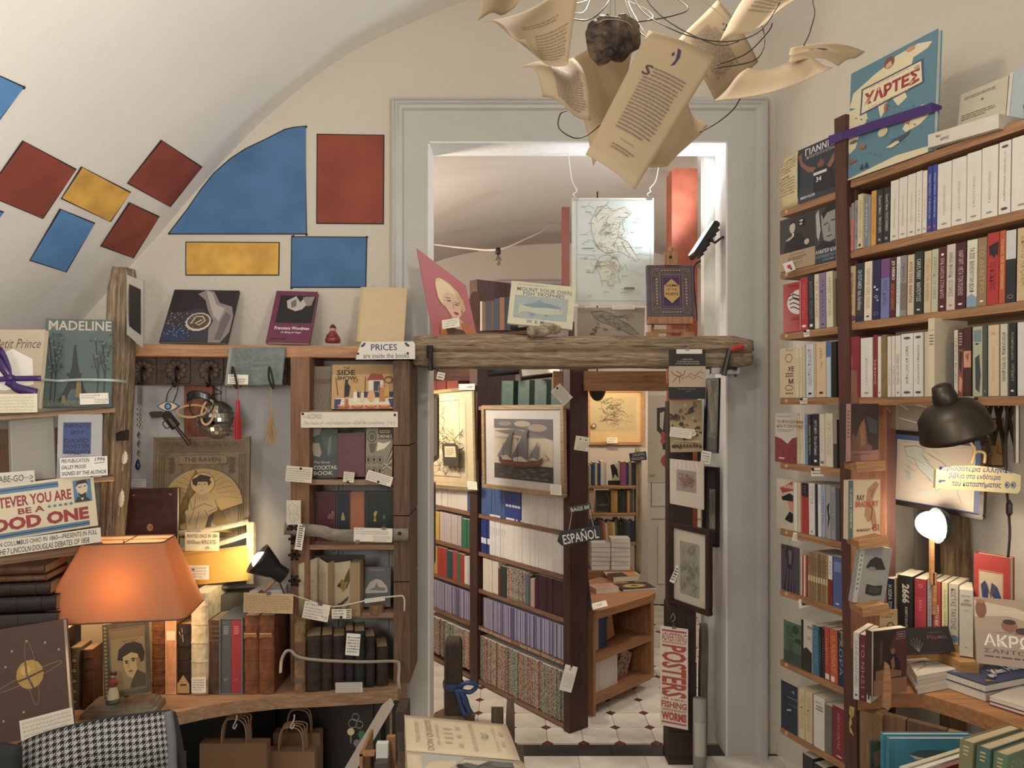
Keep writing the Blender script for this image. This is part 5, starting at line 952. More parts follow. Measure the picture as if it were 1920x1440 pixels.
for x,y in ((.2,.15),(.83,.15),(.2,.85),(.83,.85)): gm += [('e',x,y,.09,.075,'#3a2c3c'),('c',x,y,.075,.062,.0018,'#9b8550'),('c',x,y,.035,.03,.0016,'#9b8550')]
for i in range(9): gm += [('e',.2,.27+.058*i,.022,.02,'#9b8550'),('e',.83,.27+.058*i,.022,.02,'#9b8550')]
for i in range(7): gm += [('e',.32+.062*i,.11,.02,.015,'#9b8550'),('e',.32+.062*i,.89,.02,.015,'#9b8550')]
gm += [('p',[(.515,.27),(.6,.34),(.68,.4),(.68,.6),(.6,.66),(.515,.73),(.43,.66),(.35,.6),(.35,.4),(.43,.34)],'#b88f3a'),('t','GEMS',.38,.37,.65,.42,'#3d2150',0,.02),('t','OF THE',.4,.45,.63,.49,'#3d2150',0,.01),('t','POETS',.38,.53,.65,.58,'#3d2150',0,.02)]
cover((1215,597),(1303,597),(1214,497),3.18,.03,'#574553','purple and gilt ornamental Victorian book on small easel',gm,Yt=3.21,kind='mottle',c2='#463543')
# museum guide leaflet hung on the beam front
card((1254,748),(1323,748),(1255,655),3.05,'black and tan booklet clipped to the beam, with brown plant drawing',[('r',0,0,1,.34,'#1b1a1b'),('r',0,.34,1,.76,'#b09a80'),('r',0,.76,1,1,'#17171c'),('t','A BRIEF GUIDE',.35,.19,.65,.215,'#c9b9a0'),('t','TO THE PREHISTORIC COLLECTION',.22,.235,.82,.26,'#c9b9a0'),('t','OF THE ANTIQUITIES OF THERA',.18,.28,.84,.305,'#c9b9a0')] +
   [('l',[(.3,.68),(.28,.55),(.35,.5),(.2,.44)],.003,'#6d3a2a'),('l',[(.28,.55),(.12,.5),(.06,.44)],.003,'#6d3a2a'),('l',[(.1,.66),(.22,.56),(.4,.52),(.44,.42)],.0025,'#6d3a2a'),('l',[(.32,.56),(.38,.6),(.4,.55)],.002,'#6d3a2a'),('l',[(.45,.58),(.6,.48),(.7,.54),(.85,.44),(.95,.48)],.0025,'#7d5a40'),('l',[(.55,.54),(.66,.6),(.78,.54),(.92,.6)],.002,'#7d5a40'),('b',.25,.79,.8,.815,1,'#8d8478'),('b',.45,.84,.65,.86,1,'#8d8478'),('r',.2,.0,.9,.09,'#d6d2c8')],c='#1b1a1b',th=.004,clip=[(.5,.0)],name='booklet',cat='booklet')
# floodlight on the right jamb
fl_ = thing('floodlight','small black LED floodlight fixed high on the right door jamb','lamp',P(1322,452,3.42))
ax = Vector((-.78,.1,-.2)); 
dirv = Vector((-.62,.25,.5)).normalized()
Q = Matrix(((.5,0,-.866),(0,1,0),(.866,0,.5))).to_4x4()
RL = Matrix.Rotation(math.radians(33),4,'Y')
MB().box((-.02,-.05,-.09),(.012,.06,.09),bev=.008).build('housing',BLK,fl_,RL); MB().box((-.024,-.045,-.08),(-.019,.055,.08)).build('glass',mat('#dfe6ee','emit',emit=3),fl_,RL)
for k in range(6): MB().box((.012,-.045,-.07+.026*k),(.024,.055,-.064+.026*k)).build('cooling_fin',BLK,fl_,RL)
MB().tube([(0,-.055,0),(.03,-.056,-.02),(.075,-.02,.015),(.085,.0,.012)],.006,5).build('bracket',BLK,fl_)
MB().tube(bez([(-.02,0,-.09),(-.05,0,-.12),(-.045,.02,-.2),(-.03,.03,-.36)],5),.004,5).build('cable',BLK,fl_)
lamp('floodlight_beam','SPOT',tuple(P(1310,448,3.46)),26,COLD,.05,aim=tuple(P(1100,230,3.62)),spot=150,blend=.6)
# ---------------------------------------------------------------- right side of the doorway
tag(MB().box((Xat(1318,3.6),3.58,0),(Xat(1348,3.6),3.64,Zat(276,3.6)),bev=.004).build('white_post',mat('#d8d8d2','mottle',.6,c2='#c9c9c2',scale=8),None),'white painted cracked post just behind the right door jamb','post')
op = MB().box((Xat(1258,3.75),3.73,Zat(640,3.75)-1.0),(Xat(1306,3.75),3.86,Zat(318,3.75)),bev=.006).build('orange_post',mat('#a8512c','mottle',.6,c2='#93401f',scale=12)); tag(op,'tall orange-red painted wooden post behind easel and map','post')
tag(MB().box((Xat(1054,4.0),4.0,1.3),(Xat(1068,4.0),4.05,Zat(388,4.0))).build('red_post',mat('#7d3f2c')),'narrow dark red post partly hidden behind the left edge of hanging map','post')
DW = mat('#3a261d','wood',.6,c2='#241610',axis=2,scale=16)
pw = thing('dark_post','dark square wooden post standing in right side of the doorway','post',P(1290,1440,3.3))
pz = pw.location; f3 = lambda px,py,Y: P(px,py,Y) - pz
for a,e,x0,x1 in ((1135,1240,1255,1305),(1240,1372,1255,1306),(1372,1420,1254,1304),(1420,1475,1253,1302)): MB().box(tuple(Vector((f3(x0,e,3.3).x,0,f3(x0,e,3.3).z))),tuple(Vector((f3(x1,a,3.3).x,.12,f3(x1,a,3.3).z-.002))),bev=.004).build('timber_length',DW,pw)
MB().box((f3(1255,0,3.3).x,.02,-pz.z),(f3(1302,0,3.3).x,.1,f3(0,1475,3.3).z)).build('timber_length',DW,pw)
MB().box((f3(1256,0,3.3).x,.03,f3(0,1135,3.3).z),(f3(1302,0,3.3).x,.1,f3(0,752,3.3).z)).build('timber_length',DW,pw)
MB().tube(bez([(f3(1258,1160,3.28)),f3(1262,1150,3.27),f3(1266,1160,3.27),f3(1260,1166,3.28)],4),.003,5).build('hook',mat('#9a958a','metal',.4),pw)
ps = [('r',.06,.03,.94,.05,'#a6402f'),('t','ADVERTISING',.05,.06,.95,.14,'#a6402f',0,.015),('t','WITHOUT',.05,.145,.95,.165,'#a6402f',0,.03)]
ps += [('t','POSTERS',.05,.18,.95,.70,'#a6402f',-90,.03),('t','•IS LIKE•',.05,.71,.95,.73,'#a6402f',0,.02),('t','FISHING',.05,.745,.95,.81,'#a6402f',0,.03),('t','WITHOUT',.05,.82,.95,.84,'#a6402f',0,.03),('t','WORMS',.05,.85,.95,.935,'#a6402f',0,.05),('r',.06,.95,.94,.965,'#a6402f')]
card((1238,1359),(1290,1369),(1239,1173),3.288,'narrow cream and red letterpress poster about advertising, fishing and worms',ps,Y2=0,c='#cfc5b4',name='poster',cat='poster',clip=[(.5,.0)])
def picture(bl,br,tl,Y,label,fc,inset,matc,cmds,Y2=None,Yt=None,fw=.02,pic=None,th=.02,glassy=False,cat='picture'):
    M,w,h = quad(bl,br,tl,Y,Y2,Yt); t = thing('framed_picture',label,cat,M); fm = fc if not isinstance(fc,str) else mat(fc,'wood',.45,axis=0)
    for a,e in (((0,0,0),(w,th,fw)),((0,0,h-fw),(w,th,h)),((0,0,fw),(fw,th,h-fw)),((w-fw,0,fw),(w,th,h-fw))): MB().box(a,e,bev=min(.004,fw/4)).build('frame_rail',fm,t)
    MB().box((fw,th*.5,fw),(w-fw,th*.8,h-fw)).build('mount',mat(matc,'plain',.6),t)
    x0,ya,x1,yb = inset
    art(t,w*(x1-x0),h*(yb-ya),cmds,name='print',M=Matrix.Translation((w*x0,th*.5-.0006,h*(1-yb))))
    return t,w,h
def engraving(bg,ink,seed,n=60):
    rg = random.Random(seed); c = [('r',0,0,1,1,bg)]
    for i in range(n):
        x,y = rg.random()*.9+.05,rg.random()*.9+.05; c.append(('l',[(min(.97,max(.03,x+rg.uniform(-.1,.1)*k)),min(.97,max(.03,y+rg.uniform(-.06,.06)*k))) for k in range(4)],.0014,ink))
    return c
t,w,h = picture((1254,1130),(1330,1157),(1244,976),3.27,'dark-framed grey relief map leaning in the doorway above the red letterpress poster','#33231b',(.25,.2,.73,.84),'#b9b09c',engraving('#8f8a80','#6d685f',3),Y2=3.075,Yt=3.28,fw=.022)
card((1255,1090),(1264,1094),(1253,1053),3.23,'narrow white price slip stuck on the dark-framed relief map',[('w',.1,.1,.9,.9,5,'#8a857a')])
# pinned and packed prints above it
ac = [('r',0,0,1,1,'#a89468')]; rg = random.Random(12)
for i in range(40): ac.append(('e',rg.random()*.92+.04,rg.random()*.92+.04,rg.uniform(.02,.1),rg.uniform(.01,.05),rg.choice(('#6b3a2a','#3a342e','#c2ad80','#8a5a3a','#4a4438')),rg.uniform(0,3)))
for i in range(9): ac.append(('p',[(.08+.1*i,.93),(.1+.1*i,.84),(.15+.1*i,.86),(.17+.1*i,.93),(.12+.1*i,.89)],'#4d3a30'))
ac += [('c',.2,.33,.09,.06,.003,'#2f2a26'),('c',.2,.33,.05,.035,.002,'#2f2a26'),('l',[(.1,.55),(.9,.58)],.004,'#d0bd92'),('l',[(.1,.78),(.9,.8)],.004,'#d0bd92')]
card((1257,848),(1317,847),(1256,751),3.2,'tan fresco print with dark horses and wheels on right post',ac,c='#a89468',th=.003,name='art_print',cat='print')
card((1255,818),(1296,823),(1257,800),3.16,'white handwritten note over the tan fresco print',[('w',.05,.1,.95,.9,4,'#77726a')])
card((1288,823),(1306,815),(1298,806),3.17,'curled white paper scrap beside the fresco print note',[('w',.1,.2,.9,.8,2,'#99948a')])
card((1256,944),(1319,956),(1256,860),3.2,'print of a small reddish map in a pale mount under clear plastic',[('r',.21,.22,.8,.68,'#8f8074')] + [('l',[(.25+.5*rg.random()+.02*k,.26+.36*rg.random()) for k in range(4)],.0015,rg.choice(('#6a5a50','#a06a58'))) for i in range(22)] + [('l',[(.1+.12*i,.04),(.06+.14*i,.2)],.002,'#e8e2da') for i in range(7)],Y2=3.0,c='#bfb0a0',th=.004,name='mounted_print',cat='print')
card((1313,868),(1330,871),(1320,845),3.12,'white curl of paper tied near the pale mounted print',[('w',.1,.1,.9,.9,4,'#99948a')])
picture((1316,1022),(1346,1027),(1313,874),3.5,'narrow black-framed grey print leaning against the right jamb','#171513',(.4,.28,.85,.78),'#3a3834',engraving('#8b867c','#6d685f',9,30),Y2=3.436,Yt=3.51,fw=.015,th=.015)
picture((1318,848),(1344,850),(1318,710),3.3,'upper black-framed glass picture behind a pale driftwood stick','#171513',(.2,.2,.8,.8),'#4a4a48',engraving('#5d5d5a','#45453f',5,10),Y2=3.22,Yt=3.32,fw=.012,th=.012)
rough_post('driftwood_stick','pale knobbly driftwood stick hanging before the upper black-framed picture','driftwood',P(1339,815,3.04),P(1330,712,3.04),.02,.02,mat('#8f8474','wood',.9,axis=2),14,.004,seed=5)
tb = thing('mailing_tube','grey paper roll with printed label standing by the right jamb','tube',P(1312,1440,3.16))
MB().tube([(0,0,-tb.location.z+.002),(0,0,(1440-1310)/F*3.16)],.028,14).build('roll',mat('#8f8c86'),tb,smooth=True)
MB().lathe([(.0285,.06),(.0285,.2)],8,a0=-2.6,a1=-1.0).build('label',mat('#aaa79f'),tb,smooth=True)
rough_post('grey_stake','grey weathered stake behind the paper roll at the right jamb','stake',P(1316,1450,3.36),P(1320,1170,3.36),.035,.04,mat('#6d6255','wood',.8,axis=2),20,.004,seed=8)
# ---------------------------------------------------------------- back room: tall dark bookcase running away to the left
BP = Plane(800,4.7,1060,3.65)
BRN = mat('#4a2b20','wood',.6,c2='#331b13',axis=2,scale=12); BRNX = mat('#4f3024','wood',.6,c2='#371f17',axis=0,scale=12); BEDGE = mat('#8a5f42','wood',.6,axis=0)
bk2 = thing('tall_bookcase','tall dark brown bookcase in the back room, seen through the doorway','bookcase',frame(BP.u,(0,0,1),BP.at(800,0)))
s = BP.s; BH = [.03,.335,.545,.755,.97]
def bx(a,e,nm,m,**k): return MB().box(a,e,**k).build(nm,m,bk2)
s0,s1,s2,s3 = s(800),s(884),s(898),s(1060)
bx((s3,-.012,0),(s(1072),.108,Zat(688,3.6)),'post',BRN,bev=.003); bx((s1,-.012,0),(s2,.26,2.3),'post',BRN,bev=.003)
for a,e in ((s0-.3,s1),(s2,s3)):
    for z in BH + [1.19,1.58]: 
        if z == 1.19: continue
        bx((a+.0005,0,z-.022),(e-.0005,.11,z),'shelf',BRNX); bx((a+.0005,-.004,z-.022),(e-.0005,0,z-.001),'shelf_edge',BEDGE)
bx((s2,.02,1.15),(s3,.05,1.56),'back_board',BRNX); bx((s2,.02,1.9),(s3,.06,2.0),'rail',BRNX); bx((s0-.3,.2,1.15),(s1,.24,2.0),'back_board',BRNX)
art(bk2,s3-s2,.021,[('t','• EYES UP HERE MISTER   •',.02,.2,.46,.85,'#d8c4ae'),('t','SEXY BOOKS . OOH LA LA ••',.52,.2,.99,.85,'#d8c4ae')],name='lettering',M=Matrix.Translation((s2,-.0042,.335-.0225)))
LAV = mat('#6f688c','plain',.4); LAVP = mat('#c9c4d8','pages',.6); PAT = [mat(a,'pattern',.7,c2=c,scale=q) for a,c,q in (('#9c8f78','#4a4438',130),('#a87f6a','#5b4638',120),('#8f957c','#3f4a3a',140),('#b08f80','#7d4a40',110),('#8a8478','#33373a',150))]
PK,PKM = MB(),[]                 # the smallest books, past the first few hundred: real volumes, joined
def pack(M,t,d,h,m,pm=PAGEW):
    for q in (m,pm):
        if q not in PKM: PKM.append(q)
    b,pg = cover_mb(t,d,h,False)
    for g_,q in ((b,m),(pg,pm)): PK.add([M @ Vector(v) for v in g_.v],g_.f,PKM.index(q))
def series(x0,x1,z,h,n,mats_,look,grp,jit=.004,lean=0,art_=None,depth=.1,small=False):
    """n near-identical volumes that nothing in the photograph tells apart"""
    a,e = s(x0),s(x1); st_ = (e-a)/n; made = []
    if small:
        for i in range(n): pack(frame(BP.u,(0,0,1),BP.A + BP.u*(a+st_*i) - BP.n*random.uniform(.0,jit) + Vector((0,0,z+.0006))),st_-.0006,depth,h,mats_[i % len(mats_)] if len(mats_) < 4 else random.choice(mats_),LAVP if mats_[0] is LAV else PAGEW)
        return
    for i in range(n):
        m = mats_[i % len(mats_)] if len(mats_) < 4 else random.choice(mats_); q = [o for o in made if o.data.materials[0] == m]
        M = frame(BP.u,(0,0,1),BP.A + BP.u*(a+st_*i) - BP.n*random.uniform(.0,jit) + Vector((0,0,z+.0006))); M = M @ Matrix.Rotation(math.radians(lean),4,'Y') if lean else M
        if q:
            o = q[0].copy(); COL.objects.link(o); o.matrix_basis = M
            for c in q[0].children: k = c.copy(); COL.objects.link(k); k.parent = o
        else: o = book(M,st_-.0006,depth,h,m,look,grp,False,pm=PAGEW if m is not LAV else LAVP,prints=art_)
        made.append(o)
g = 'books in the back-room bookcase: '
series(902,947,.97,.215,7,[mat('#3a5688','plain',.5)],'matte blue paperback in the upper row below the ship picture',g+'matte blue')
series(947,976,.97,.215,5,[mat('#28408c','plain',.35)],'glossy royal blue paperback in the upper row below the ship picture',g+'royal blue',art_=[('r',.1,.62,.9,.68,'#cfd3e0'),('b',.3,.1,.7,.3,3,'#8d9ac6')])
series(977,1059,.97,.2,13,[mat('#cdc3bb')],'off-white paperback in the upper row below the ship picture',g+'off-white',art_=[('b',.3,.15,.7,.5,6,'#a39a94')])
series(901,918,.755,.21,3,[mat('#24377a','plain',.35)],'dark blue paperback at the left of the second row from top',g+'dark blue',art_=[('r',.1,.6,.9,.75,'#c9cddc')])
series(918,948,.755,.225,6,[mat('#d3cfcc','plain',.5)],'white paperback with grey lettering left of the large white set',g+'white lettered',art_=[('b',.3,.3,.7,.5,4,'#8f8d94')])
series(948,1036,.755,.225,17,[mat('#d8d2cc')],'white paperback in the large white set of the second row',g+'large white set',art_=[('b',.3,.2,.7,.7,10,'#b8b0ac')])
series(1036,1059,.755,.205,4,[mat('#cfc8c4')],'shorter white paperback ending the second row by the dark post',g+'shorter white')
series(905,934,.545,.18,5,[mat('#cfc6b8')],'cream paperback at left of the third row',g+'cream set')
for x0,x1,h,c,d,pm in ((934,938,.15,'#6d2a22','thin brick-red book'),(938,949,.165,'#2d3432','slate-black book')) and ((934,938,.15,'#6d2a22','thin brick-red book',0),(938,949,.165,'#2d3432','slate-black book',0),(984,991,.165,'#56636d','grey-blue slim book',0),(991,995,.16,'#3f4a52','slim slate book',0),(995,1002,.145,'#b08d80','pinkish low book',0)):
    row(BP,.545,[(x0,x1,h,c,d)],'in third row of the back-room bookcase',g+'third row',.1)
series(950,984,.545,.17,9,PAT,'small-patterned cloth book in the middle of the third row',g+'patterned third row')
series(1003,1059,.545,.175,10,[mat('#3d1f2b','plain',.5)],'dark plum hardback at the right of the third row',g+'plum set')
series(905,1059,.335,.165,78,[LAV,mat('#aaa3bb')],'thin lavender booklet in the long lavender row of near bay',g+'lavender near',.008,small=True)
series(892,1059,.03,.245,44,PAT,'pattern-papered book in the bottom row of near bay',g+'patterned bottom near',.012,small=True)
series(816,876,.97,.205,10,[mat('#c8beb6')],'off-white paperback in the far bay below the antique map',g+'far off-white',small=True); series(877,883,.97,.205,2,[mat('#3a52a0','plain',.4)],'thin blue-white paperback ending the far bay upper row',g+'far blue',small=True)
series(806,823,.755,.17,4,[mat('#c99a2c','plain',.5)],'yellow paperback at the left of the far bay second row',g+'far yellow',small=True)
series(824,864,.755,.175,13,[mat('#b5a8a6')],'pale mauve-grey paperback in the far bay second row',g+'far mauve',small=True); series(865,884,.755,.165,4,[mat('#2c6a50','plain',.4)],'green paperback at the right of the far bay second row',g+'far green',art_=[('r',.25,.84,.75,.9,'#16352a')],small=True)
row(BP,.545,[(803,809,.165,'#b5622c','orange paperback'),(809,815,.17,'#b5592a','deep orange paperback'),(815,820,.165,'#a99a2c','olive-yellow paperback'),(820,826,.17,'#a8322c','red paperback'),(826,832,.17,'#a02e2a','red paperback'),(832,838,.17,'#a8322c','red paperback'),(838,845,.165,'#23504a','dark green paperback'),(845,849,.165,'#2a3c66','navy paperback'),(849,857,.17,'#b03434','scarlet paperback'),(857,863,.165,'#2c6a50','mid green paperback'),(863,871,.165,'#a5302c','crimson paperback'),(871,876,.16,'#cfcac4','white slim paperback'),(876,884,.165,'#b9b6bc','pale grey slim paperback')],'in the far bay third row',g+'far third row',.13)
series(803,880,.335,.165,42,[LAV,mat('#aaa3bb')],'thin lavender booklet in the far bay lavender row',g+'lavender far',.008,small=True)
series(800,882,.05,.22,20,PAT,'pattern-papered book in the bottom row of far bay',g+'patterned bottom far',.012,small=True)
# upper part: green books, framed things above the ship
row(BP,1.58,[(940,962,.14,'#25483c','dark green cloth book'),(971,992,.14,'#25483c','dark green cloth book'),(1002,1024,.14,'#284a3e','dark green cloth book'),(1033,1054,.14,'#25483c','dark green cloth book')],'standing apart above the ship picture','green cloth books',.1,lean=2)
for it in (c for c in list(COL.objects) if 'green cloth book' in str(c.get('label',''))): art(it,it.dimensions.x,.14,[('o',.2,.08,.9,.95,.001,'#6d8a6a'),('w',.3,.3,.8,.4,2,'#6d8a6a')],y0=-.0005)
picture((914,702),(974,697),(908,640),3.9,'dark blue covered frame lying above the back bookcase, under the beam','#2a1d16',(.03,.05,.97,.95),'#1f2b45',[('r',.0,.0,1,1,'#22304c'),('r',.42,.75,.6,.9,'#c9c4b8')],Yt=4.05,fw=.01)
picture((976,708),(1056,699),(972,645),3.75,'cream panel in dark frame lying above the back bookcase, right of the blue one','#2a1d16',(.03,.05,.97,.95),'#bfb5a4',[('r',0,0,1,1,'#c4baa8'),('r',.8,.55,.95,.8,'#d8d0c2')],Yt=3.95,fw=.01)
card((1057,761),(1074,745),(1048,720),3.5,'white handwritten tag pinned at the top of dark brown post',[('w',.1,.1,.92,.95,9,'#8a857a')],pin=[(.6,.1)])
# framed ship print and antique map hung in front of the shelves
sh = [('r',0,0,1,1,'#b3a48c'),('p',[(0,0),(1,0),(1,.33),(.8,.28),(.5,.18),(.25,.16),(0,.16)],'#59555a'),('p',[(.0,.2),(.4,.17),(.7,.24),(.95,.3),(.6,.3),(.2,.25)],'#6d675f'),('e',.5,.08,.14,.05,'#a08e78'),('e',.75,.14,.16,.06,'#8f8070'),('e',.2,.08,.12,.04,'#7d7570'),('p',[(0,.3),(.9,.3),(.5,.33),(.1,.34)],'#9c8f7c'),
      ('r',0,.75,1,1,'#37342f')] + [('l',[(.02+.94*random.random(),.78+.2*random.random()) for k in range(1)] * 1 + [(0,0)],0,'#fff') for i in range(0)]
rg = random.Random(3)
for i in range(40): x,y = rg.uniform(.03,.9),rg.uniform(.8,.97); sh.append(('l',[(x,y),(x+.03,y-.008),(x+.07,y)],.0016,rg.choice(('#6d675c','#8a8272'))))
sh += [('p',[(.1,.6),(.16,.65),(.3,.68),(.6,.68),(.78,.66),(.86,.6),(.84,.7),(.78,.76),(.5,.79),(.2,.78),(.11,.72)],'#5d3527'),('l',[(.12,.72),(.5,.74),(.82,.7)],.002,'#8a5a3c'),
  ('p',[(.07,.64),(.35,.17),(.31,.62)],'#6b6a6d'),('p',[(.31,.66),(.6,.14),(.6,.62),(.58,.7)],'#605f63'),('p',[(.58,.68),(.78,.36),(.77,.64)],'#6b6a6d'),('p',[(.15,.62),(.25,.6),(.35,.68),(.17,.68)],'#b5aa98'),('p',[(.36,.64),(.5,.61),(.62,.69),(.37,.7)],'#b5aa98'),('p',[(.62,.66),(.7,.62),(.78,.66)],'#b5aa98'),
  ('l',[(.18,.38),(.19,.66)],.002,'#2c2622'),('l',[(.44,.34),(.44,.72)],.0025,'#2c2622'),('l',[(.67,.48),(.68,.66)],.002,'#2c2622'),('p',[(.42,.32),(.46,.31),(.45,.36)],'#7d4a35'),('l',[(.8,.6),(.86,.5),(.95,.64)],.001,'#8a8272'),('p',[(.86,.52),(.95,.64),(.86,.62)],'#a39884')]
M0 = BP.n
t,w,h = picture((904,914),(1058,934),(902,760),4.05,'large framed print of a three-sailed ship hung across the back bookcase','#a58458',(.155,.16,.87,.86),'#b9b2ac',sh,Y2=3.56,Yt=4.05,fw=.022)
card((1032,927),(1053,929),(1031,908),3.58,'white caption card in the lower right corner of the ship frame',[('w',.1,.1,.9,.9,4,'#aaa59c')],Y2=3.53)
am = [('r',0,0,1,1,'#c0b290')]; rg = random.Random(6)
for q in range(3):
    x,y = .15+.2*q,.05; pts = []
    for k in range(30): x += rg.uniform(-.05,.06); y += .03; pts.append((min(.95,max(.05,x)),min(.97,y)))
    am.append(('l',pts,.005 if q != 1 else .003,'#39342a'))
for i in range(110):
    x,y = rg.uniform(.04,.93),rg.uniform(.4,.97); am.append(('l',[(min(.97,max(.03,x+rg.uniform(-.04,.04)*k)),min(.98,max(.02,y+rg.uniform(-.03,.03)*k))) for k in range(4)],.003,'#3d382d'))
for i in range(120): x,y = rg.uniform(.03,.75),rg.uniform(.03,.6); am.append(('b',x,y,x+.09,y+.012,1,'#7a6d50'))
am += [('p',[(.62,.58),(.7,.56),(.9,.56),(.97,.6),(.96,.86),(.65,.86)],'#3a352c'),('p',[(.68,.6),(.9,.6),(.92,.74),(.68,.74)],'#b8ab8a'),('b',.7,.62,.88,.72,4,'#6d6248'),('o',0,0,1,1,.003,'#3a352c')]
picture((782,912),(893,922),(782,735),4.72,'gilt-framed antique sea-chart with heavy dark coastlines in the far bay','#8a7a52',(.05,.12,.84,.87),'#c0ab86',am,Y2=4.22,Yt=4.72,fw=.02)
card((877,917),(895,919),(876,902),4.25,'white label on the lower right corner of the antique chart',[('w',.1,.1,.9,.9,4,'#aaa59c')],Y2=4.17)
lamp('picture_spot','SPOT',tuple(P(760,700,4.15)),16,(1,.68,.3),.03,aim=tuple(P(820,800,4.6)),spot=75,blend=.8)
row(BP,1.6,[(812,818,.13,'#5a2420','dark red and yellow binding'),(819,836,.13,'#5a2420','dark red and yellow binding'),(838,859,.13,'#6a2822','dark red and yellow binding')],'above the antique chart','red and yellow bindings',.1)
for it in [c for c in COL.objects if 'red and yellow binding' in str(c.get('label',''))]: art(it,it.dimensions.x,.13,[('r',.03,.78,.97,1,'#c29a3a')],y0=-.0005)
card((860,731),(890,731),(860,720),4.35,'cream illustrated postcard above the antique chart',[('p',[(.4,.6),(.7,.3),(.95,.4),(.8,.7)],'#b0704a'),('w',.05,.3,.4,.7,2,'#8a7a5a')],Y2=4.2,c='#d8cdb0')
# things behind the beam in the back room: bookshelf top row
TP = Plane(870,3.95,965,3.85); rg = random.Random(21)
board('wooden_shelf',P(868,622,3.93),P(1060,618,3.83),.2,.02,BRNX,'dark shelf behind the beam carrying old books upright','shelf')
row(TP,Zat(620,3.9),[(876,885,.17,'#2c3a4a','blue-black old book'),(885,896,.19,'#4a3022','brown old book'),(898,904,.155,'#b8ac94','cream slim old book'),(904,911,.15,'#6a4a36','light brown old book'),(911,920,.155,'#37404a','slate old book'),(920,926,.155,'#5d3a26','russet old book'),(926,937,.165,'#2b3a4c','navy old book'),(937,946,.17,'#8a5a3a','tan old book'),(946,957,.17,'#2a3340','black-blue old book')],'standing behind the pink portrait and fish book','old books behind the beam',.12)
tag(MB().prism([(0,0),(.055,0),(.055,.18),(.045,.2),(.03,.21),(.012,.2),(0,.17)],0,.02).build('book_end',mat('#5d3626','wood',.5,axis=2),None,Matrix.Translation(P(880,622,3.85))),'dark round-topped wooden book end behind the beam, next to the pink portrait','bookend')
# festoon bulb and cable on back ceiling
fb_ = thing('hanging_bulb','clear bare light bulb hanging on cable in the back room','bulb',P(934,470,4.6))
MB().lathe([(0,.02),(.012,.018),(.016,.0),(.016,-.02),(.0,-.022)],12).build('socket',IR,fb_,smooth=True)
MB().lathe([(.012,-.02),(.022,-.045),(.026,-.065),(.018,-.085),(0,-.092)],14).build('bulb',mat('#d9d2c4','glass',.05),fb_,smooth=True)
cord('ceiling_cable','thin pale cable looped along the back-room ceiling','cable',[(812,458,5.0),(870,465,4.8),(934,468,4.6),(985,448,4.9),(1020,430,5.2),(1030,412,5.3)],.006,'#cbbfb2')
jb = thing('cable_knot','tangle of white cable at a junction on the back-room ceiling','cable',P(1024,405,5.35)); rg = random.Random(4)
MB().tube(bez([(rg.uniform(-.05,.05),rg.uniform(-.03,.03),rg.uniform(-.05,.06)) for i in range(14)],4),.006,5).build('cable_loop',mat('#d6cec2'),jb,smooth=True)
# two frames hanging edge-on inside the left jamb
for (ya,yb,Y0,Y1,lb_) in ((738,868,3.58,3.9,'upper picture frame seen edge-on just inside the left door jamb'),(908,1062,3.57,3.72,'lower dark picture frame seen edge-on just inside the left door jamb')):
    fr_ = thing('framed_picture',lb_,'picture',Matrix.Translation((Xat(806,3.6),Y0,Zat(yb,3.6)))); hh2 = Zat(ya,3.6)-Zat(yb,3.6); L2 = Y1-Y0
    for a,e in (((0,0,0),(.016,L2,.02)),((0,0,hh2-.02),(.016,L2,hh2)),((0,0,.02),(.016,.02,hh2-.02)),((0,L2-.02,.02),(.016,L2,hh2-.02))): MB().box(a,e).build('frame_rail',mat('#5d4a3c','wood',.5,axis=1),fr_)
    MB().box((.003,.02,.02),(.009,L2-.02,hh2-.02)).build('mount',mat('#b9ae9c'),fr_)
# low wooden display unit right of the dark post
LP = Plane(1112,3.80,1226,4.19); LW = mat('#a87240','wood',.55,c2='#845226',axis=0,scale=16); LWZ = mat('#a87240','wood',.55,c2='#845226',axis=2,scale=16)
lu = thing('low_bookshelf','low honey-coloured wooden bookshelf unit right of the dark brown post','bookcase',frame(LP.u,(0,0,1),LP.at(1112,0)))
lw = LP.s(1226)-LP.s(1112); tz = .545
def lb(a,e,nm,m): return MB().box(a,e,bev=.003).build(nm,m,lu)
lb((0,0,0),(.022,.3,tz-.04),'side_panel',LWZ); lb((lw-.03,0,0.06),(lw,.3,tz-.04),'side_panel',LWZ)
for z in (.085,.30): lb((.022,0,z-.03),(lw-.03,.3,z),'shelf',LW)
lb((.022,.28,.055),(lw-.03,.3,tz-.04),'back_panel',LW)
MB().slab([(-.01,-.03),(lw-.12,-.05),(lw-.03,-.03),(lw+.03,.03),(lw+.06,.12),(lw+.05,.42),(-.01,.42)],tz-.04,tz).build('top',LW,lu)
gl2 = 'books on the low honey-coloured unit'
row(LP,.30,[(1112,1118,.15,'#2c3c5c','dark blue slim book'),(1118,1124,.15,'#34456a','blue slim book'),(1124,1127,.15,'#27324c','midnight slim book'),(1127,1137,.17,'#b5afa4','pale illustrated book'),(1137,1140,.17,'#c48a7a','pink slim book'),(1140,1150,.17,'#24406c','royal blue book'),(1150,1155,.17,'#1f2f40','navy slim book')],'upper shelf of the low unit',gl2,.15,d0=.06)
M = LP.M(1156,.301,.1,-12); book(M,.02,.12,.19,'#b87232','orange-brown face-out book leaning in the upper shelf of low unit',gl2,False,True,prints=[('r',.1,.2,.3,.24,'#2c2420'),('r',.4,.35,.7,.4,'#2c2420'),('r',.2,.55,.5,.6,'#2c2420'),('p',[(.0,.6),(.2,.7),(.1,.9),(0,.85)],'#34506a')])
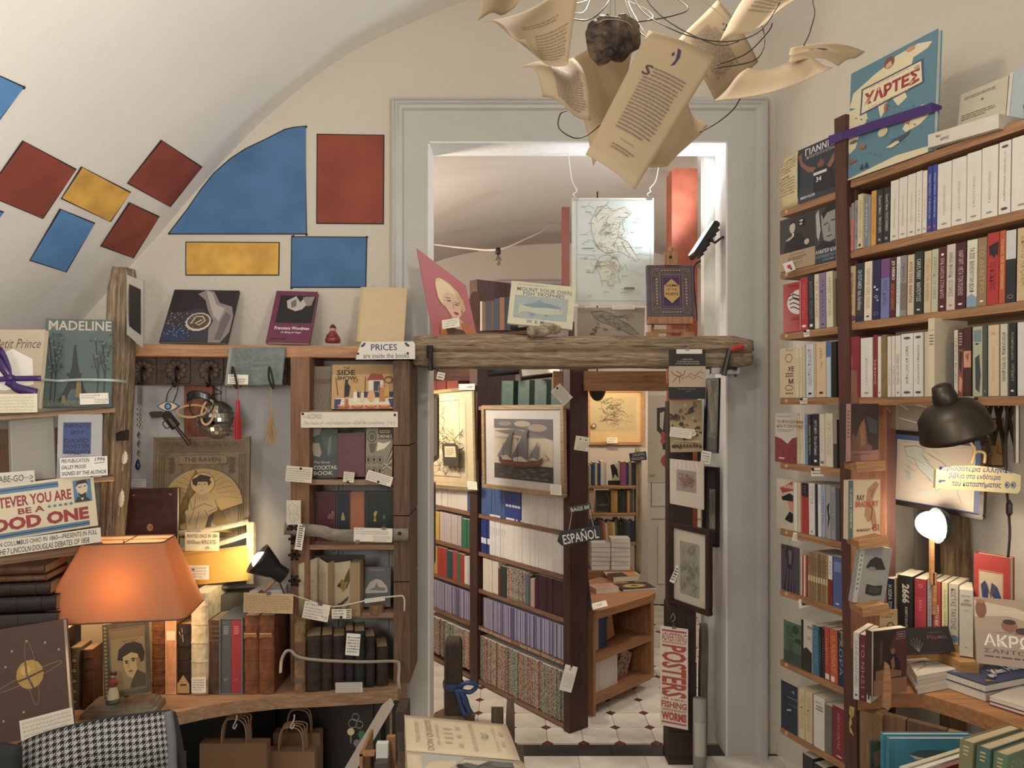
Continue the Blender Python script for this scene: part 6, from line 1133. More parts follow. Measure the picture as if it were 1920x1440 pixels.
for i,(x0,x1) in enumerate([(1114+5.8*k,1119.6+5.8*k) for k in range(10)]): row(LP,.085,[(x0,x1,.165,'#cfc4b8','white paperback')],'in the bottom run of the low unit' if 1 else '','white paperbacks in low unit',.14,d0=.05)
M = LP.M(1182,.086,.1,24); book(M,.03,.1,.16,mat('#b09a84','pattern',.7,c2='#7d4a42',scale=70),'checker-patterned book leaning at the right of the bottom shelf of low unit',gl2,False,True)
# books lying on the unit's top
def flat_book(px,py,z,w,d,t,rz,c,label,prints=None,group=None,hard=False,kind='plain'):
    """book lying flat: local x = width, y = depth; (px,py) is the near left corner"""
    Y = (CZ-z)*F/(py-CY); M = Matrix.Translation((Xat(px,Y),Y,z+.0008)) @ Matrix.Rotation(math.radians(rz),4,'Z') @ Matrix(((1,0,0,0),(0,0,1,0),(0,-1,0,t),(0,0,0,1)))
    return book(M,t,w,d,mat(c,kind,.4),label,group,hard,True,prints=prints)
gt = 'books lying on the low unit'
flat_book(1168,1110,tz,.2,.14,.012,14,'#24211f','black book with yellow oval picture lying on the low unit',[('e',.48,.5,.36,.3,'#8a6a2c'),('e',.48,.5,.3,.24,'#b5923c'),('p',[(.3,.5),(.5,.35),(.65,.55),(.5,.62)],'#5a3a20')],gt)
flat_book(1118,1115,tz,.14,.1,.03,20,'#b98a7c','pink and white paperback stack end lying on the low unit',[('w',.1,.1,.9,.9,6,'#8a5a52')],gt)
flat_book(1150,1092,tz,.16,.1,.03,14,'#a5662c','dark and orange illustrated paperback lying on the low unit',[('r',0,0,.6,1,'#332924'),('r',.6,0,1,1,'#c47a30')],gt)
flat_book(1140,1084,tz,.2,.12,.012,8,'#c2b394','cream thin book lying at the rear of the low unit',[('w',.3,.3,.7,.6,2,'#9a8c70')],gt)
flat_book(1108,1074,tz,.18,.1,.02,10,'#2f2722','dark book with a round badge lying at the rear of low unit',[('c',.6,.5,.2,.3,.004,'#a39884')],gt)
flat_book(1108,1063,tz,.14,.1,.03,8,'#c8822c','orange paperback lying before the white paper stacks',[('r',.2,.2,.7,.5,'#e0a850')],gt)
card((1112,1143),(1140,1136),(1113,1131),3.74,'white leaflet lying on front edge of the low unit',[('w',.3,.3,.7,.7,2,'#8a857a')],Yt=3.8)
cover((1103,1147),(1111,1146),(1103,1076),3.70,.02,'#26201f','small black book standing at the near end of the low unit',None)
SP = Plane(1104,4.7,1190,4.9)
for i,(xa,yt) in enumerate(((1109,1040),(1146,1033))):
    for k in range(7):
        z = tz+.02+.028*k; M = Matrix.Translation(P(xa,1000,4.62)) ; Y = 4.62
        flat = Matrix.Translation((Xat(xa,Y),Y,z)) @ Matrix.Rotation(random.uniform(-.06,.06),4,'Z') @ Matrix(((1,0,0,0),(0,0,1,0),(0,-1,0,.026),(0,0,0,1)))
        if k == 6 and i == 0: continue
        book(flat,.026,.118,.1,mat('#d5cfc2'),('white-paged paperback in the left paper stack behind low unit','white-paged paperback in the right paper stack behind low unit')[i],('left white stack','right white stack')[i],False,True,pm=PAGEW)
tag(MB().box((Xat(1100,4.6),4.6,0),(Xat(1190,4.6),4.85,tz+.0195)).build('low_table',LW),'low wooden table under two white paper stacks in the back room','table')
# shelves with books between post and far door
for z,lab in ((Zat(911,4.9),'upper'),(Zat(962,4.9),'middle'),(Zat(1017,4.9),'lower')):
    board('wooden_shelf',(Xat(1098,4.9),4.9,z),(Xat(1192,4.9),4.9,z),.2,.02,mat('#b98545','wood',.5,axis=0),'%s pine shelf between the dark post and the far door' % lab,'shelf')
DP = Plane(1104,4.92,1192,4.92); gd_ = 'books between post and far door'
row(DP,Zat(911,4.9)+.001,[(1105,1108,.13,'#b5a890','cream slim book'),(1108,1112,.14,'#23304c','navy slim book'),(1112,1116,.15,'#2c4a7c','blue slim book'),(1116,1120,.14,'#c9b870','yellow-white slim book'),(1120,1125,.145,'#2f3f68','dark blue slim book'),(1126,1133,.16,'#d0c8b8','white slim book'),(1133,1137,.15,'#b8ae98','pale grey slim book'),(1137,1140,.14,'#e0d8c8','bright white slim book'),(1164,1174,.155,'#8a3f66','magenta paperback'),(1174,1179,.15,'#23305c','indigo slim book'),(1179,1184,.14,'#8a7a4a','olive slim book'),(1184,1190,.15,'#22283c','black-blue slim book')],'on the upper pine shelf by the far door',gd_,.12)
M = DP.M(1141,Zat(911,4.9)+.001,.03); book(M,.01,.078,.145,'#d0c8b8','face-out white book with a black ink drawing, upper pine shelf',gd_,False,True,prints=[('p',[(.2,.1),(.5,.05),(.8,.3),(.9,.7),(.6,.5),(.4,.75),(.3,.4)],'#24211f'),('r',0,.8,1,1,'#24211f')])
row(DP,Zat(962,4.9)+.001,[(1105,1114,.15,'#c99a80','salmon book'),(1146,1152,.15,'#b5842c','mustard book'),(1152,1158,.145,'#d0882c','orange book'),(1158,1163,.14,'#23241f','black book'),(1163,1168,.14,'#2a2c26','black book'),(1168,1172,.145,'#34362e','dark olive book'),(1172,1176,.14,'#1f2226','blue-black book'),(1176,1181,.145,'#c98a2c','amber book'),(1181,1188,.15,'#4a4a40','grey-olive book')],'on the middle pine shelf by the far door',gd_,.12)
M = DP.M(1117,Zat(962,4.9)+.001,.02); book(M,.01,.1,.145,'#33362f','face-out dark olive book with a pale curve, middle pine shelf',gd_,False,True,prints=[('o',.02,.02,.98,.98,.002,'#8a8a78'),('t','GAMMA',.15,.62,.85,.72,'#8a8a78'),('l',[(.7,.05),(.9,.4),(.8,.95)],.003,'#8a8a78')])
def packrow(pl,z,items,depth=.12,lean=0):
    for x0,x1,h,c,*_ in items: pack(pl.M(x0,z+.0006,0,lean),pl.s(x1)-pl.s(x0)-.0006,depth,h,mat(c,'plain',.5),PAGE)
rg = random.Random(10); cs = ['#2f4a46','#2a3f4a','#23323a','#1f2a30','#27343c','#8a3a2c','#b5703a','#d0c0a0','#b5852c','#d08a2c','#c9b890','#6a5a2c','#23241f','#2a2c26','#1f1f1f','#34362e','#2c4a44','#24342f','#22303a']
packrow(DP,Zat(1017,4.9)+.001,[(1104+4.6*i,1108.4+4.6*i,rg.uniform(.12,.145),c) for i,c in enumerate(cs)],.12,-3)
o = PK.build('small_books',PKM); o['kind'] = 'stuff'; o['label'] = 'close rows of thin lavender, patterned and pale books on the back-room shelves'; o['category'] = 'books'
rough_post('pale_driftwood_post','pale driftwood post at the right end of pine shelves','post',P(1196,1075,4.95),P(1196,840,4.95),.04,.04,mat('#a08c68','wood',.85,axis=2),20,.005,seed=12)
def sign(name,bl,br,tl,Y,label,c,text,tc,shape=None,Y2=None):
    M,w,h = quad(bl,br,tl,Y,Y2); t = thing(name,label,'sign',M); pts = shape or [(0,0),(1,0),(1,1),(0,1)]
    MB().prism([(x*w,z*h) for x,z in pts],0,.012).build('panel',mat(c,'plain',.6),t); art(t,w,h,text,name='lettering'); return t,w,h
sign('chalk_sign',(1182,866),(1213,862),(1182,850),4.9,'small blue-black sign chalked Drama English','#23262f',[('t','DRAMA',.2,.1,.9,.42,'#a8a8a8'),('t','ENGLISH',.1,.55,.85,.88,'#a8a8a8')],0)
t,w,h = sign('bags_sign',(1068,962),(1109,955),(1070,950),3.4,'small dark green sign painted BAGS 8€ above the Spanish sign','#2f3d2c',[('t','BAGS 8€',.08,.2,.95,.85,'#cfc9b0',0,.01)],0)
MB().tube([(.01,-.001,.0),(-.03,-.001,-.12)],.0016,4).tube([(w*.9,-.001,.0),(w*.98,-.001,-.1)],.0016,4).build('string',mat('#c9bfa8','plain',.8),t)
sign('espanol_sign',(1047,1026),(1131,1010),(1045,998),3.36,'dark slate arrow sign hand-painted ESPAÑOL on the brown post','#272d33',[('t','ESPAÑOL',.13,.1,.92,.9,'#d8d4cc',0,.01)],0,[(0,.4),(.08,.05),(.95,.0),(1,.45),(.97,.9),(.1,1)])
card((1076,843),(1102,847),(1070,815),3.48,'cream rounded note with two nails on the dark brown post',[('w',.2,.35,.95,.95,4,'#8a8068'),('e',.35,.2,.05,.06,'#2a211c'),('e',.75,.22,.05,.06,'#2a211c')],c='#d6ceb8')
card((1048,1293),(1071,1299),(1051,1243),3.55,'white card tag hanging low on the dark brown post',[('w',.15,.3,.9,.85,8,'#aaa59c'),('r',.42,.1,.5,.18,'#2a2a2a')],th=.002,pin=[(.5,.03)])
struct(MB().box((.51,5.225,0),(.95,5.3,2.6)).build('wall_partition',BW))
# framed old map, lamp, poster above the far door
mc = [('r',0,0,1,1,'#b5a276')] + [(c[0],[(.08+x*.9,y) for x,y in c[1]],*c[2:]) if c[0] in 'pl' else c for c in greece(1.6,'#bda874','#ab9f80','#4f5a48')[1:] if c[0] in 'ple'] + [('e',.09,.84,.06,.07,'#7a6244'),('e',.09,.84,.03,.035,'#cdbb90')]
picture((1102,834),(1208,834),(1102,731),5.2,'honey-framed antique map of Greece above the pine shelves','#c08a4a',(.03,.13,.86,.75),'#cfae74',mc,fw=.018)
card((1138,831),(1158,831),(1138,820),5.17,'white label under the honey-framed map',[('w',.1,.1,.9,.9,2,'#8a857a')])
pl_ = thing('dome_lamp','round dark metal lamp shade before the honey-framed map','lamp',P(1120,722,4.4))
MB().lathe([(.055*math.cos(a),-.095*math.sin(a)) for a in [math.pi/2*k/8 for k in range(9)]][::-1],20).build('shade',mat('#4a4238','metal',.35),pl_,smooth=True); MB().tube([(0,0,-.02),(0,0,1.14)],.004,6).build('rod',IR,pl_)
lamp('honey_map_spot','SPOT',tuple(P(1150,700,4.7)),12,(1,.74,.42),.04,aim=tuple(P(1150,800,5.2)),spot=90,blend=.8)
tag(MB().box((Xat(1040,3.55),3.66,Zat(732,3.55)),(Xat(1258,3.55),3.74,Zat(694,3.55))).box((Xat(1098,3.6),3.64,Zat(732,3.6)),(Xat(1258,3.6),3.78,Zat(718,3.6))).build('cross_beam',mat('#a56f38','wood',.6,axis=0)),'honey-coloured cross beam joining the posts just below the driftwood beam','beam')
K_,R2 = '#1d1b1c','#a3402f'
pt = [('r',0,0,1,1,'#bdb09c'),('p',[(.35,.14),(.95,.12),(.95,.22),(.7,.3),(.7,.42),(1,.42),(1,.62),(.55,.62),(.5,.45),(.35,.4)],K_),('p',[(.45,.2),(.6,.18),(.55,.4),(.45,.36)],'#bdb09c'),('e',.8,.22,.12,.09,'#bdb09c'),('e',.8,.22,.07,.05,K_),('e',.55,.45,.08,.04,R2),('e',.55,.52,.08,.04,R2),('e',.9,.46,.08,.04,R2),('e',.9,.53,.08,.04,R2),('e',.8,.75,.32,.09,R2),('p',[(.85,.75),(1,.72),(1,.82),(.88,.82)],K_),('b',.1,.9,.3,.94,2,'#6d6458')]
card((1212,905),(1268,905),(1212,742),5.92,'abstract black and red poster on the wall above far door',pt,c='#bdb09c',th=.004,name='art_poster',cat='poster')
# driftwood post with blue ribbon and pyramid foot, and stakes
dp = thing('driftwood_stand','short driftwood post on a pyramid foot with blue ribbon tied round it','post',P(850,1352,3.74))
dz = (1352-1196)/F*3.74
rough_post('stem','','',(0,0,.03),(0,0,dz),.085,.085,mat('#4d3b2c','wood',.8,c2='#32251b',axis=2),24,.005,dp,4)
MB().add([(-.105,-.1,0),(.105,-.1,0),(.105,.1,0),(-.105,.1,0),(-.05,-.05,.045),(.05,-.05,.045),(.05,.05,.045),(-.05,.05,.045)],[(0,3,2,1),(4,5,6,7),(0,1,5,4),(1,2,6,5),(2,3,7,6),(3,0,4,7)]).build('foot',mat('#6b5238','wood',.8,axis=0),dp)
BR_ = mat('#27477d','plain',.35)
MB().lathe([(.052,.2),(.054,.19),(.053,.17),(.05,.165)],16).build('ribbon_band',BR_,dp,smooth=True)
for pts in ([(.03,-.05,.19),(.07,-.06,.215),(.12,-.05,.2),(.09,-.05,.165),(.04,-.06,.175)],[(.03,-.055,.18),(.06,-.06,.14),(.075,-.055,.09),(.09,-.05,.06)],[(.02,-.055,.18),(.035,-.06,.13),(.06,-.05,.05)]):
    MB().tube(bez(pts,5),[.012]*21 if len(pts) == 5 else [.014]*(5*(len(pts)-1)+1),5).build('ribbon_loop',BR_,dp,smooth=True)
# ---------------------------------------------------------------- right bookcase
RP = Plane(1465,2.9,1920,2.02); SHW = mat('#a8794a','wood',.6,c2='#7d5430',axis=0,scale=14); UPW = mat('#5a342a','wood',.6,c2='#462820',axis=2,scale=8,bump=.15)
LZ = [2.347,2.105,1.869,1.619,1.369,1.112,.877,.604,.341,.09]; RZ = [2.367,2.124,1.876,1.618]
O_ = RP.at(1587,0); rb = thing('upright_bookcase','brown upright with pine shelves on both sides along the right wall','bookcase',frame(RP.u,(0,0,1),O_))
sU = RP.s(1587); ls_ = lambda px: RP.s(px) - sU
def pk_(a,e,nm,m,**k): return MB().box(a,e,**k).build(nm,m,rb)
u0,u1 = ls_(1573),ls_(1603)
MB().prism([(ls_(1592),0),(ls_(1616),0),(ls_(1590),2.6),(ls_(1569),2.6)],-.012,.02).build('upright',UPW,rb)
MB().box((ls_(1592),.02,0),(ls_(1598),.2,2.42)).build('side_board',UPW,rb)
for z in LZ:
    b = MB(); x0,x1 = ls_(1463),ls_(1590) - .004; b.box((x0,0,z-.026),(x1,.2,z-.0005),bev=.004).build('left_shelf',SHW,rb)
    MB().lathe([(0,-.004),(.007,-.003),(.008,0)],8).build('dowel_end',mat('#c49a68'),rb,Matrix.Translation((x0+.035,-.0,z-.013)) @ Matrix.Rotation(math.radians(-90),4,'X'))
for z in RZ: MB().box((ls_(1594)+.002,0,z-.026),(ls_(1990),.22,z-.0005),bev=.004).build('right_shelf',SHW,rb)
MB().box((ls_(1990),0,1.59),(ls_(1990)+.03,.22,2.37)).build('upright',UPW,rb)
art(rb,.03,.1,[('p',[(.2,.02),(.9,0),(.8,.3),(.45,.42),(.55,.6),(.3,.72),(.85,.98),(.2,.92),(.1,.62),(.3,.35),(.1,.3)],'#b5a04a'),('l',[(.3,.1),(.6,.25),(.4,.4),(.7,.55)],.002,'#5a342a')],name='gold_signature',M=Matrix.Translation((ls_(1596),-.0126,Zat(1376,2.57))))
W_,C_,K2 = '#d5cec0','#cfbf9c','#25272a'
dk = lambda c='#3b3630': [('b',.3,.2,.6,.72,9,c)]
T = lambda t,c,**k: [vt(t,c,**k)]
mk = lambda c: [('e',.5,.93,.22,.015,c)]
gR = 'books on the right-hand shelves'
mgap = [('e',.5,.07,.3,.02,'#4a4a55'),('e',.5,.93,.3,.02,'#4a4a55')]
row(RP,RZ[1],[(1588,1594,.152,'#8d9496','thin grey-blue paperback',T('ΠΟΙΗΜΑΤΑ','#5a5a5a')),(1595,1601,.163,'#8d8583','thin grey paperback with coral lower half',[('r',0,.33,1,1,'#c96a60')]),(1602,1610,.168,'#8f9096','grey paperback',T('ΧΑΡΟΛΝΤ ΠΙΝΤΕΡ','#55565e')),(1611,1620,.182,'#cdbf97','cream paperback with orange title',T('ΜΠΕΡΝΑΡΝΤΑ ΑΛΜΠΑ','#a5763a') + [('r',.3,.92,.7,.97,'#2a2622')],{'d0': -.008}),(1621,1627,.168,'#7b828b','slim slate-blue paperback',T('ΣΥΝΟΡΑ','#cfd2d6')),(1627,1632,.168,'#8a8f96','slim pale slate paperback',dk('#5a5f66')),
  (1633,1642,.181,'#d1952c','mustard yellow paperback',T('ΑΠΟΨΕ  ΜΠΕΛΛΑ ΧΑΠΑΝ','#a9702a')),(1643,1655,.18,'#2b2f31','charcoal paperback with white lettering',T('Σάμουελ Μπέκετ   ΠΡΑΞΗ ΧΩΡΙΣ','#c9c9c0') + [('t','N',.35,.9,.65,.95,'#c9c9c0',0,.02)]),(1656,1668,.178,'#2b2f31','charcoal paperback with white lettering',T('Σάμουελ Μπέκετ  ΤΕΛΟΣ ΠΑΙΧΝΙΔΙΟΥ','#c9c9c0') + [('t','N',.35,.9,.65,.95,'#c9c9c0',0,.02)])] +
 [(a,b_,h,'#d8d1c4','white paperback, tiny title',T(t,'#8f8780',x0=.4,x1=.6,ya=.3) + mk('#8f8780')) for a,b_,h,t in ((1669,1684,.193,'ΤΕΝΕΣΙ ΟΥΙΛΙΑΜΣ'),(1685,1700,.194,'ΤΟ ΓΥΑΛΙΝΟΣ ΚΟΣΜΟΣ'),(1701,1716,.195,'ΛΕΩΦΟΡΕΙΟ Ο ΠΟΘΟΣ'),(1717,1728,.196,'ΗΔΟΝΗ'),(1729,1737,.192,'ΗΛΕΚΤΡΑ'))] +
 [(1738,1747,.2,'#2d3f8c','violet-blue paperback with white lettering',T('Όσκαρ Γουάιλντ   Η Βεντάλια της','#c5cae0') + [('e',.5,.93,.3,.02,'#b5533a')]),(1748,1756,.2,'#3346a0','violet-blue paperback with white lettering',T('Όσκαρ Γουάιλντ   Η Βεντάλια της','#c5cae0') + [('e',.5,.93,.3,.02,'#b5533a')])] +
 [(a,b_,h,'#d8d1c4','thick white volume, grey title',T(t,'#8f8780',x0=.42,x1=.58,ya=.35,yb=.8) + mk('#8f8780')) for a,b_,h,t in ((1757,1783,.197,'ΟΥΙΛΙΑΜ ΣΑΙΞΠΗΡ Δ'),(1784,1811,.197,'ΟΥΙΛΙΑΜ ΣΑΙΞΠΗΡ Γ'),(1812,1839,.199,'ΟΥΙΛΙΑΜ ΣΑΙΞΠΗΡ Β'),(1840,1870,.2,'ΟΥΙΛΙΑΜ ΣΑΙΞΠΗΡ Α'))] +
 [(1872,1894,.2,'#d8d1c4','white volume with two dark spine dots',T('Η ΖΩΗ ΕΙΝΑΙ ΑΠΑΡΑΔΕΚΤΗ','#6d675f',x0=.42,x1=.58,ya=.15,yb=.82) + mgap),(1896,1936,.2,'#d8cfc0','very thick white volume at the picture edge',mk('#8f8780'))],'on the top row of right shelves',gR,.14,lean=1)
row(RP,RZ[2],[(1583,1590,.198,'#d8d2c2','white slim paperback',dk('#8a857a')),(1590,1603,.194,'#c0a273','tan paperback with black author name',T('ΝΙΛ ΓΚΕΪΜΑΝ  ΤΑ ΕΠΤΑ','#3a2f28',bold=.01) + [('e',.6,.93,.5,.06,'#6d3f44')]),(1604,1619,.198,'#25313f','dark blue pictorial paperback',[('r',0,.4,1,.9,'#3d362f')] + T('ΟΙ ΠΟΤΑΜΟΙ  του Λονδίνου','#c5cbd0',bold=.01)),(1620,1634,.198,'#d9d0b4','cream paperback with orange title',T('ΠΑΡΑΜΥΘΙ ΧΩΡΙΣ ΟΝΟΜΑ','#b0703a') + mk('#3a3a3a')),(1635,1650,.197,'#2b2c54','indigo paperback with white shapes',[('e',.3,.45,.14,.02,'#c5c8d8'),('e',.6,.5,.16,.015,'#c5c8d8'),('c',.5,.62,.18,.02,.0015,'#c5c8d8'),('e',.7,.68,.12,.014,'#c5c8d8'),('c',.5,.9,.25,.025,.0012,'#8f9ac0')]),
  (1651,1667,.195,'#6f76ac','lavender paperback with purple top',[('r',0,0,1,.32,'#71457c')] + T('ΛΟΥΙΣ ΚΑΡΟΛ','#4a508a',ya=.35)),(1668,1679,.194,'#562429','maroon thriller paperback with white name',[('t','JO NESBO',.2,.06,.8,.38,'#e0d8d0',-90,.02),('t','ΑΙΜΟΔΙΨΑΣΜΕΝΟΣ',.2,.43,.8,.88,'#b8633a',-90,.02)]),(1680,1687,.192,'#cfd3d0','white slim paperback with pale blue title',T('ΣΗΜΕΙΩΣΕΙΣ','#7d9aa8')),(1688,1699,.192,'#8c8684','grey cityscape paperback',[('r',0,.45,1,.9,'#7a6a62'),('l',[(0,.7),(1,.66)],.001,'#4a4038')] + T('ΕΓΚΛΗΜΑΤΑ','#4f5560',yb=.42)),(1701,1713,.19,'#c9b68e','buff paperback with black spots',T('ΑΥΤΟ ΤΟ Ε5  ΘΑΝΑΤΟΣ','#4a3f34',bold=.01)),
  (1714,1730,.195,'#2c3231','charcoal paperback with silver lettering',T('CARYL FEREY   ΜΑΠΟΥΤΣΕ','#bfc0b4',bold=.01) + mk('#bfc0b4')),(1732,1745,.19,'#c7b48c','sand paperback with orange title',T('ΤΟ ΝΗΣΙ ΤΩΝ ΧΑΜΕΝΩΝ','#a5723a')),(1746,1758,.191,'#b7b596','pale green paperback',T('ΧΑΡΟΥΚΙ ΟΙ ΩΡΕΣ','#7d8468')),(1759,1773,.193,'#561f2a','burgundy paperback with white bird mark',[('e',.5,.12,.2,.02,'#e0d5cc')] + T('ΕΡΙΚ ΛΑΡΣΟΝ ΣΤΟΝ ΚΗΠΟ','#cfb5a8',ya=.18) + mk('#e0d5cc')),(1774,1790,.195,'#c5b8a8','off-white paperback with grey title',T('ΑΝΝΑ ΦΡΑΝΚ  ΙΣΤΟΡΙΕΣ','#6a6258') + mk('#b5704a')),(1791,1810,.194,'#4a1f2b','plum paperback with white bird mark',T('ΜΑΡΓΑΡΙΤ  ΜΕΤΑ ΤΟΝ ΠΟΛΕΜΟ','#cfb5a8') + mk('#e0d5cc')),
  (1812,1831,.195,'#cfcbb2','pale paperback with blue painted foot',[('p',[(0,.84),(.5,.8),(1,.86),(1,1),(0,1)],'#7d93a8')] + T('ΤΑ ΣΟΣ  ΒΙΛΧΕΛΜ ΓΙΑΝ ΒΟΛΦ','#34322c',yb=.78,bold=.005)),(1832,1849,.195,'#8f7350','brown paperback with white bird mark',T('ΤΟ ΔΕΝΤΡΟ','#b89a70') + mk('#e0d5cc')),(1850,1872,.202,'#b02a26','bright red paperback with black splash',[('p',[(.1,.18),(.95,.13),(.9,.34),(.75,.3),(.6,.36),(.3,.3),(.2,.33)],'#2a1d1c')] + T('ΤΟ ΚΟΚΚΙΝΟ','#6d1a1a',ya=.4)),(1873,1884,.202,'#b5522a','orange thriller paperback',T('ΤΟ ΒΑΛΣ ΤΩΝ ΣΚΟΤΩΜΕΝΩΝ','#e0a85c',bold=.01)),(1885,1904,.198,'#26292b','black paperback with white top',[('r',0,0,1,.4,'#bfbcb8'),('c',.5,.92,.25,.025,.0012,'#9a9a94')]),(1906,1936,.198,'#c2a878','thick tan volume at the picture edge',T('ΕΚΑΤΟ ΧΡΟΝΙΑ','#9a8050'))],'in second row of right shelves',gR,.14,lean=1)
row(RP,RZ[3],[(1580,1585,.202,'#b0773a','slim ochre paperback',T('ΜΙΚΡΕΣ ΙΣΤΟΡΙΕΣ','#7d4a24'),{'d0': -.004}),(1586,1613,.207,'#8c2a36','thick crimson volume',T('ΓΙΟΡΓΚΟΣ ΣΕΦΕΡΗΣ Β','#c98a86',x0=.42,x1=.58,ya=.3),{'d0': -.006}),(1614,1636,.2,'#d5d0c6','thick white volume',T('ΚΩΣΤΑΣ ΚΑΒΑΦΗΣ Α','#8f8780',x0=.42,x1=.58,ya=.35) + mk('#8f8780')),(1637,1645,.207,'#8c2a36','slim crimson paperback',T('ΣΕΦΕΡΗΣ','#d9a8a0',ya=.4)),(1646,1652,.2,W_,'slim white paperback',mk('#77716a')),(1653,1663,.204,'#8a6e44','old brown linen book',None,{'kind': 'mottle'}),(1664,1671,.197,'#cfc8ba','narrow white paperback',T('ΠΟΙΗΣΗ','#9a948a',ya=.5)),(1672,1678,.197,'#cfc8ba','narrow white paperback',T('ΠΕΖΑ','#9a948a',ya=.5)),(1679,1689,.197,'#d3cdc0','medium white paperback',T('ΔΩΔΕΚΑ ΚΑΙ ΕΝΑ ΨΕΜΑ','#8f8780',ya=.3) + mk('#77716a')),(1690,1712,.2,'#d5d0c6','thick white volume with dark dots',T('ΝΙΚΟΣ ΚΑΖΑΝΤΖΑΚΗΣ','#5d5850',x0=.4,x1=.62,ya=.2) + mgap),(1713,1731,.2,'#d5d0c6','white volume with dark dots',T('ΕΛΛΗΝΙΚΑ ΔΙΗΓΗΜΑΤΑ','#5d5850',x0=.4,x1=.62,ya=.2) + mgap),(1734,1753,.2,'#c9bd9e','cream volume with centred lettering',[('b',.35,.17,.95,.22,2,'#5d554a'),('b',.35,.28,.95,.4,3,'#5d554a')]),(1754,1766,.236,'#cfc2a2','tall cream volume pulled forward',[('l',[(.05,.15),(.95,.15)],.001,'#5d554a'),('b',.2,.2,.9,.35,4,'#6d6558')],{'d0': -.03}),
  (1783,1788,.163,'#57525a','low grey slim book',None),(1789,1796,.196,'#c9bf9e','ivory slim paperback',T('ΤΟ ΦΩΣ ΤΟΥ ΦΕΓΓΑΡΙΟΥ','#6d6550')),(1797,1806,.198,'#8a4a3c','paperback of pink and brown figures',[('r',0,.0,1,.3,'#4a2a26'),('b',.15,.05,.85,.25,5,'#c9b0a0'),('p',[(.1,.32),(.9,.35),(.6,.65),(.2,.6)],'#3a2b30'),('p',[(.3,.7),(.9,.75),(.7,.95),(.1,.9)],'#c98a70')]),(1807,1821,.2,'#4a2a26','brown paperback with salmon band',[('r',.0,.34,1,.58,'#c48a6c'),('p',[(.2,.4),(.8,.36),(.6,.5)],'#a5523a')]),(1824,1842,.2,'#a9ab90','pale green paperback with an ink picture',[('r',.1,.05,.9,.22,'#6d8488'),('p',[(.25,.45),(.7,.4),(.85,.7),(.7,.95),(.3,.9)],'#3f4448'),('e',.45,.25,.2,.012,'#2a2a26')]),(1843,1851,.2,'#47504c','dark green-grey paperback',mk('#7d8a80')),(1853,1873,.2,'#cdb48e','peach volume',T('ΑΝΘΟΛΟΓΙΑ','#b5946a',x0=.4,x1=.6,ya=.3) + [('b',.3,.1,.7,.14,2,'#a5845a')]),(1876,1889,.2,'#c3bba6','ivory paperback with large black title',T('ΝΤΟΣΤΟΓΙΕΦΣΚΙ  ΤΟ ΤΡΙΤΟ ΚΕΝΤΡΟ','#34322c',bold=.01)),(1892,1905,.2,'#262927','black paperback with grey lettering',T('Αναπόφευκτα   ΜΠΕΚΕΤ','#8f9488',bold=.005) + mk('#c9c9c0')),(1908,1935,.2,'#c9c6c2','white volume at the picture edge',None)],'in third row of right shelves',gR,.14)
card((1770,752),(1834,751),(1770,744),2.13,'dark shelf label pinned under the third row of right shelves',[('t','ΕΛΛΗΝΙΚΗ ΛΟΓΟΤΕΧΝΙΑ',.12,.25,.88,.75,'#4d4842',0,.01)],Y2=2.1,c='#9a9284',pin=[(.06,.5),(.94,.5)])
# left column
gL = 'books on the left run of the right bookcase'
def fo(x0,x1,z,h,c,label,pr_,t=.015,d0=-.004,hard=False,spine=None,kind='plain',ang=0):
    M = RP.M(x0,z+.0006,d0) @ Matrix.Rotation(math.radians(ang),4,'Z'); return book(M,t,RP.s(x1)-RP.s(x0),h,mat(c,kind,.4),label,gL,hard,True,prints=pr_,spine=spine)
fo(1497,1567,LZ[0],.2,'#333a45','dark blue glossy paperback with basketball player raising his arms',[('t','ΓΙΑΝΝΗΣ',.22,.04,1.08,.16,'#d5d3cf',0,.015),('t','ΕΚΤΟΞΕΥΣΗ ΣΤΑ ΑΣΤΕΡΙΑ',.25,.18,1,.23,'#c2c2c0'),('p',[(.02,.12),(.12,.08),(.14,.25),(.3,.38),(.5,.44),(.5,.52),(.3,.48),(.1,.32)],'#8a5a42'),('e',.64,.4,.09,.08,'#7d4f3a'),('p',[(.56,.42),(.58,.34),(.7,.34),(.73,.41),(.7,.35),(.6,.35)],'#241a18'),('p',[(.46,.48),(.58,.47),(.72,.47),(.9,.52),(1,.9),(.44,.9)],'#23262c'),('r',.45,.54,.8,.59,'#c9c8c4'),('t','34',.52,.63,.66,.72,'#d5d3cf',0,.02),('p',[(.8,.5),(.9,.4),(1,.3),(1,.46),(.9,.55)],'#8a5a42'),('t','MIRIN FADER',.1,.9,.5,.95,'#d5d3cf',0,.01)])
nt_ = thing('curled_note','curled yellow handwritten note on the top left shelf beside the basketball book','note',Matrix.Translation(RP.at(1467,LZ[0])))
nf = lambda a,b_: (RP.at(1467+31*a,LZ[0]+.19*b_-.0,.0)-RP.at(1467,LZ[0])) + RP.n*(.012*math.sin(b_*3.1)+.002) + Vector((0,0,.016*a*b_))
MB().surf(nf,4,10).build('sheet',mat('#c9b785','plain',.8),nt_,smooth=True,mod=.0008)
art(nt_,.07,.2,[('w',.08,.08,.95,.36,5,'#6d6248'),('t','GIANNIS',.1,.4,.6,.45,'#3a352a',0,0,.2),('w',.05,.46,.95,.78,6,'#6d6248')],name='handwriting',warp=lambda x,y,k: nf(x,1-y) + RP.n*(.0016-k))
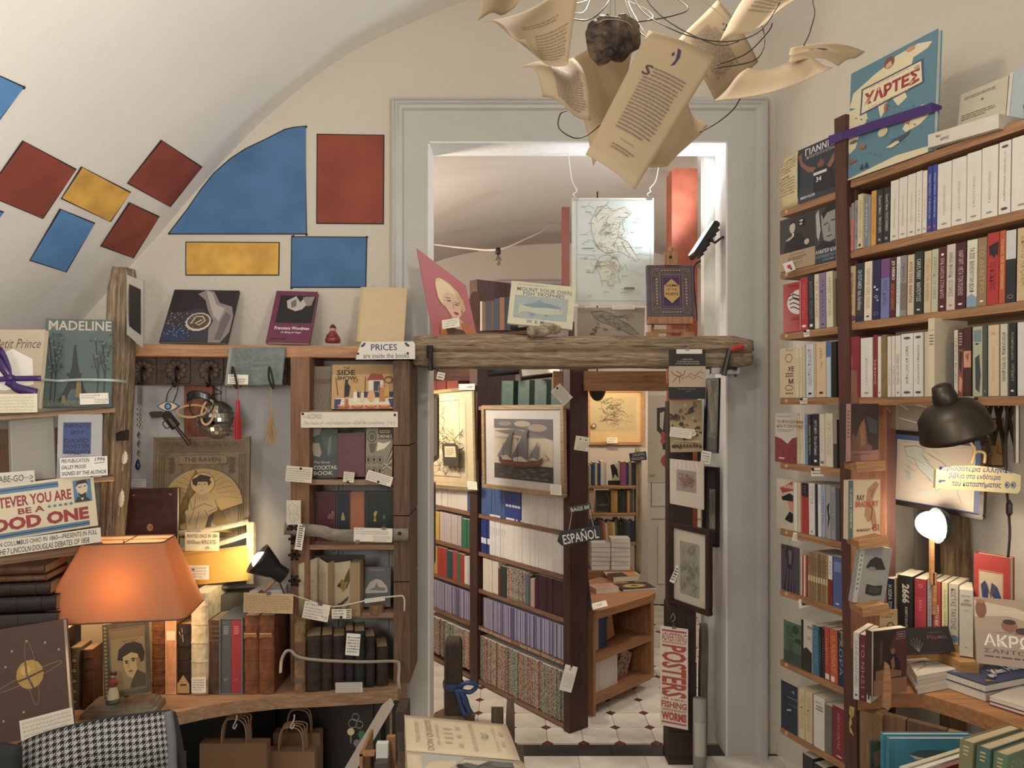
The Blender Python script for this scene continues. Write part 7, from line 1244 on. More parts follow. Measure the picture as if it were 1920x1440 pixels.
fo(1464,1530,LZ[1],.2,'#2a2526','black and tan paperback with a seated man in dark suit',[('r',0,.66,1,1,'#a48c6c'),('p',[(.1,.66),(.2,.4),(.38,.33),(.55,.34),(.72,.45),(.85,.66)],'#141214'),('e',.37,.2,.085,.11,'#b0a490'),('p',[(.28,.16),(.32,.08),(.44,.08),(.46,.16),(.4,.12),(.32,.14)],'#141214'),('p',[(.36,.32),(.42,.31),(.42,.38),(.37,.36)],'#c9c0ae'),('p',[(.18,.42),(.36,.36),(.42,.38),(.3,.43),(.2,.44)],'#b0a490'),('e',.78,.54,.07,.055,'#b0a490'),('r',.56,.08,.7,.22,'#0f0d0e'),('e',.63,.12,.05,.02,'#c2b8a4'),('e',.62,.18,.04,.02,'#c2b8a4'),('b',.3,.71,.75,.73,1,'#6d5a44'),('b',.25,.76,.8,.83,2,'#7d5a3c'),('b',.3,.87,.75,.89,1,'#6d5a44')])
fo(1529,1567,LZ[1],.2,'#35383d','black and white portrait paperback with blue lettering band, beside the seated-man book',[('p',[(.3,.15),(.5,.05),(.9,.02),(1,.1),(1,.62),(.7,.65),(.45,.6),(.35,.4)],'#8d8a86'),('p',[(.35,.12),(.6,.0),(1,.0),(1,.1),(.6,.12),(.42,.22)],'#1a1a1b'),('l',[(.45,.33),(.65,.3)],.004,'#1f1f20'),('l',[(.8,.28),(1,.28)],.004,'#1f1f20'),('l',[(.6,.55),(.85,.54)],.003,'#2a2a2a'),('p',[(.7,.3),(.66,.47),(.78,.48)],'#6d6a67'),('p',[(.05,.1),(.2,.02),(.3,.4),(.2,.6),(.1,.5)],'#a5a29d'),('p',[(0,.75),(.4,.6),(1,.7),(1,.78),(0,.8)],'#222429'),('r',0,.78,1,1,'#2f3b4c'),('t','ΑΛΜΠΕΡ ΚΑΜΥ',.04,.76,1.25,.83,'#d0d0cc',0,.01),('t','Ο ΕΠΑΝΑΣΤΑΤΗΣ',.04,.86,1.2,.91,'#8fa3bd'),('t','άνθρωπος',.4,.93,1.0,.98,'#8fa3bd')],d0=-.002)
card((1474,512),(1492,505),(1470,494),2.78,'small white diamond-shaped sticker with red dot on the second left shelf',[('e',.5,.5,.22,.22,'#b5402f'),('e',.62,.78,.1,.1,'#2a2220')],c='#d8d4cc')
fo(1470,1501,LZ[2],.186,'#a3232b','red paperback with a white striped circle on its cover',[('t','ΜΑΡΟΥΛΑ',.3,.05,.9,.09,'#7d1a22'),('p',[(.98,.16)] + [(.98-.72*math.sin(math.pi*k/12),.41-.25*math.cos(math.pi*k/12)) for k in range(1,12)] + [(.98,.66)],'#d0c3bd')] + [('l',[(.3+.05*i,.27+.08*i),(.65,.24+.085*i),(1,.3+.09*i)],.004,'#241a1c') for i in range(4)] + [('l',[(.62,.2),(.6,.3),(1,.36)],.004,'#241a1c'),('t','ΝΟΡΜΑ',.5,.73,1,.77,'#7d1a22')])
row(RP,LZ[2],[(1501,1515,.198,'#b02a31','bright red paperback',T('ΜΑΡΙΟ ΒΑΡΓΚΑΣ','#c9605c') + [('e',.5,.92,.3,.025,'#d9cfc5')]),(1516,1527,.2,'#2a2d31','charcoal paperback',T('ΚΑΡΛΟΣ  ΝΤΟΝΑΤΙ','#77787c') + [('r',.25,.9,.75,.95,'#d9d9d5')]),(1528,1536,.2,'#d0c5aa','cream paperback with orange lettering',T('ΤΟ ΤΕΛΟΣ','#a5703a')),(1537,1549,.2,'#84709c','lilac paperback',T('ΤΑ ΚΥΜΑΤΑ','#5d4a78') + mk('#2a2430')),(1550,1562,.2,'#cfc6a8','ivory paperback with grey lettering',T('ΜΥΘΙΣΤΟΡΗΜΑ','#8f8668')),(1563,1568,.17,'#6d6a3a','olive slim book by the upright',None)],'on the third left shelf from top',gL,.14,lean=-.8)
fo(1464,1492,LZ[3],.188,'#cdb894','cream paperback with large brown letters and patterns',[('t','FRANZ',.4,.02,.9,.06,'#7d5a3a'),('c',.6,.2,.22,.08,.0025,'#7d3f2c'),('t','ΧΕ',.55,.37,.95,.47,'#3a302a',0,.02),('t','Μ',.6,.62,.9,.72,'#3a302a',0,.02)] + [('r',.4+.14*i,.5+.05*j,.48+.14*i,.53+.05*j,'#7d3f2c') for i in range(4) for j in (0,1,8)] + [('c',.65,.8,.25,.05,.002,'#7d3f2c')])
row(RP,LZ[3],[(1492,1498,.186,'#d0c29e','cream paperback',dk('#a3936c')),(1499,1505,.19,'#cfc19c','cream paperback',dk('#a3936c')),(1506,1511,.196,'#c9bfa0','ivory slim paperback edged in blue',[('r',.8,0,1,1,'#5a7aa0')]),(1512,1526,.196,'#c6c8cc','pale blue-white paperback',T('ΚΟΡΜΑΚ ΜΑΚΑΡΘΥ','#77808f',ya=.1) + [('r',.3,.91,.7,.95,'#34322c')]),(1527,1530,.194,'#c9a88a','slim peach paperback',None),(1531,1549,.2,'#d2b48c','thick peach paperback with gold mark',[('p',[(.5,.35),(.65,.38),(.55,.45),(.4,.52),(.5,.42)],'#a58a2c')] + [('b',.4,.1,.6,.3,4,'#a5622c'),('r',.3,.9,.7,.94,'#34322c')]),(1550,1558,.2,'#b0bcce','pale paperback with blue top',[('r',0,0,1,.28,'#3a64a0')]),(1559,1569,.197,'#1f1e20','black paperback by the upright',None)],'on the fourth left shelf from top',gL,.14,lean=-.6)
fo(1455,1496,LZ[4],.19,'#b9b3a6','pale grey paperback with dark red folded-book shape',[('t','André Lemelson',.1,.05,.7,.08,'#6d675c'),('t','ΟΙ ΦΙΛΟΣΟΦΟΙ',.1,.14,1.25,.2,'#8c3a34',0,.015),('t','ΚΑΙ Ο ΕΡΩΤΑΣ',.1,.23,1.25,.29,'#8c3a34',0,.015),('b',.12,.32,.9,.38,2,'#77716a'),('p',[(0,.48),(.3,.52),(.58,.62),(.8,.5),(1,.47),(1,1),(0,1)],'#7d2a34')] + [('e',x,y,.035,.012,'#2b1518') for x,y in ((.3,.58),(.15,.7),(.7,.72),(.85,.65),(.4,.8),(.9,.9))] + [('r',.2,.9,.45,.93,'#d0b5b0')])
row(RP,LZ[4],[(1495,1500,.182,'#cdbb94','cream paperback',dk('#a3936c')),(1501,1506,.186,'#cfc0a0','cream paperback',dk('#a3936c')),(1507,1509,.19,'#d8d2c6','thin white paperback',None),(1510,1515,.186,'#5f88a8','light blue paperback',dk('#2f4a66')),(1516,1522,.186,'#26262a','black paperback with yellow title',T('Η ΣΗΜΑΣΙΑ ΤΟΥ ΤΕΛΟΥΣ','#c9b82c',bold=.01) + [('r',.2,.02,.8,.2,'#5a2a2c')]),(1523,1536,.188,'#2c2438','dark purple paperback with white title',T('PATTI SMITH   Πάτι και Ρόμπερτ','#c9c5d0',bold=.004) + [('e',.5,.91,.2,.025,'#d9d5dc')]),(1537,1547,.19,'#cfc4ac','ivory paperback',dk('#b5a98c') + [('r',.2,.9,.8,.95,'#6d6a70')]),(1548,1562,.192,'#cfc5ac','wide ivory paperback',T('ΟΙ ΓΥΝΑΙΚΕΣ','#8f8568',x0=.3,x1=.45) + T('ΤΗΣ ΠΟΛΗΣ','#8f8568',x0=.6,x1=.75)),(1563,1570,.17,'#3d3a36','dark photographic paperback by the upright',[('r',0,0,1,.5,'#8d8672')])],'on the fifth left shelf from top',gL,.14,lean=-.8)
fo(1458,1489,LZ[5],.192,'#bdb3a0','pale paperback with red lettering band and black top hat shape',[('p',[(.2,.18),(.95,.02),(1,.2),(.35,.28)],'#a3302f'),('t','Η ΦΑΡΜΑ',.32,.08,1,.18,'#d8c8b8',0,.01),('p',[(.3,.36),(.8,.26),(1,.3),(1,.42),(.55,.42),(.35,.42)],'#1d1a1b'),('p',[(.65,.42),(1,.42),(1,.62),(.8,.6)],'#c07a70'),('p',[(.5,.8),(.8,.62),(1,.66),(1,.82),(.9,.85)],'#1d1a1b')])
row(RP,LZ[5],[(1488,1495,.186,'#d3cec4','white paperback',None),(1496,1503,.186,'#cbb894','cream paperback with rough red edge',[('r',.85,.0,1,1,'#8a4a34')] + dk('#a3936c')),(1504,1516,.188,'#b0302f','red paperback with black top',[('r',0,0,1,.27,'#1f1d1e'),('b',.3,.04,.7,.2,3,'#6d6a66')] + dk('#8a2422')),(1517,1528,.19,'#d0cdc8','clean white paperback',T('ΤΖΟΤΖΕΦ','#8f8f8c',yb=.4,ya=.06) + [('r',.4,.92,.6,.95,'#34322c')]),(1529,1533,.19,'#26283a','slim black-blue paperback',None),(1534,1540,.19,'#cbccd0','white slim paperback',T('ΝΗΣΙΔΑ','#8f8f9c',yb=.4,ya=.06)),(1541,1548,.19,'#8f9cc0','periwinkle paperback',dk('#5d6a94')),(1549,1558,.19,'#9a978f','grey paperback with black drawing',[('p',[(.2,.4),(.8,.3),(.6,.5),(.9,.6),(.3,.85),(.5,.6)],'#26241f')]),(1559,1567,.188,'#8d9098','steel-grey paperback',T('ΕΠΑΝΑΣΤΑΣΗ','#5d5a55')),(1568,1575,.186,'#4a5058','dark slate paperback by the upright',None)],'on the sixth left shelf from top',gL,.14,lean=-.6)
fo(1466,1501,LZ[6],.176,'#4a4450','dusky purple paperback with a headless draped statue',[('p',[(.3,.0),(.65,0),(.7,.2),(.6,.45),(.75,1),(.15,1),(.35,.45),(.25,.2)],'#2f2a33'),('p',[(.4,.1),(.6,.1),(.55,.4),(.45,.4)],'#655c66'),('l',[(.4,.5),(.3,1)],.004,'#655c66'),('l',[(.52,.5),(.5,1)],.004,'#655c66'),('l',[(.6,.5),(.66,1)],.004,'#655c66')])
row(RP,LZ[6],[(1502,1506,.15,'#b3402f','red and white slim paperback',[('r',0,0,.5,1,'#cfc5b4')]),(1507,1510,.152,'#cfc8b8','white slim paperback',None),(1511,1514,.155,'#a3342c','red slim paperback',None)] + [(1515+4.7*i,1519.3+4.7*i,.172,c,'old %s paper-bound volume' % n_,[('r',.1,.5,.9,.62,'#c9b88c'),('b',.2,.1,.8,.4,4,'#6d5a38')]) for i,(c,n_) in enumerate((('#8f7a50','khaki'),('#9a6a3c','tan'),('#7d705c','grey-brown'),('#a07a48','straw'),('#6d6250','drab'),('#95703e','ochre'),('#8a6a3c','umber'),('#a5844c','buff')))] + [(1553,1561,.176,'#7d2730','maroon paperback with white top',[('r',0,0,1,.48,'#cfcac8'),('b',.3,.1,.7,.4,4,'#8f8f94')]),(1562,1579,.178,'#4a5d96','wide blue paperback by the upright',[('r',.1,.1,.9,.3,'#6d7fae')] + mk('#c9cdda'))],'on the seventh left shelf from top',gL,.13)
fo(1471,1503,LZ[7],.16,'#4a6450','muted green landscape paperback with vertical lettering',[('r',0,.7,1,1,'#3a4c42'),('t','EDWARD SAID',.18,.12,.6,.92,'#2a3a30',90),('e',.7,.15,.2,.1,'#2a3a30'),('e',.9,.4,.25,.06,'#2a3a30')])
fo(1504,1524,LZ[7],.186,'#bfbab0','white paperback with black rubble photograph and large title',[('t','ΝΟΑΜ',.6,.08,1,.14,'#26241f',0,.02),('r',0,0,.22,1,'#1f1e1f'),('t','ΠΑΛ',.6,.3,.95,.36,'#5a5a58'),('p',[(.1,.6),(.5,.52),(1,.6),(1,1),(.1,1)],'#2c2b2c')])
row(RP,LZ[7],[(1524,1536,.18,'#386e8e','steel blue paperback',T('ΕΚΤΩΡ ΠΑΠΠΕΣ','#5d94b0')),(1537,1541,.182,'#26282a','slim black paperback',dk('#8a8a84')),(1542,1546,.18,'#2b2a2d','slim black paperback',dk('#8a8a84')),(1547,1556,.19,'#b5402f','vermilion paperback with white foot',[('r',.1,.88,.9,.98,'#d5d0c8')] + dk('#e08a5c')),(1557,1571,.19,'#c0552a','orange paperback with white foot',[('r',.1,.88,.6,.98,'#d5d0c8')] + T('Ο ΑΙΩΝΑΣ','#d9955c')),(1572,1584,.188,'#22304c','navy paperback by the upright',[('r',.5,0,1,.25,'#8a7030')] + T('ΧΩΡΑ','#8f9ab0'))],'on the eighth left shelf from top',gL,.14,lean=-1)
fo(1466,1497,LZ[8],.185,'#1f2c40','navy paperback with small pale flying pages',[('t','ΜΟΝΤΑΓΙΟΥ',.4,.27,1,.3,'#9aa3b0'),('l',[(.45,.42),(1,.42)],.001,'#9aa3b0'),('p',[(.35,.56),(.6,.51),(.65,.54),(.4,.58)],'#b8a88a'),('p',[(.6,.15),(.8,.1),(.85,.18)],'#6d7a94'),('p',[(.5,.72),(.7,.75),(.65,.78)],'#3d4c68')])
row(RP,LZ[8],[(1498,1509,.186,'#c9b890','cream volume',T('ΠΑΓΚΟΣΜΙΑ','#a58a5c')),(1510,1523,.188,'#c5b48c','cream volume',T('ΠΑΓΚΟΣΜΙΑ','#a58a5c')),(1526,1546,.188,'#d0cac0','thick white hardcover-like volume',[('b',.15,.1,.85,.14,1,'#77716a'),('t','ΑΝΝΑ',.25,.17,.85,.21,'#34322c',0,.01),('t','ΚΑΡΕΝΙΝΑ',.2,.23,.9,.27,'#34322c',0,.01),('b',.3,.32,.8,.34,1,'#8f8a82')]),(1547,1560,.175,'#6d675c','grey volume',None),(1561,1587,.185,'#7d2230','crimson volume by the upright',T('ΑΝΑΖΗΤΩΝΤΑΣ','#c98a86',x0=.35,x1=.55,ya=.1) + mk('#d9c0b8'))],'on the ninth left shelf from top',gL,.15)
row(RP,LZ[9],[(1505,1525,.2,'#2a2a36','black paperback with cross mark',[('l',[(.2,.3),(.8,.45)],.004,'#b0aca4'),('l',[(.8,.3),(.2,.45)],.004,'#b0aca4')]),(1526,1545,.19,'#22242a','black volume',None),(1546,1585,.18,'#1f2023','wide black volume',None)],'on the lowest left shelf',gL,.14)
for (bl,br,tl,Y,lab) in (((1508,632),(1532,629),(1507,619),2.76,'third'),((1500,757),(1526,756),(1500,747),2.77,'fourth'),((1521,893),(1545,893),(1519,877),2.71,'fifth')):
    card(bl,br,tl,Y,'tiny white name label pinned on the edge of the %s left shelf' % lab,[('b',.1,.2,.9,.8,2,'#5a554c')],pin=[(.1,.15),(.9,.15)])
card((1485,1013),(1511,1018),(1485,997),2.82,'crooked white note pinned on the edge of sixth left shelf',[('w',.1,.2,.9,.9,3,'#5a554c')],pin=[(.55,.15)])
card((1499,1141),(1520,1138),(1500,1124),2.8,'small white card with dark flag stripe on the seventh left shelf edge',[('r',.25,.3,.8,.65,'#3a4456'),('r',.25,.65,.8,.72,'#8c3a34')])
# --- top shelf: big atlas with purple band, open book
AT = [('r',0,0,1,1,'#527c8e'),('p',[(.0,.32),(.04,.2),(.3,.12),(.4,.1),(.55,.05),(.8,.04),(.95,.08),(.9,.12),(.75,.14),(.72,.25),(.3,.35),(.1,.36)],'#d3c6a0'),('p',[(0,.35),(.2,.36),(.24,.5),(.15,.58),(.1,.72),(.02,.76),(0,.7)],'#d3c6a0'),('p',[(.36,.42),(.48,.4),(.44,.5),(.4,.54)],'#d3c6a0'),('p',[(.52,.4),(.66,.38),(.7,.46),(.6,.5)],'#d3c6a0'),('p',[(.66,.72),(.74,.62),(.86,.58),(.95,.6),(.96,.68),(.85,.74),(.7,.76)],'#d3c6a0'),('p',[(.0,.99),(.3,.96),(.6,.93),(.95,.95),(.95,1),(0,1)],'#d3c6a0'),
  ('p',[(.15,.2),(.86,.19),(.88,.4),(.14,.44)],'#45506a'),('p',[(.17,.215),(.84,.205),(.86,.385),(.16,.425)],'#d8cba6'),('t','ΧΑΡΤΕΣ',.19,.25,.83,.375,'#9c3032',0,.05),('b',.25,.215,.75,.23,1,'#b08a5c'),('b',.25,.395,.75,.41,1,'#b08a5c'),('e',.48,.08,.06,.05,'#7d4a30'),('p',[(.44,.09),(.5,.07),(.52,.12),(.45,.13)],'#c9a080'),('e',.72,.055,.05,.02,'#c08a60'),('e',.46,.47,.02,.04,'#b05a3c'),
  ('p',[(.48,.83),(.58,.78),(.7,.77),(.76,.75),(.73,.79),(.62,.83)],'#3f4f5c'),('p',[(.48,.83),(.62,.8),(.64,.83),(.55,.85)],'#d3c6a0'),('e',.44,.68,.06,.04,'#c2b88c'),('e',.08,.84,.05,.015,'#9c4a38'),('e',.72,.66,.04,.03,'#b5623c'),('e',.8,.24,.03,.015,'#b09a70'),('p',[(.17,.94),(.2,.89),(.22,.95)],'#3a3a38'),('p',[(.23,.94),(.26,.89),(.28,.95)],'#3a3a38'),('e',.08,.66,.05,.015,'#5d5d58'),('e',.2,.74,.04,.02,'#a5583a')] + [('e',.1+.8*((i*.618) % 1),.45+.45*((i*.414) % 1),.012,.005,'#3f6d88') for i in range(24)]
M = frame(RP.u + Vector((0,0,.0)),(0,0,1),RP.at(1590,RZ[0]+.001,-.005)) @ Matrix.Rotation(math.radians(-3),4,'X')
aw = RP.s(1752)-RP.s(1590)
book(M,.02,aw,.375,mat('#578aa3','plain',.45),'large blue illustrated atlas with red Greek title and purple elastic band',gR,True,True,prints=AT,pm=PAGEW)
rbm = MB(); pts = [RP.at(1566,2.345+.0,-.03),RP.at(1590,2.49,-.013)]
RB = lambda px,py,d: RP.at(px,Zat(py,RP.Y(px)),d)
vs = []
for px,ya,yb,d in ((1566,257,274,-.03),(1586,248,264,-.016),(1640,228,246,-.009),(1752,193,212,-.01),(1757,197,203,.02)): vs += [RB(px,ya,d),RB(px,yb,d)]
tag(rbm.add(vs,[(2*i,2*i+1,2*i+3,2*i+2) for i in range(4)]).build('elastic_band',mat('#42246e','plain',.5),mod=.0015),'purple elastic band stretched across the blue atlas and the upright','ribbon')
opb = thing('open_art_book','open art book propped on the top right shelf with geometric red and black picture','book',Matrix.Translation(RP.at(1750,RZ[0])))
o0 = RP.at(1750,RZ[0]); g3 = lambda px,py,d: RB(px,py,d) - o0
def face(nm,q,m,pr_=None):
    f = lambda a,b_: (g3(*q[0])*(1-a)+g3(*q[1])*a)*(1-b_) + (g3(*q[3])*(1-a)+g3(*q[2])*a)*b_
    MB().surf(f,4,4).build(nm,mat(m,'plain',.6),opb,mod=.004)
    if pr_: art(opb,.2,.25,pr_,name='page_print',warp=lambda x,y,k: f(x,1-y) + RP.n*(.003-k))
face('cover_board',((1752,262,.1),(1868,222,.1),(1856,118,.13),(1752,166,.13)),'#b5a98e')
face('left_page',((1757,258,.08),(1848,228,.08),(1842,130,.11),(1754,168,.11)),'#c0b59c',[('b',.1,.1,.8,.17,2,'#77705f'),('e',.5,.28,.03,.015,'#5d574a'),('b',.08,.48,.8,.62,3,'#77705f'),('e',.5,.78,.03,.015,'#5d574a')])
face('right_page',((1850,226,.08),(1990,185,.06),(1990,55,.1),(1845,126,.11)),'#a8b2b8',[('r',0,0,.05,1,'#c9c3b4'),('p',[(.25,.7),(.4,.4),(.6,.15),(.8,.05),(1,.1),(1,.5),(.6,.6)],'#3a2a2c'),('p',[(.4,.4),(.55,.2),(.6,.35),(.45,.48)],'#7d3a34'),('p',[(.55,.2),(.8,.08),(.75,.25),(.62,.3)],'#b5b0aa'),('p',[(.65,.32),(.9,.2),(1,.4),(.7,.42)],'#1f1a1c'),('p',[(.3,.65),(.5,.45),(.55,.6),(.35,.72)],'#b5b0aa'),('p',[(.25,.75),(.6,.55),(1,.5),(1,1),(.3,1)],'#7d4a52')])
wr = thing('white_volume','thick white book lying with spine out before the open art book','book',Matrix.Translation(o0),gR)
q = [g3(1749,279,-.02),g3(1882,242,-.02),g3(1882,242,.1),g3(1749,279,.1)]; hh_ = [.036,.036,.036,.036]
MB().add([q[0]+Vector((0,0,.0)),q[1],q[2],q[3]] + [p+Vector((0,0,.04)) for p in q],[(0,3,2,1),(4,5,6,7),(0,1,5,4),(1,2,6,5),(2,3,7,6),(3,0,4,7)]).build('cover',mat('#cdc5b5'),wr)
f = lambda x,y,k: q[0]*(1-x)+q[1]*x + Vector((0,0,.04*(1-y))) + RP.n*(.0006-k)
art(wr,.2,.04,[('t','Μπορίς',.12,.2,.2,.45,'#4d463a'),('t','ΚΑΡΥΕΣ',.2,.5,.32,.72,'#4d463a')],name='spine_print',warp=f)
wr.location += Vector((0,0,.0))
# --- face-out books on ledges right of the upright
FW = mat('#b07c48','wood',.55,axis=0)
gF = 'face-out books right of the upright'
tag(MB().box((0,0,0),(.11,.02,.95)).build('wooden_plank',mat('#85522f','wood',.6,c2='#66391d',axis=2),None,RP.M(1604,.76,-.02) @ Matrix.Rotation(math.radians(48),4,'Z')),'orange-brown wooden panel behind the face-out books right of the upright','panel')
def ledge(bl,br,Y,label):
    A,B = P(*bl,Y),P(*br,Y); M = frame(B-A,(0,0,1),A); w = (B-A).length
    t = thing('book_ledge',label,'ledge',M); MB().prism([(0,-.02),(w,-.02),(w,0),(0,0)],-.03,.05).build('shelf',FW,t); MB().box((0,-.034,-.024),(w,-.028,.006)).build('lip',FW,t)
    return t
cover((1585,866),(1647,862),(1587,757),2.34,.02,'#3a2a2c','dark dramatic painting paperback with pink spine on the upper ledge',[('p',[(.1,.9),(.2,.5),(.3,.6),(.45,.3),(.6,.35),(.65,.7),(.8,.75),(.8,.9)],'#6d4a40'),('p',[(.6,.2),(.95,.3),(.95,.55),(.7,.5)],'#3d4652'),('p',[(.4,.4),(.55,.25),(.6,.7),(.45,.75)],'#8a5f44'),('r',0,.82,1,1,'#8a5f58'),('b',.2,.87,.8,.9,1,'#4a2f2c'),('r',0,0,.14,1,'#b58880'),('b',.04,.1,.1,.6,8,'#6d4a48')],Y2=0,group=gF,hard=False)
ledge((1596,869),(1650,866),2.33,'upper wooden ledge under the dark painting paperback')
cover((1590,1012),(1650,1008),(1593,901),2.3,.02,'#c2b398','cream paperback with a crouching figure titled Ray Bradbury on the middle ledge',[('r',0,0,.15,1,'#4d6268'),('t','RAY BRADBURY  ΦΑΡΕΝΑΪΤ 451',.04,.14,.11,.8,'#c9c9c0',90),('p',[(.6,.15),(.85,.03),(.95,.08),(.85,.2),(.75,.35),(.85,.6),(.9,.8),(.8,.84),(.7,.7),(.6,.72),(.5,.6),(.55,.35)],'#a3785a'),('l',[(.65,.2),(.8,.15),(.7,.3)],.003,'#5d4030'),('l',[(.6,.4),(.75,.5),(.7,.68)],.003,'#5d4030'),('t','RAY',.26,.25,.5,.345,'#4d3a38',0,.015),('t','BRADBURY',.22,.36,.93,.46,'#b5403a',0,.015),('t','ΦΑΡΕΝΑΪΤ',.26,.82,.68,.875,'#34302c',0,.015),('t','451',.72,.76,.95,.88,'#a3302f',0,.02)],Y2=0,group=gF,hard=False)
ledge((1600,1012),(1656,1005),2.28,'middle wooden ledge under the cream crouching-figure paperback')
cover((1598,1129),(1657,1136),(1612,1020),2.26,.02,'#8b8a8a','grey paperback with a figure asleep over a black book, on the lower ledge',[('r',0,0,.14,1,'#a3a3a0'),('b',.05,.15,.1,.8,8,'#5d5d5a'),('p',[(.25,.38),(.35,.25),(.5,.18),(.7,.2),(.85,.35),(.88,.38),(.6,.4),(.45,.42)],'#26282b'),('e',.45,.39,.12,.035,'#77736d'),('p',[(.35,.66),(.6,.68),(.85,.65),(.85,.82),(.6,.85),(.35,.83)],'#26282b'),('b',.45,.7,.78,.8,3,'#5a5a58')],Y2=2.28,group=gF,hard=False)
ledge((1606,1136),(1656,1130),2.24,'lower wooden ledge under the grey asleep-figure paperback')
# --- table with piles of books
TZ = .69
TB = mat('#a9743f','wood',.5,c2='#865628',axis=0,scale=14)
tt = thing('book_table','pine plank table with curved front at lower right','table',(1.3,2.3,0)); TI = Matrix.Translation((-1.3,-2.3,0))
def tp_(px,py): Y = (CZ-TZ)*F/(py-CY); return (Xat(px,Y),Y)
fr = [tp_(1608,1305),tp_(1680,1299),tp_(1728,1300),tp_(1800,1322),tp_(1836,1334),tp_(1880,1350),tp_(1960,1385)]
dv = 3
MB().slab(fr[:dv] + [(1.32,2.66),(1.26,2.66)],TZ-.045,TZ).build('plank',TB,tt,TI); MB().slab(fr[dv-1:] + [(1.94,1.95),(1.6,2.52),(1.45,2.66),(1.322,2.66)],TZ-.045,TZ-.0005).build('plank',TB,tt,TI)
PW = [mat('#7d5a34','wood',.7,c2='#5d4024',axis=2,scale=10),mat('#6b4a2a','wood',.7,c2='#4a331d',axis=2,scale=12),mat('#8a673e','wood',.7,c2='#664826',axis=2,scale=9)]
AP = Plane(1612,2.32,1960,2.0); 
for i,(xa,xb) in enumerate(((1654,1696),(1697,1772),(1773,1825),(1826,1890),(1891,1960))): MB().box((0,.02,.0),(AP.s(xb)-AP.s(xa)-.002,.045,TZ-.046)).build('apron_plank',PW[i % 3],tt,TI @ AP.M(xa,0))
MB().box((0,0,0),(AP.s(1654)-AP.s(1612),.06,TZ-.046),bev=.003).build('leg',PW[2],tt,TI @ AP.M(1612,0)); MB().box((0,0,0),(.06,.06,TZ-.046)).build('leg',PW[2],tt,TI @ Matrix.Translation((1.5,2.56,0)))
gT = 'books on the table'
tdep = lambda py: (CZ-TZ)*F/(py-CY)
QP = Plane(1601,2.29,1648,2.24)
row(QP,TZ+.001,[(1600,1611,.205,'#bdb6ac','white-grey thick paperback',T('ΣΗΜΕΙΩΜΑΤΑΡΙΟ','#6d6862') + mk('#26241f'),{'pm': PAGE}),(1612,1624,.202,'#5d1f2c','burgundy thick paperback',T('ΤΟ ΝΗΣΙ','#a5707a') + mk('#a5707a')),(1625,1633,.198,'#c6c0b4','white paperback with black foot print',T('ΑΠΟΨΕ','#77716a',yb=.3,ya=.05) + [('r',.3,.86,.7,.95,'#26241f')])],'in the group at the table left corner',gT,.13)
cover((1634,1306),(1699,1296),(1637,1184),2.24,.024,'#46302b','thick paperback with a dark old-master painting of a seated man, at the table corner',[('r',.0,.0,.04,1,'#b5a08c'),('r',.04,.02,1,.74,'#2b1c1a'),('p',[(.5,.3),(.7,.02),(1,.0),(1,.74),(.8,.74)],'#4d2325'),('p',[(.22,.2),(.3,.14),(.3,.5),(.22,.56)],'#4a352a'),('p',[(.44,.68),(.5,.45),(.58,.34),(.68,.38),(.8,.55),(.85,.72),(.5,.74)],'#1a1314'),('e',.6,.34,.07,.05,'#7d5038'),('p',[(.54,.48),(.62,.42),(.66,.58),(.58,.66)],'#8a5a40'),('p',[(.1,.62),(.45,.6),(.85,.66),(.85,.74),(.1,.76)],'#7d5a3c'),('o',.7,.05,.94,.16,.001,'#a59a94'),('b',.74,.07,.9,.14,2,'#a59a94'),('r',.04,.76,1,1,'#8c5f48')],Y2=0,group=gT,hard=False)
tag(MB().prism([(0,0),(.014,-.01),(.022,.0),(.024,.06),(.018,.12),(.006,.13),(.002,.07)],0,.006).build('wooden_peg',FW,None,Matrix.Translation(P(1656,1326,2.14))),'flat wooden peg hooked over the table edge before the old-master paperback','peg')
# box riser and row of novels behind
RX = Plane(1660,2.62,1832,2.42); rz_ = TZ+.11
tag(MB().box((0,0,0),(RX.s(1840)-RX.s(1655),.16,.108)).build('riser_box',mat('#b5823f','wood',.6,axis=0),None,RX.M(1655,TZ+.001)),'low pine riser box under the row of thick novels on the table','box')
rz_ = TZ+.11
row(RX,rz_,[(1662,1676,.185,'#1f2a40','midnight blue novel',T('Η ΧΩΡΑ ΤΟΥ ΛΑΒΑ','#c9cdd5',bold=.01)),(1677,1684,.19,'#b5a888','cream slim novel',None),(1685,1713,.205,'#212124','thick black novel with pale numerals',[('t','2666',.3,.14,.8,.46,'#b5b0a0',-90,.04),('t','ROBERTO BOLAÑO',.5,.52,.72,.88,'#b5b0a0',-90,.01)],{'d0': -.01}),(1715,1737,.2,'#a32c3a','thick raspberry red novel',[('r',0,0,1,.3,'#8c2230'),('c',.5,.12,.15,.025,.0015,'#b58a3a'),('b',.4,.35,.6,.55,4,'#d0808a')]),(1739,1747,.2,'#8a8a90','grey-blue novel',T('ΟΛΑ ΤΑ ΟΝΟΜΑΤΑ','#4a5570')),(1749,1764,.2,'#a02e30','red novel with white lettering',T('ΜΠΕΛΛΑ ΝΑΓΚΙ','#e0d5cc',bold=.01,ya=.4)),(1766,1777,.2,'#bfb88a','pale yellow-green novel',T('Οι Χρόνοι του  ΣΑΜΠΟΥΚΟΣ','#5d6a3c')),(1779,1797,.2,'#aaa497','grey novel with blue foot picture',T('ΚΩΣΤΑΣ ΤΑΧΤΣΗΣ','#34404c',ya=.08,yb=.75) + [('e',.6,.9,.4,.06,'#4a6a84')])],'in the row of thick novels behind the table piles',gT,.13)
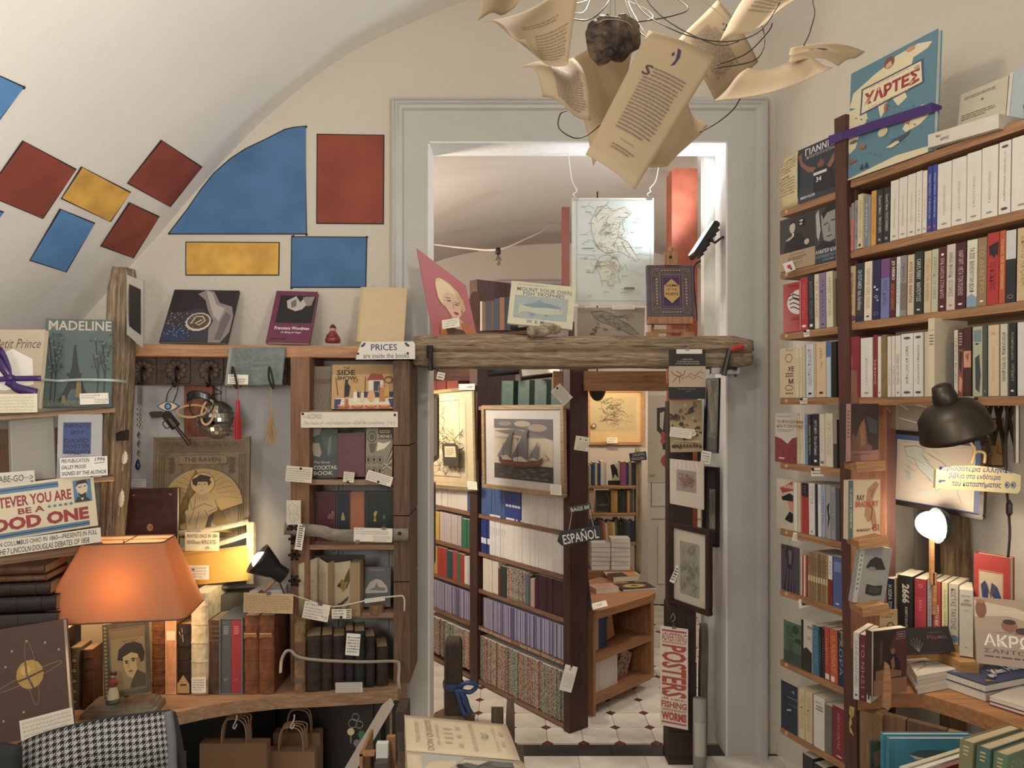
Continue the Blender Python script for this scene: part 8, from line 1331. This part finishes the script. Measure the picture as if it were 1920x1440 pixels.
row(Plane(1799,2.42,1826,2.4),TZ+.09,[(1799,1825,.215,'#bfbcb2','very thick pale grey novel',[('b',.1,.08,.9,.11,1,'#77736a'),('t','ΑΝΝΑ',.3,.14,.75,.18,'#6d4a44',0,.01),('t','ΚΑΡΕΝΙΝΑ',.12,.2,.9,.24,'#6d4a44',0,.01),('b',.3,.3,.7,.32,1,'#8f8a82'),('b',.4,.85,.6,.88,1,'#77736a')])],'in the row of thick novels behind the table piles',gT,.13)
tag(MB().box((0,0,0),(.06,.1,.085)).build('wooden_block',mat('#b5823f','wood',.6,axis=0),None,Matrix.Translation((Xat(1797,2.38),2.37,TZ+.001))),'plain yellow pine block under the very thick pale novel','block')
card((1650,1180),(1683,1180),(1651,1143),2.36,'kraft card with red handwriting propped before the midnight blue novel',[('w',.1,.15,.8,.45,2,'#a5583a'),('c',.6,.85,.18,.2,.003,'#2a2622')],c='#b59a6a',th=.003)
# red album with flags
M = frame((.05,.13,0),(0,0,1),P(1826,1140,2.32))
cover((1826,1150),(1894,1165),(1826,1036),2.42,.03,'#9c2f2a','red hardback with two crossed flags in a cream panel, behind the large site book',[('o',.14,.26,.82,1,.0012,'#c98a7a'),('r',.16,.28,.8,1,'#a8977c'),('p',[(.2,.5),(.32,.42),(.42,.58),(.4,.72),(.24,.7)],'#26305c'),('p',[(.5,.44),(.66,.5),(.78,.68),(.7,.78),(.46,.62)],'#2a3560'),('l',[(.36,.9),(.6,.46)],.002,'#5d4a38'),('l',[(.6,.9),(.36,.46)],.002,'#5d4a38')],Y2=0,group=gT)
cover((1831,1243),(1990,1262),(1831,1119),2.22,.02,'#8d7462','large photographic book of excavated jars titled in white Greek capitals',[('p',[(0,0),(1,0),(1,.35),(.7,.45),(.3,.5),(0,.55)],'#a08a74'),('p',[(0,.05),(.5,.12),(1,.3),(1,.4),(.4,.25),(0,.3)],'#bfae96'),('e',.08,.18,.07,.14,'#7d4a30'),('e',.08,.06,.06,.03,'#a06a44'),('e',.42,.4,.1,.09,'#8a5538'),('e',.42,.34,.08,.04,'#3a2218'),('e',.58,.52,.1,.08,'#8a5538'),('e',.58,.46,.09,.05,'#3a2218'),('b',.35,.17,1,.21,1,'#d0c2b0'),('r',0,.52,1,1,'#9c8674')] + [('t','ΑΚΡΩΤΗ',.1,.54,.97,.72,'#e0d5c8',0,.015),('t','ΣΑΝΤΟΡΙΝΗ',.1,.76,.95,.82,'#4d2f34'),('b',.1,.85,.95,.9,1,'#4d2f34')],Y2=0,Yt=2.26,group=gT)
cover((1700,1226),(1792,1222),(1702,1177),2.4,.03,'#231d22','black book with faint silver drawing lying propped below the novels',[('t','Ρεμπώ',.5,.32,.9,.5,'#7d4a4c',0,0,.2),('b',.55,.18,.85,.26,1,'#4a3a40')] + [('l',[(.25,.95),(.25+.14*math.cos(a),.7-.3*math.sin(a))],.001,'#8a8488') for a in (.3,.8,1.3,1.8,2.3,2.8)],Y2=0,Yt=2.44,group=gT,rough=.95)
def pile(items):
    for it in items: flat_book(*it)
def flat2(q,z0,z1,c,label,prints,group=gT,hard=False,zt=0):
    """book lying flat given the image corners of its top: near left, near right, far right, far left"""
    pts = []
    for px,py in q: Y = (CZ-(zt or z1))*F/(py-CY); pts.append(Vector((Xat(px,Y),Y,0)))
    o = thing('book',label,'book',Matrix.Translation((pts[0].x,pts[0].y,z0)),group); t = z1-z0; k = .003 if hard else .0012
    pl_ = [p-pts[0] for p in pts]; cen = sum(pl_,Vector())/4; ins = [(p.lerp(cen,.012)) for p in pl_]; m = mat(c,'plain',.35)
    MB().slab([(p.x,p.y) for p in pl_],t-k,t).build('front_cover',m,o); MB().slab([(p.x,p.y) for p in pl_],0,k).build('back_cover',m,o)
    MB().slab([(p.x,p.y) for p in ins],k,t-k).build('pages',mat('#d0c8b8','pages',.8),o)
    if prints: art(o,(pl_[1]-pl_[0]).length,(pl_[3]-pl_[0]).length,prints,warp=lambda x,y,kk: (pl_[0]*(1-x)+pl_[1]*x)*y + (pl_[3]*(1-x)+pl_[2]*x)*(1-y) + Vector((0,0,t+.0002-kk)))
q = [(1719,1268),(1795,1254),(1735,1233),(1700,1236)]
for i in range(4): flat2([(x+(1.5,-2,1,0)[i],y+(1,0,-1,0)[i]) for x,y in q],TZ+.001+.014*i,TZ+.014*(i+1),'#c9c1b8',('lowest','second lowest','second highest','topmost')[i]+' of four white paperbacks with ink branches piled at table corner',[('p',[(.05,.3),(.5,.2),(.95,.35),(.5,.28)],'#3a3240'),('l',[(.1,.7),(.5,.5),(.9,.55)],.003,'#3a3240'),('l',[(.4,.55),(.6,.3)],.002,'#3a3240')] if i == 3 else None,'white branch paperbacks',zt=TZ+.056)
flat2([(1800,1247),(1876,1243),(1812,1219),(1727,1225)],TZ+.001,TZ+.05,'#2f2a28','dark book with a blurred red-and-white cover lying behind the white pile',[('e',.45,.5,.08,.1,'#8a4a3a'),('e',.7,.6,.1,.08,'#7d9aa3'),('b',.3,.2,.8,.28,1,'#5a544c')])
for i in range(2): flat2([(1848,1284),(1960,1262),(1900,1236),(1773,1259)],TZ+.001+.026*i,TZ+.026*(i+1),'#39435f' if i else '#bdb4a4',('lower pale thick book under the navy collage book on the table','upper thick book with navy collage cover and white title on the table')[i],None if not i else [('r',0,0,1,1,'#39466a')] + [('e',.1+.8*((k*.618) % 1),.1+.8*((k*.381) % 1),.05,.06,('#6d7a94','#8a6a4a','#26304c','#a5a8b0')[k % 4],k) for k in range(26)] + [('t','Xen Hars',.35,.4,.85,.65,'#d0d4dc',0,.02,.2)],gT,hard=True,zt=TZ+.052)
for i in range(2): flat2([(1855,1305),(1985,1345),(2040,1310),(1910,1284)],TZ+.001+.014*i,TZ+.014*(i+1),'#6d3040' if not i else '#c5bcb2',('lower maroon-edged slim book at the table right edge','upper white slim book with maroon edge at the table right edge')[i],None if not i else [('l',[(.4,.3),(.6,.6)],.002,'#5a3a44')],gT,hard=True,zt=TZ+.028)
# --- crate at bottom right with whale book and others
WY_ = 1.95
cover((1667,1500),(1836,1500),(1667,1385),WY_,.015,'#2b7d98','bright blue large hardback with a whale, front one standing below the table',[('r',0,0,.06,1,'#256e88'),('p',[(.22,.26),(.32,.19),(.5,.18),(.7,.2),(.82,.3),(.86,.38),(.75,.38),(.5,.36),(.3,.33)],'#3d5058'),('p',[(.22,.26),(.34,.3),(.44,.33),(.3,.34)],'#b0b5a8'),('p',[(.46,.36),(.52,.44),(.55,.42),(.53,.36)],'#3d5058'),('p',[(.2,.48),(.3,.5),(.6,.48),(.75,.55),(.45,.6),(.25,.58)],'#1d2c3c')],group='blue whale books')
cover((1656,1500),(1822,1500),(1656,1377),WY_+.03,.015,'#2f86a3','bright blue large hardback, rear one standing below the table',None,group='blue whale books')
cover((1633,1500),(1660,1500),(1633,1390),WY_+.06,.01,'#2f3a2c','dark green illustrated book beside the blue whale books',[('p',[(.1,.2),(.9,.1),(.9,.35),(.3,.45)],'#5d4a34'),('r',0,.45,1,1,'#3a4c34')])
for i,(bl,br,c,lab) in enumerate((((1690,1443),(1828,1400),'#c2b89a','cream-edged magazine leaning at front right below the table'),((1712,1446),(1832,1409),'#d5d0c6','white magazine leaning at front right below the table'),((1735,1450),(1836,1418),'#8c3a34','red-edged magazine leaning at front right below the table'))):
    A,B = P(*bl,1.72-.02*i),P(*br,1.86-.02*i); M = frame(B-A,(0,0,1),A - Vector((0,0,.25))); H0 = M if not i else H0; M = H0 @ Matrix.Translation((.01*i,-.015*i,-.003*i)); MB().box((0,0,0),((B-A).length,.012,.25)).build('magazine',mat(c,'pages',.6),None,M); tag(bpy.data.objects['magazine' if not i else 'magazine.%03d' % i],lab,'magazine')
for i,(bl,br,c,lab) in enumerate((((1812,1400),(1905,1370),'#6d6a44','olive-covered thick book, rear of three at lower right corner'),((1822,1412),(1925,1376),'#3a5a50','teal-covered thick book, middle of three at lower right corner'),((1840,1428),(1960,1386),'#4d6a48','green-covered thick book, front of three at lower right corner'))):
    A,B = P(*bl,1.66-.03*i),P(*br,1.82-.03*i); M = frame(B-A,(0,0,1),A - Vector((0,0,.28))); G0 = M if not i else G0; M = G0 @ Matrix.Translation((.012*i,-.03*i,-.004*i))
    book(M,.028,(B-A).length,.28,mat(c,'plain',.45),lab,'thick green books',True,True,pm=mat('#bfae86','pages',.8),prints=[('t','ΕΛΛΗΝΙΚΗ ΤΕΧΝΗ',.08,.06,.9,.14,'#8a9a70')] if i == 2 else None,spine=[('b',.3,.03,.7,.12,3,'#c9a85c')])
tag(MB().box((1.06,1.6,.25),(1.5,2.06,.27)).box((1.06,1.6,0),(1.08,2.06,.25)).box((1.48,1.6,0),(1.5,2.06,.25)).build('low_bench',PW[0]),'low wooden bench under the blue whale books below the table','bench')
# --- right wall beneath the shelves: map of Italy, lamps, sign, posts
it = [('r',0,0,1,1,'#a89d90'),('o',.03,.03,.97,.97,.0012,'#8f867a')]
ital = [(.1,.12),(.25,.08),(.38,.12),(.34,.2),(.42,.34),(.55,.46),(.68,.6),(.66,.64),(.6,.6),(.6,.7),(.54,.78),(.53,.68),(.42,.56),(.3,.44),(.24,.3),(.14,.26)]
it += [('p',ital,'#9aa29c'),('l',ital+[ital[0]],.002,'#6d7878'),('p',[(.3,.8),(.5,.76),(.46,.86),(.34,.84)],'#9aa29c'),('p',[(.15,.5),(.2,.5),(.2,.66),(.14,.64)],'#8f9894'),('p',[(.16,.38),(.2,.38),(.19,.47),(.16,.46)],'#8f9894'),('l',[(.42,.2),(.6,.3),(.72,.44),(.82,.6),(.8,.75),(.86,.9)],.002,'#8a9490')] + [('l',[(.1+.5*((i*.618) % 1),.1+.5*((i*.37) % 1)),(.14+.5*((i*.618) % 1),.13+.5*((i*.37) % 1))],.001,'#6d7878') for i in range(40)]
t,w,h = picture((1656,942),(1843,975),(1652,804),2.72,'dark-framed map of Italy on blue mount, hung on the right wall below the shelves','#2b2019',(.12,.12,.9,.93),'#3d4f7d',it,Y2=2.42,Yt=2.72,fw=.014,th=.018)
card((1648,803),(1760,806),(1652,753),2.62,'crinkled clear plastic sheet hanging above the map of Italy',[('l',[(.08,.1),(.2,.4)],.002,'#e0d8cc'),('l',[(.3,.05),(.5,.3)],.002,'#e0d8cc'),('l',[(.55,.1),(.8,.2)],.003,'#e0d8cc'),('l',[(.35,.6),(.7,.8)],.002,'#e0d8cc')],Y2=2.45,c='#a89a86',kind='film',name='plastic_sheet',cat='sheet')
rough_post('driftwood_post','rippled driftwood post standing behind the lit globe lamp on the right','post',P(1786,1200,2.62),P(1786,940,2.62),.085,.06,mat('#7d6440','wood',.8,c2='#4a3822',axis=2,scale=24),26,.009,seed=15,bend=.01)
dl2 = thing('globe_lamp','half-globe lamp glowing white below the map of Italy','lamp',P(1750,985,2.5))
MB().lathe([(.055*math.sin(math.pi*k/16),-.04*math.cos(math.pi*k/16)*1.15) for k in range(17)],20).build('glowing_bulb',mat('#fff0d8','emit',emit=14),dl2,Matrix.Rotation(.3,4,'Y'),True)
MB().lathe([(.06*math.cos(a),.05*math.sin(a)) for a in [0,.3,.6,.9,1.2,1.57]],18).build('shade',mat('#3f4a4c','metal',.4),dl2,Matrix.Translation((.008,-.004,.0)) @ Matrix.Rotation(math.pi/2,4,'Y'),True)
MB().box((-.008,.0,-.2),(.004,.012,-.03)).box((.0,.0,-.3),(.012,.012,-.16)).build('stem',FW,dl2)
lamp('globe_light','POINT',tuple(P(1730,985,2.42)),3,(1,.80,.55),.04)
tag(MB().slab([(0,0),(.012,0),(.012,.2),(0,.2)],0,.5).build('grey_board',mat('#4d4540'),None,Matrix.Translation((Xat(1708,2.68),2.66,.8)) @ Matrix.Rotation(-1.1,4,'Z')),'dark grey board standing behind globe lamp','board')
# articulated metal lamp
ml = thing('scissor_lamp','old metal dome lamp on scissor arm lit above the hanging painted sign','lamp',P(1790,800,2.05)); MT = mat('#4d453b','metal',.42); m0 = ml.location
RL2 = Matrix.Rotation(math.radians(-22),4,'Y') @ Matrix.Rotation(math.radians(6),4,'X')
MB().lathe([(0,.078),(.03,.076),(.062,.062),(.084,.035),(.092,-.01),(.096,-.022),(.092,-.021),(.086,-.008),(.078,.03),(.05,.062),(0,.07)],28).build('dome',MT,ml,Matrix.Translation((0,0,.0)) @ RL2,True)
MB().lathe([(.03,.07),(.032,.085),(.024,.12),(.014,.125),(0,.125)],16).build('neck',MT,ml,Matrix.Translation((-.0,0,-.0)) @ RL2,True)
MB().lathe([(0,-.05),(.02,-.044),(.028,-.025),(.022,0),(.012,.03),(0,.04)],14).build('bulb',mat('#ffd9a0','emit',emit=10),ml,RL2 @ Matrix.Translation((0.01,0,0)),True)
MB().tube(bez([P(1768,765,2.2)-m0,P(1800,757,2.2)-m0,P(1818,768,2.22)-m0,P(1826,795,2.25)-m0],5),.008,7).build('curved_arm',MT,ml,smooth=True)
zx = [1822,1842,1862,1882,1902]
for i in range(4):
    for a,e,q in ((754,836,-.004),(836,754,.006)): MB().tube([P(zx[i]+2,a,2.28-.02*i)-m0+Vector((0,q,0)),P(zx[i+1],e,2.26-.02*i)-m0+Vector((0,q,0))],.006,4).build('scissor_bar',MT,ml)
MB().tube([P(1906,745,2.18)-m0,P(1906,868,2.18)-m0],.009,8).build('wall_rod',mat('#7d766a','metal',.35),ml)
MB().tube(bez([P(1820,830,2.17)-m0,P(1828,845,2.16)-m0,P(1822,868,2.15)-m0,P(1830,848,2.16)-m0,P(1846,850,2.16)-m0,P(1846,868,2.15)-m0],5),.004,5).build('raffia_loop',mat('#c9a868','plain',.8),ml,smooth=True)
lamp('scissor_lamp_light','SPOT',tuple(P(1800,850,2.03)),2.2,(1,.76,.42),.03,aim=tuple(P(1830,1150,2.2)),spot=140,blend=.7)
M,w,h = quad((1754,915),(1913,922),(1754,872),2.13)
sg2 = thing('painted_sign','hanging cream board with blue hand-painted Greek words, arrow and eyes','sign',M)
MB().prism([(0,.0),(w*.97,-.006),(w,.005),(w,h*.72),(w*.7,h*1.0),(w*.45,h*1.06),(w*.2,h*.98),(0,h*.82)],0,.012).build('panel',mat('#d0c498'),sg2)
bl_ = '#33479c'
art(sg2,w,h,[('t','περισσότερα ελληνικά',.03,-.02,.9,.27,bl_,0,.01,.1),('t','βιβλία στα ενδότερα',.15,.3,.76,.58,bl_,0,.01,.1),('t','του καταστήματος',.19,.62,.77,.92,bl_,0,.01,.1),('l',[(.04,.68),(.11,.66)],.004,bl_),('p',[(.025,.69),(.06,.6),(.06,.78)],bl_),('c',.84,.73,.025,.13,.0018,bl_),('e',.835,.73,.012,.07,bl_),('c',.91,.72,.025,.13,.0018,bl_),('e',.905,.72,.012,.07,bl_)],name='lettering')
cs_ = cord('switch_cable','','',[(1889,760,2.2),(1886,830),(1888,920),(1891,960),(1893,1000),(1890,1045)],.004,'#1d1a18',2.2); tag(cs_,'black lamp cable with inline switch hanging at the right edge','cable')
MB().tube([P(1891,937,2.19),P(1892,945,2.19),P(1892,962,2.19),P(1891,968,2.19)],[.004,.009,.009,.004],8).build('switch',mat('#17150f','plain',.3),cs_)
picture((1838,875),(1884,876),(1838,785),2.5,'small brown picture partly hidden behind the scissor arm','#6b4528',(.1,.08,.9,.92),'#b59468',engraving('#b08a58','#6d4a2c',4,25),Y2=2.42,fw=.006,th=.01)
# ---------------------------------------------------------------- paper chandelier, hanging stone
chd = thing('paper_chandelier','wire chandelier hung with printed cream paper sheets above the doorway','chandelier',(.2,1.5,3.45)); c0 = chd.location
PAP = mat('#c4ab84','sheet',.7,trans=.3)
def blob(x,y,s): return [('p',[(x-.02*s,y-.05*s),(x+.02*s,y-.045*s),(x+.045*s,y-.01*s),(x+.035*s,y+.04*s),(x,y+.055*s),(x+.018*s,y+.015*s),(x+.0,y-.02*s)],'#2c2f55'),('e',x-.035*s,y-.01*s,.012*s,.012*s,'#2c2f55')]
def text_page(x=.5,y=.1,s=1.3,top=.26,bot=.78,l=.2,r=.82,cap=True): return blob(x,y,s) + ([('t','S',l-.04,top-.02,l+.08,top+.06,'#3b3632',0,.01,.1)] if cap else []) + [('b',l+.1,top-.02,r,top+.06,3,'#77695a'),('b',l,top+.065,r,bot,16,'#77695a'),('l',[(.38,bot+.05),(.64,bot+.05)],.0008,'#77695a'),('b',.3,bot+.09,.72,bot+.13,2,'#77695a')]
def sheet(q,Ys,bulge,pr_=None,ax=0,flip=False):
    """q: image corners TL, TR, BR, BL with depth each; bulge bends the paper"""
    C = [P(x,y,d) - c0 for (x,y),d in zip(q,Ys if isinstance(Ys,tuple) else (Ys,)*4)]; nr = (C[1]-C[0]).cross(C[3]-C[0]).normalized()
    if nr.y > 0: nr = -nr
    f = lambda a,b_: (C[3]*(1-a)+C[2]*a)*(1-b_) + (C[0]*(1-a)+C[1]*a)*b_ + nr*bulge*math.sin(math.pi*(a if ax == 0 else b_)) + nr*.3*bulge*math.sin(2*math.pi*(b_ if ax == 0 else a))
    o = MB().surf(f,14,14).build('paper_sheet',PAP,chd,smooth=True,mod=.0006)
    if pr_: art(o,(C[1]-C[0]).length,(C[3]-C[0]).length,pr_,name='sheet_print',warp=lambda x,y,k: f(x,1-y) + nr*(.0007-k))
sheet([(1070,112),(1190,72),(1160,230),(1112,312)],(1.32,1.34,1.3,1.28),.02)
sheet([(1345,0),(1422,116),(1340,188),(1268,78)],(1.45,1.42,1.36,1.4),.008,text_page(.35,.2,1.2,.34,.85,.15,.85,False))
sheet([(1290,160),(1328,235),(1252,312),(1205,300)],(1.28,1.3,1.24,1.22),-.02)
sheet([(977,127),(1074,108),(1108,226),(1018,182)],(1.22,1.26,1.2,1.2),.022,text_page(.5,.16,1.5,.38,.95,.3,.92)[:-2],1)
sheet([(905,40),(1088,-50),(1065,122),(985,74)],(1.16,1.25,1.17,1.15),-.02,[('b',.3,.35,.8,.42,2,'#8a7658'),('b',.45,.5,.92,.9,10,'#8a7658')])
sheet([(868,-30),(990,-16),(965,14),(897,39)],(1.12,1.2,1.14,1.1),.025,None,1)
sheet([(1402,128),(1500,100),(1562,126),(1336,190)],(1.3,1.26,1.2,1.24),-.012,None,0)
sheet([(1482,90),(1622,97),(1572,124),(1478,120)],(1.3,1.36,1.26,1.24),.012,blob(.4,.4,3),0)
sheet([(1424,-34),(1540,-8),(1432,46),(1348,82)],(1.36,1.32,1.28,1.34),.02,[('b',.3,.3,.8,.7,6,'#8a7658')],1)
sheet([(1216,57),(1343,109),(1190,356),(1098,290)],(1.18,1.19,1.08,1.08),.006,text_page(.5,.13,1.3,.27,.76,.22,.82))
WR = mat('#4d4438','metal',.45); WRL = mat('#b8a888','metal',.4)
def wire(pts,m=WR,r=.0011): MB().tube(bez([P(*p) - c0 for p in pts],6),r,5).build('wire',m,chd,smooth=True)
hub = (1160,-130,1.5)
for pts in ([hub,(1040,-20,1.35),(1050,22,1.3),(1100,38,1.28),(1140,5,1.3),(1150,-40,1.4)],[hub,(1190,0,1.4),(1260,55,1.3),(1350,78,1.28),(1420,62,1.27),(1462,5,1.26)],[hub,(1170,-10,1.38),(1200,60,1.3),(1235,72,1.25)],[hub,(1350,-30,1.4),(1425,40,1.3),(1422,108,1.26),(1340,128,1.24)],
   [hub,(1480,-30,1.4),(1525,10,1.35),(1520,55,1.32),(1507,85,1.3)],[hub,(1220,10,1.42),(1330,80,1.34),(1385,78,1.3)],[(1128,232,1.24),(1100,254,1.22),(1075,258,1.2),(1048,240,1.2),(1050,215,1.2),(1062,208,1.21)],[(1312,248,1.22),(1345,230,1.22),(1375,205,1.24),(1390,180,1.25)],[hub,(1250,-20,1.45),(1290,14,1.4),(1260,30,1.36),(1190,42,1.34)],[(1345,122,1.25),(1400,100,1.26),(1440,60,1.28),(1448,44,1.29)]):
    wire(pts)
for pts in ([hub,(1110,-10,1.4),(1095,22,1.36),(1072,24,1.33)],[hub,(1160,-20,1.42),(1215,20,1.38),(1222,35,1.36),(1185,44,1.35)],[hub,(1175,-10,1.44),(1196,40,1.36),(1212,66,1.33)],[hub,(1140,-30,1.45),(1085,6,1.4),(1062,-10,1.4)],[hub,(1230,-60,1.45),(1330,10,1.42),(1370,40,1.4),(1395,20,1.38)]): wire(pts,WRL,.0009)
MB().tube([P(*hub) - c0,(0,0,.05)],.006,8).build('stem',WRL,chd); MB().lathe([(0,.05),(.06,.05),(.055,.03),(.02,0),(0,0)],16).build('ceiling_rose',WRL,chd,smooth=True)
hb = P(*hub) - c0; MB().lathe([(0,.05),(.02,.045),(.024,-.0),(.02,-.02),(0,-.02)],14,tuple(hb)).build('socket',WRL,chd,smooth=True); MB().lathe([(.012,0),(.028,-.035),(.03,-.055),(.018,-.08),(0,-.085)],14,tuple(hb + Vector((0,0,-.02)))).build('bulb',mat('#ffe2b8','emit',emit=12),chd,smooth=True)
# hanging stone
st_ = thing('hanging_stone','dark rough volcanic stone hanging on thin wires under the chandelier','stone',P(1148,70,1.22))
b = MB(); n1,n2 = 16,22; vs = []
for j in range(n1+1):
    for i in range(n2):
        t,a = math.pi*j/n1,2*math.pi*i/n2; d = Vector((math.sin(t)*math.cos(a),math.sin(t)*math.sin(a),math.cos(t)))
        r = .036*(1 + .28*noise.noise(d*1.7+Vector((3,1,2))) + .2*noise.noise(d*4) + .07*noise.noise(d*11)); r *= 1 + .16*abs(d.x)
        q = d*r; q.z = q.z*(.95 if q.z > 0 else 1.05); vs.append(q)
b.add(vs,[(j*n2+i,j*n2+(i+1) % n2,(j+1)*n2+(i+1) % n2,(j+1)*n2+i) for j in range(n1) for i in range(n2)])
b.build('stone',mat('#66503a','stone',.7,c2='#1b1511',scale=26),st_)
MB().tube([(-.003,0,.034),(.002,.02,.17),(0,.1,.3)],.0011,4).tube([(.005,0,.034),(.006,.02,.17),(0.01,.1,.3)],.0011,4).tube(bez([(-.035,0,.0),(-.02,-.035,.01),(.02,-.036,.005),(.036,0,.0)],5),.001,4).build('hanging_wire',WRL,st_)
# ---------------------------------------------------------------- foreground: large open Don Quixote on a stand, bits of wood
dq = thing('open_folio','large open folio turned sideways with Don Quixote title page and landscape engraving','book',P(757,1340,1.75)); d0_ = dq.location
D = lambda px,py,Y: P(px,py,Y) - d0_
def dpage(q,Ys,nm,pr_,m='#c9b594'):
    C = [D(x,y,Y) for (x,y),Y in zip(q,Ys)]
    f = lambda a,b_: (C[3]*(1-a)+C[2]*a)*(1-b_) + (C[0]*(1-a)+C[1]*a)*b_ + Vector((0,0,.004*math.sin(math.pi*b_)))
    MB().surf(f,8,8).build(nm,mat(m,'plain',.75),dq,smooth=True,mod=.002)
    nr = (C[1]-C[0]).cross(C[3]-C[0]).normalized(); nr = -nr if nr.z < 0 else nr
    art(dq,.3,.2,pr_,name='page_print',warp=lambda x,y,k: f(x,1-y) + nr*(.0018-k))
dpage([(758,1341),(949,1359),(975,1426),(762,1408)],(1.80,1.80,1.66,1.66),'title_page',[('t','THE HISTORY',.09,.2,.13,.8,'#a39078',90),('t','DON QUIXOTE',.19,.12,.26,.95,'#a08268',90,.01),('t','DE CERVANTES',.285,.25,.31,.8,'#a39078',90),('b',.36,.3,.44,.8,4,'#b5a084'),('b',.48,.2,.52,.9,3,'#b5a084'),('t','GUSTAVE DORÉ',.6,.12,.645,.9,'#a39078',90),('c',.735,.5,.02,.035,.0016,'#4a443c'),('l',[(.7,.46),(.72,.4),(.75,.42),(.77,.47),(.76,.55),(.72,.6),(.7,.54),(.73,.52)],.0016,'#4a443c'),('t','NEW YORK',.82,.2,.85,.85,'#b5a084',90),('b',.88,.25,.92,.8,2,'#b5a084')])
dpage([(762,1408),(980,1429),(1010,1500),(768,1500)],(1.655,1.655,1.5,1.5),'plate_page',[('r',.12,.05,.95,1,'#8f8c84'),('p',[(.12,.05),(.5,.05),(.4,.4),(.12,.6)],'#a5a39a'),('p',[(.4,.3),(.5,.2),(.6,.25),(.7,.1),(.9,.1),(.9,.5),(.6,.5)],'#5d5b56'),('l',[(.42,.3),(.6,.42),(.8,.3),(.9,.35)],.004,'#2e2d2b'),('l',[(.55,.4),(.62,.25),(.7,.2)],.003,'#2e2d2b'),('e',.44,.32,.03,.06,'#2e2d2b'),('e',.8,.2,.09,.08,'#6d6b65'),('p',[(.12,.8),(.5,.6),(.95,.7),(.95,1),(.12,1)],'#6d6b65')])
MB().surf(lambda a,b_: (D(758,1342,1.805)*(1-a)+D(950,1360,1.805)*a)*(1-b_) + (D(764,1500,1.56)*(1-a)+D(1012,1500,1.5)*a)*b_ + Vector((0,.004,-.03)),6,6).build('page_block',mat('#b09a72','pages',.8),dq,mod=.045)
MB().surf(lambda a,b_: (D(744,1330,1.81)*(1-a)+D(952,1363,1.81)*a)*(1-b_) + (D(748,1500,1.56)*(1-a)+D(1030,1500,1.5)*a)*b_ + Vector((0,.004,-.058)),6,6).build('cover',mat('#3a3128'),dq,mod=.005)
bs2 = thing('book_stand','rough wooden stand of stakes carrying the large open folio','stand',(Xat(860,1.85),1.85,0)); B0 = bs2.location
GW = mat('#5d4a36','wood',.8,c2='#3d2f22',axis=2)
rough_post('stake','','',Vector((Xat(955,2.0),2.0,0))-B0,P(957,1312,2.0)-B0,.022,.022,GW,20,.002,bs2,4); MB().box(tuple(P(921,1362,2.02)-B0),tuple(P(944,1325,2.03)-B0)).build('slat',GW,bs2); MB().box((P(921,1362,2.02)-B0).to_tuple()[:2] + (0,),tuple(P(944,1361,2.03)-B0)).build('slat',GW,bs2)
MB().box((-.13,-.28,0),(.16,-.06,.78)).build('block',GW,bs2)
# wood pieces and card left of the folio
ws = thing('white_batten','white painted batten leaning diagonally below the dark bookcase books','batten',Matrix.Translation(P(655,1440,2.2)))
A,B = P(655,1445,2.2),P(733,1312,2.35); ws.matrix_basis = frame((B-A).cross(Vector((0,1,0))) * 1,B-A,A)
MB().prism([(-.016,-.3),(.016,-.3),(.016,(B-A).length-.03),(.004,(B-A).length),(-.016,(B-A).length-.01)],0,.012).build('strip',mat('#a89a8c'),ws)
cr2 = thing('card_box','small open wooden box with white-edged cards at lower centre','box',P(672,1440,1.95)); X0 = cr2.location
def cb(a,e,Y0,Y1,nm,m): MB().box((Xat(a[0],Y0)-X0.x,Y0-X0.y,Zat(a[1],Y0)-X0.z),(Xat(e[0],Y0)-X0.x,Y1-X0.y,Zat(e[1],Y0)-X0.z),bev=.001).build(nm,m,cr2)
cb((674,1500),(680,1414),1.95,2.1,'side',FW); cb((674,1418),(702,1412),1.95,1.97,'rail',FW); cb((680,1500),(700,1419),2.06,2.08,'back',mat('#3a2a1e','plain',.7)); cb((702,1500),(726,1432),1.92,1.97,'book',mat('#4d443c')); cb((705,1431),(727,1395),1.95,1.97,'card',mat('#d5d2cc','plain',.7)); cb((724,1500),(740,1383),1.98,2.0,'post',FW)
tag(MB().box((Xat(741,2.1),2.1,0),(Xat(760,2.1),2.2,Zat(1335,2.1))).build('dark_plank',mat('#4a3a2a','wood',.7,axis=2)),'dark upright plank end left of the open folio','plank')
tag(MB().box((Xat(735,2.5),2.5,0),(Xat(748,2.5),2.54,Zat(1322,2.5))).build('black_stake',BLK),'thin black upright beside the white diagonal batten','stake')
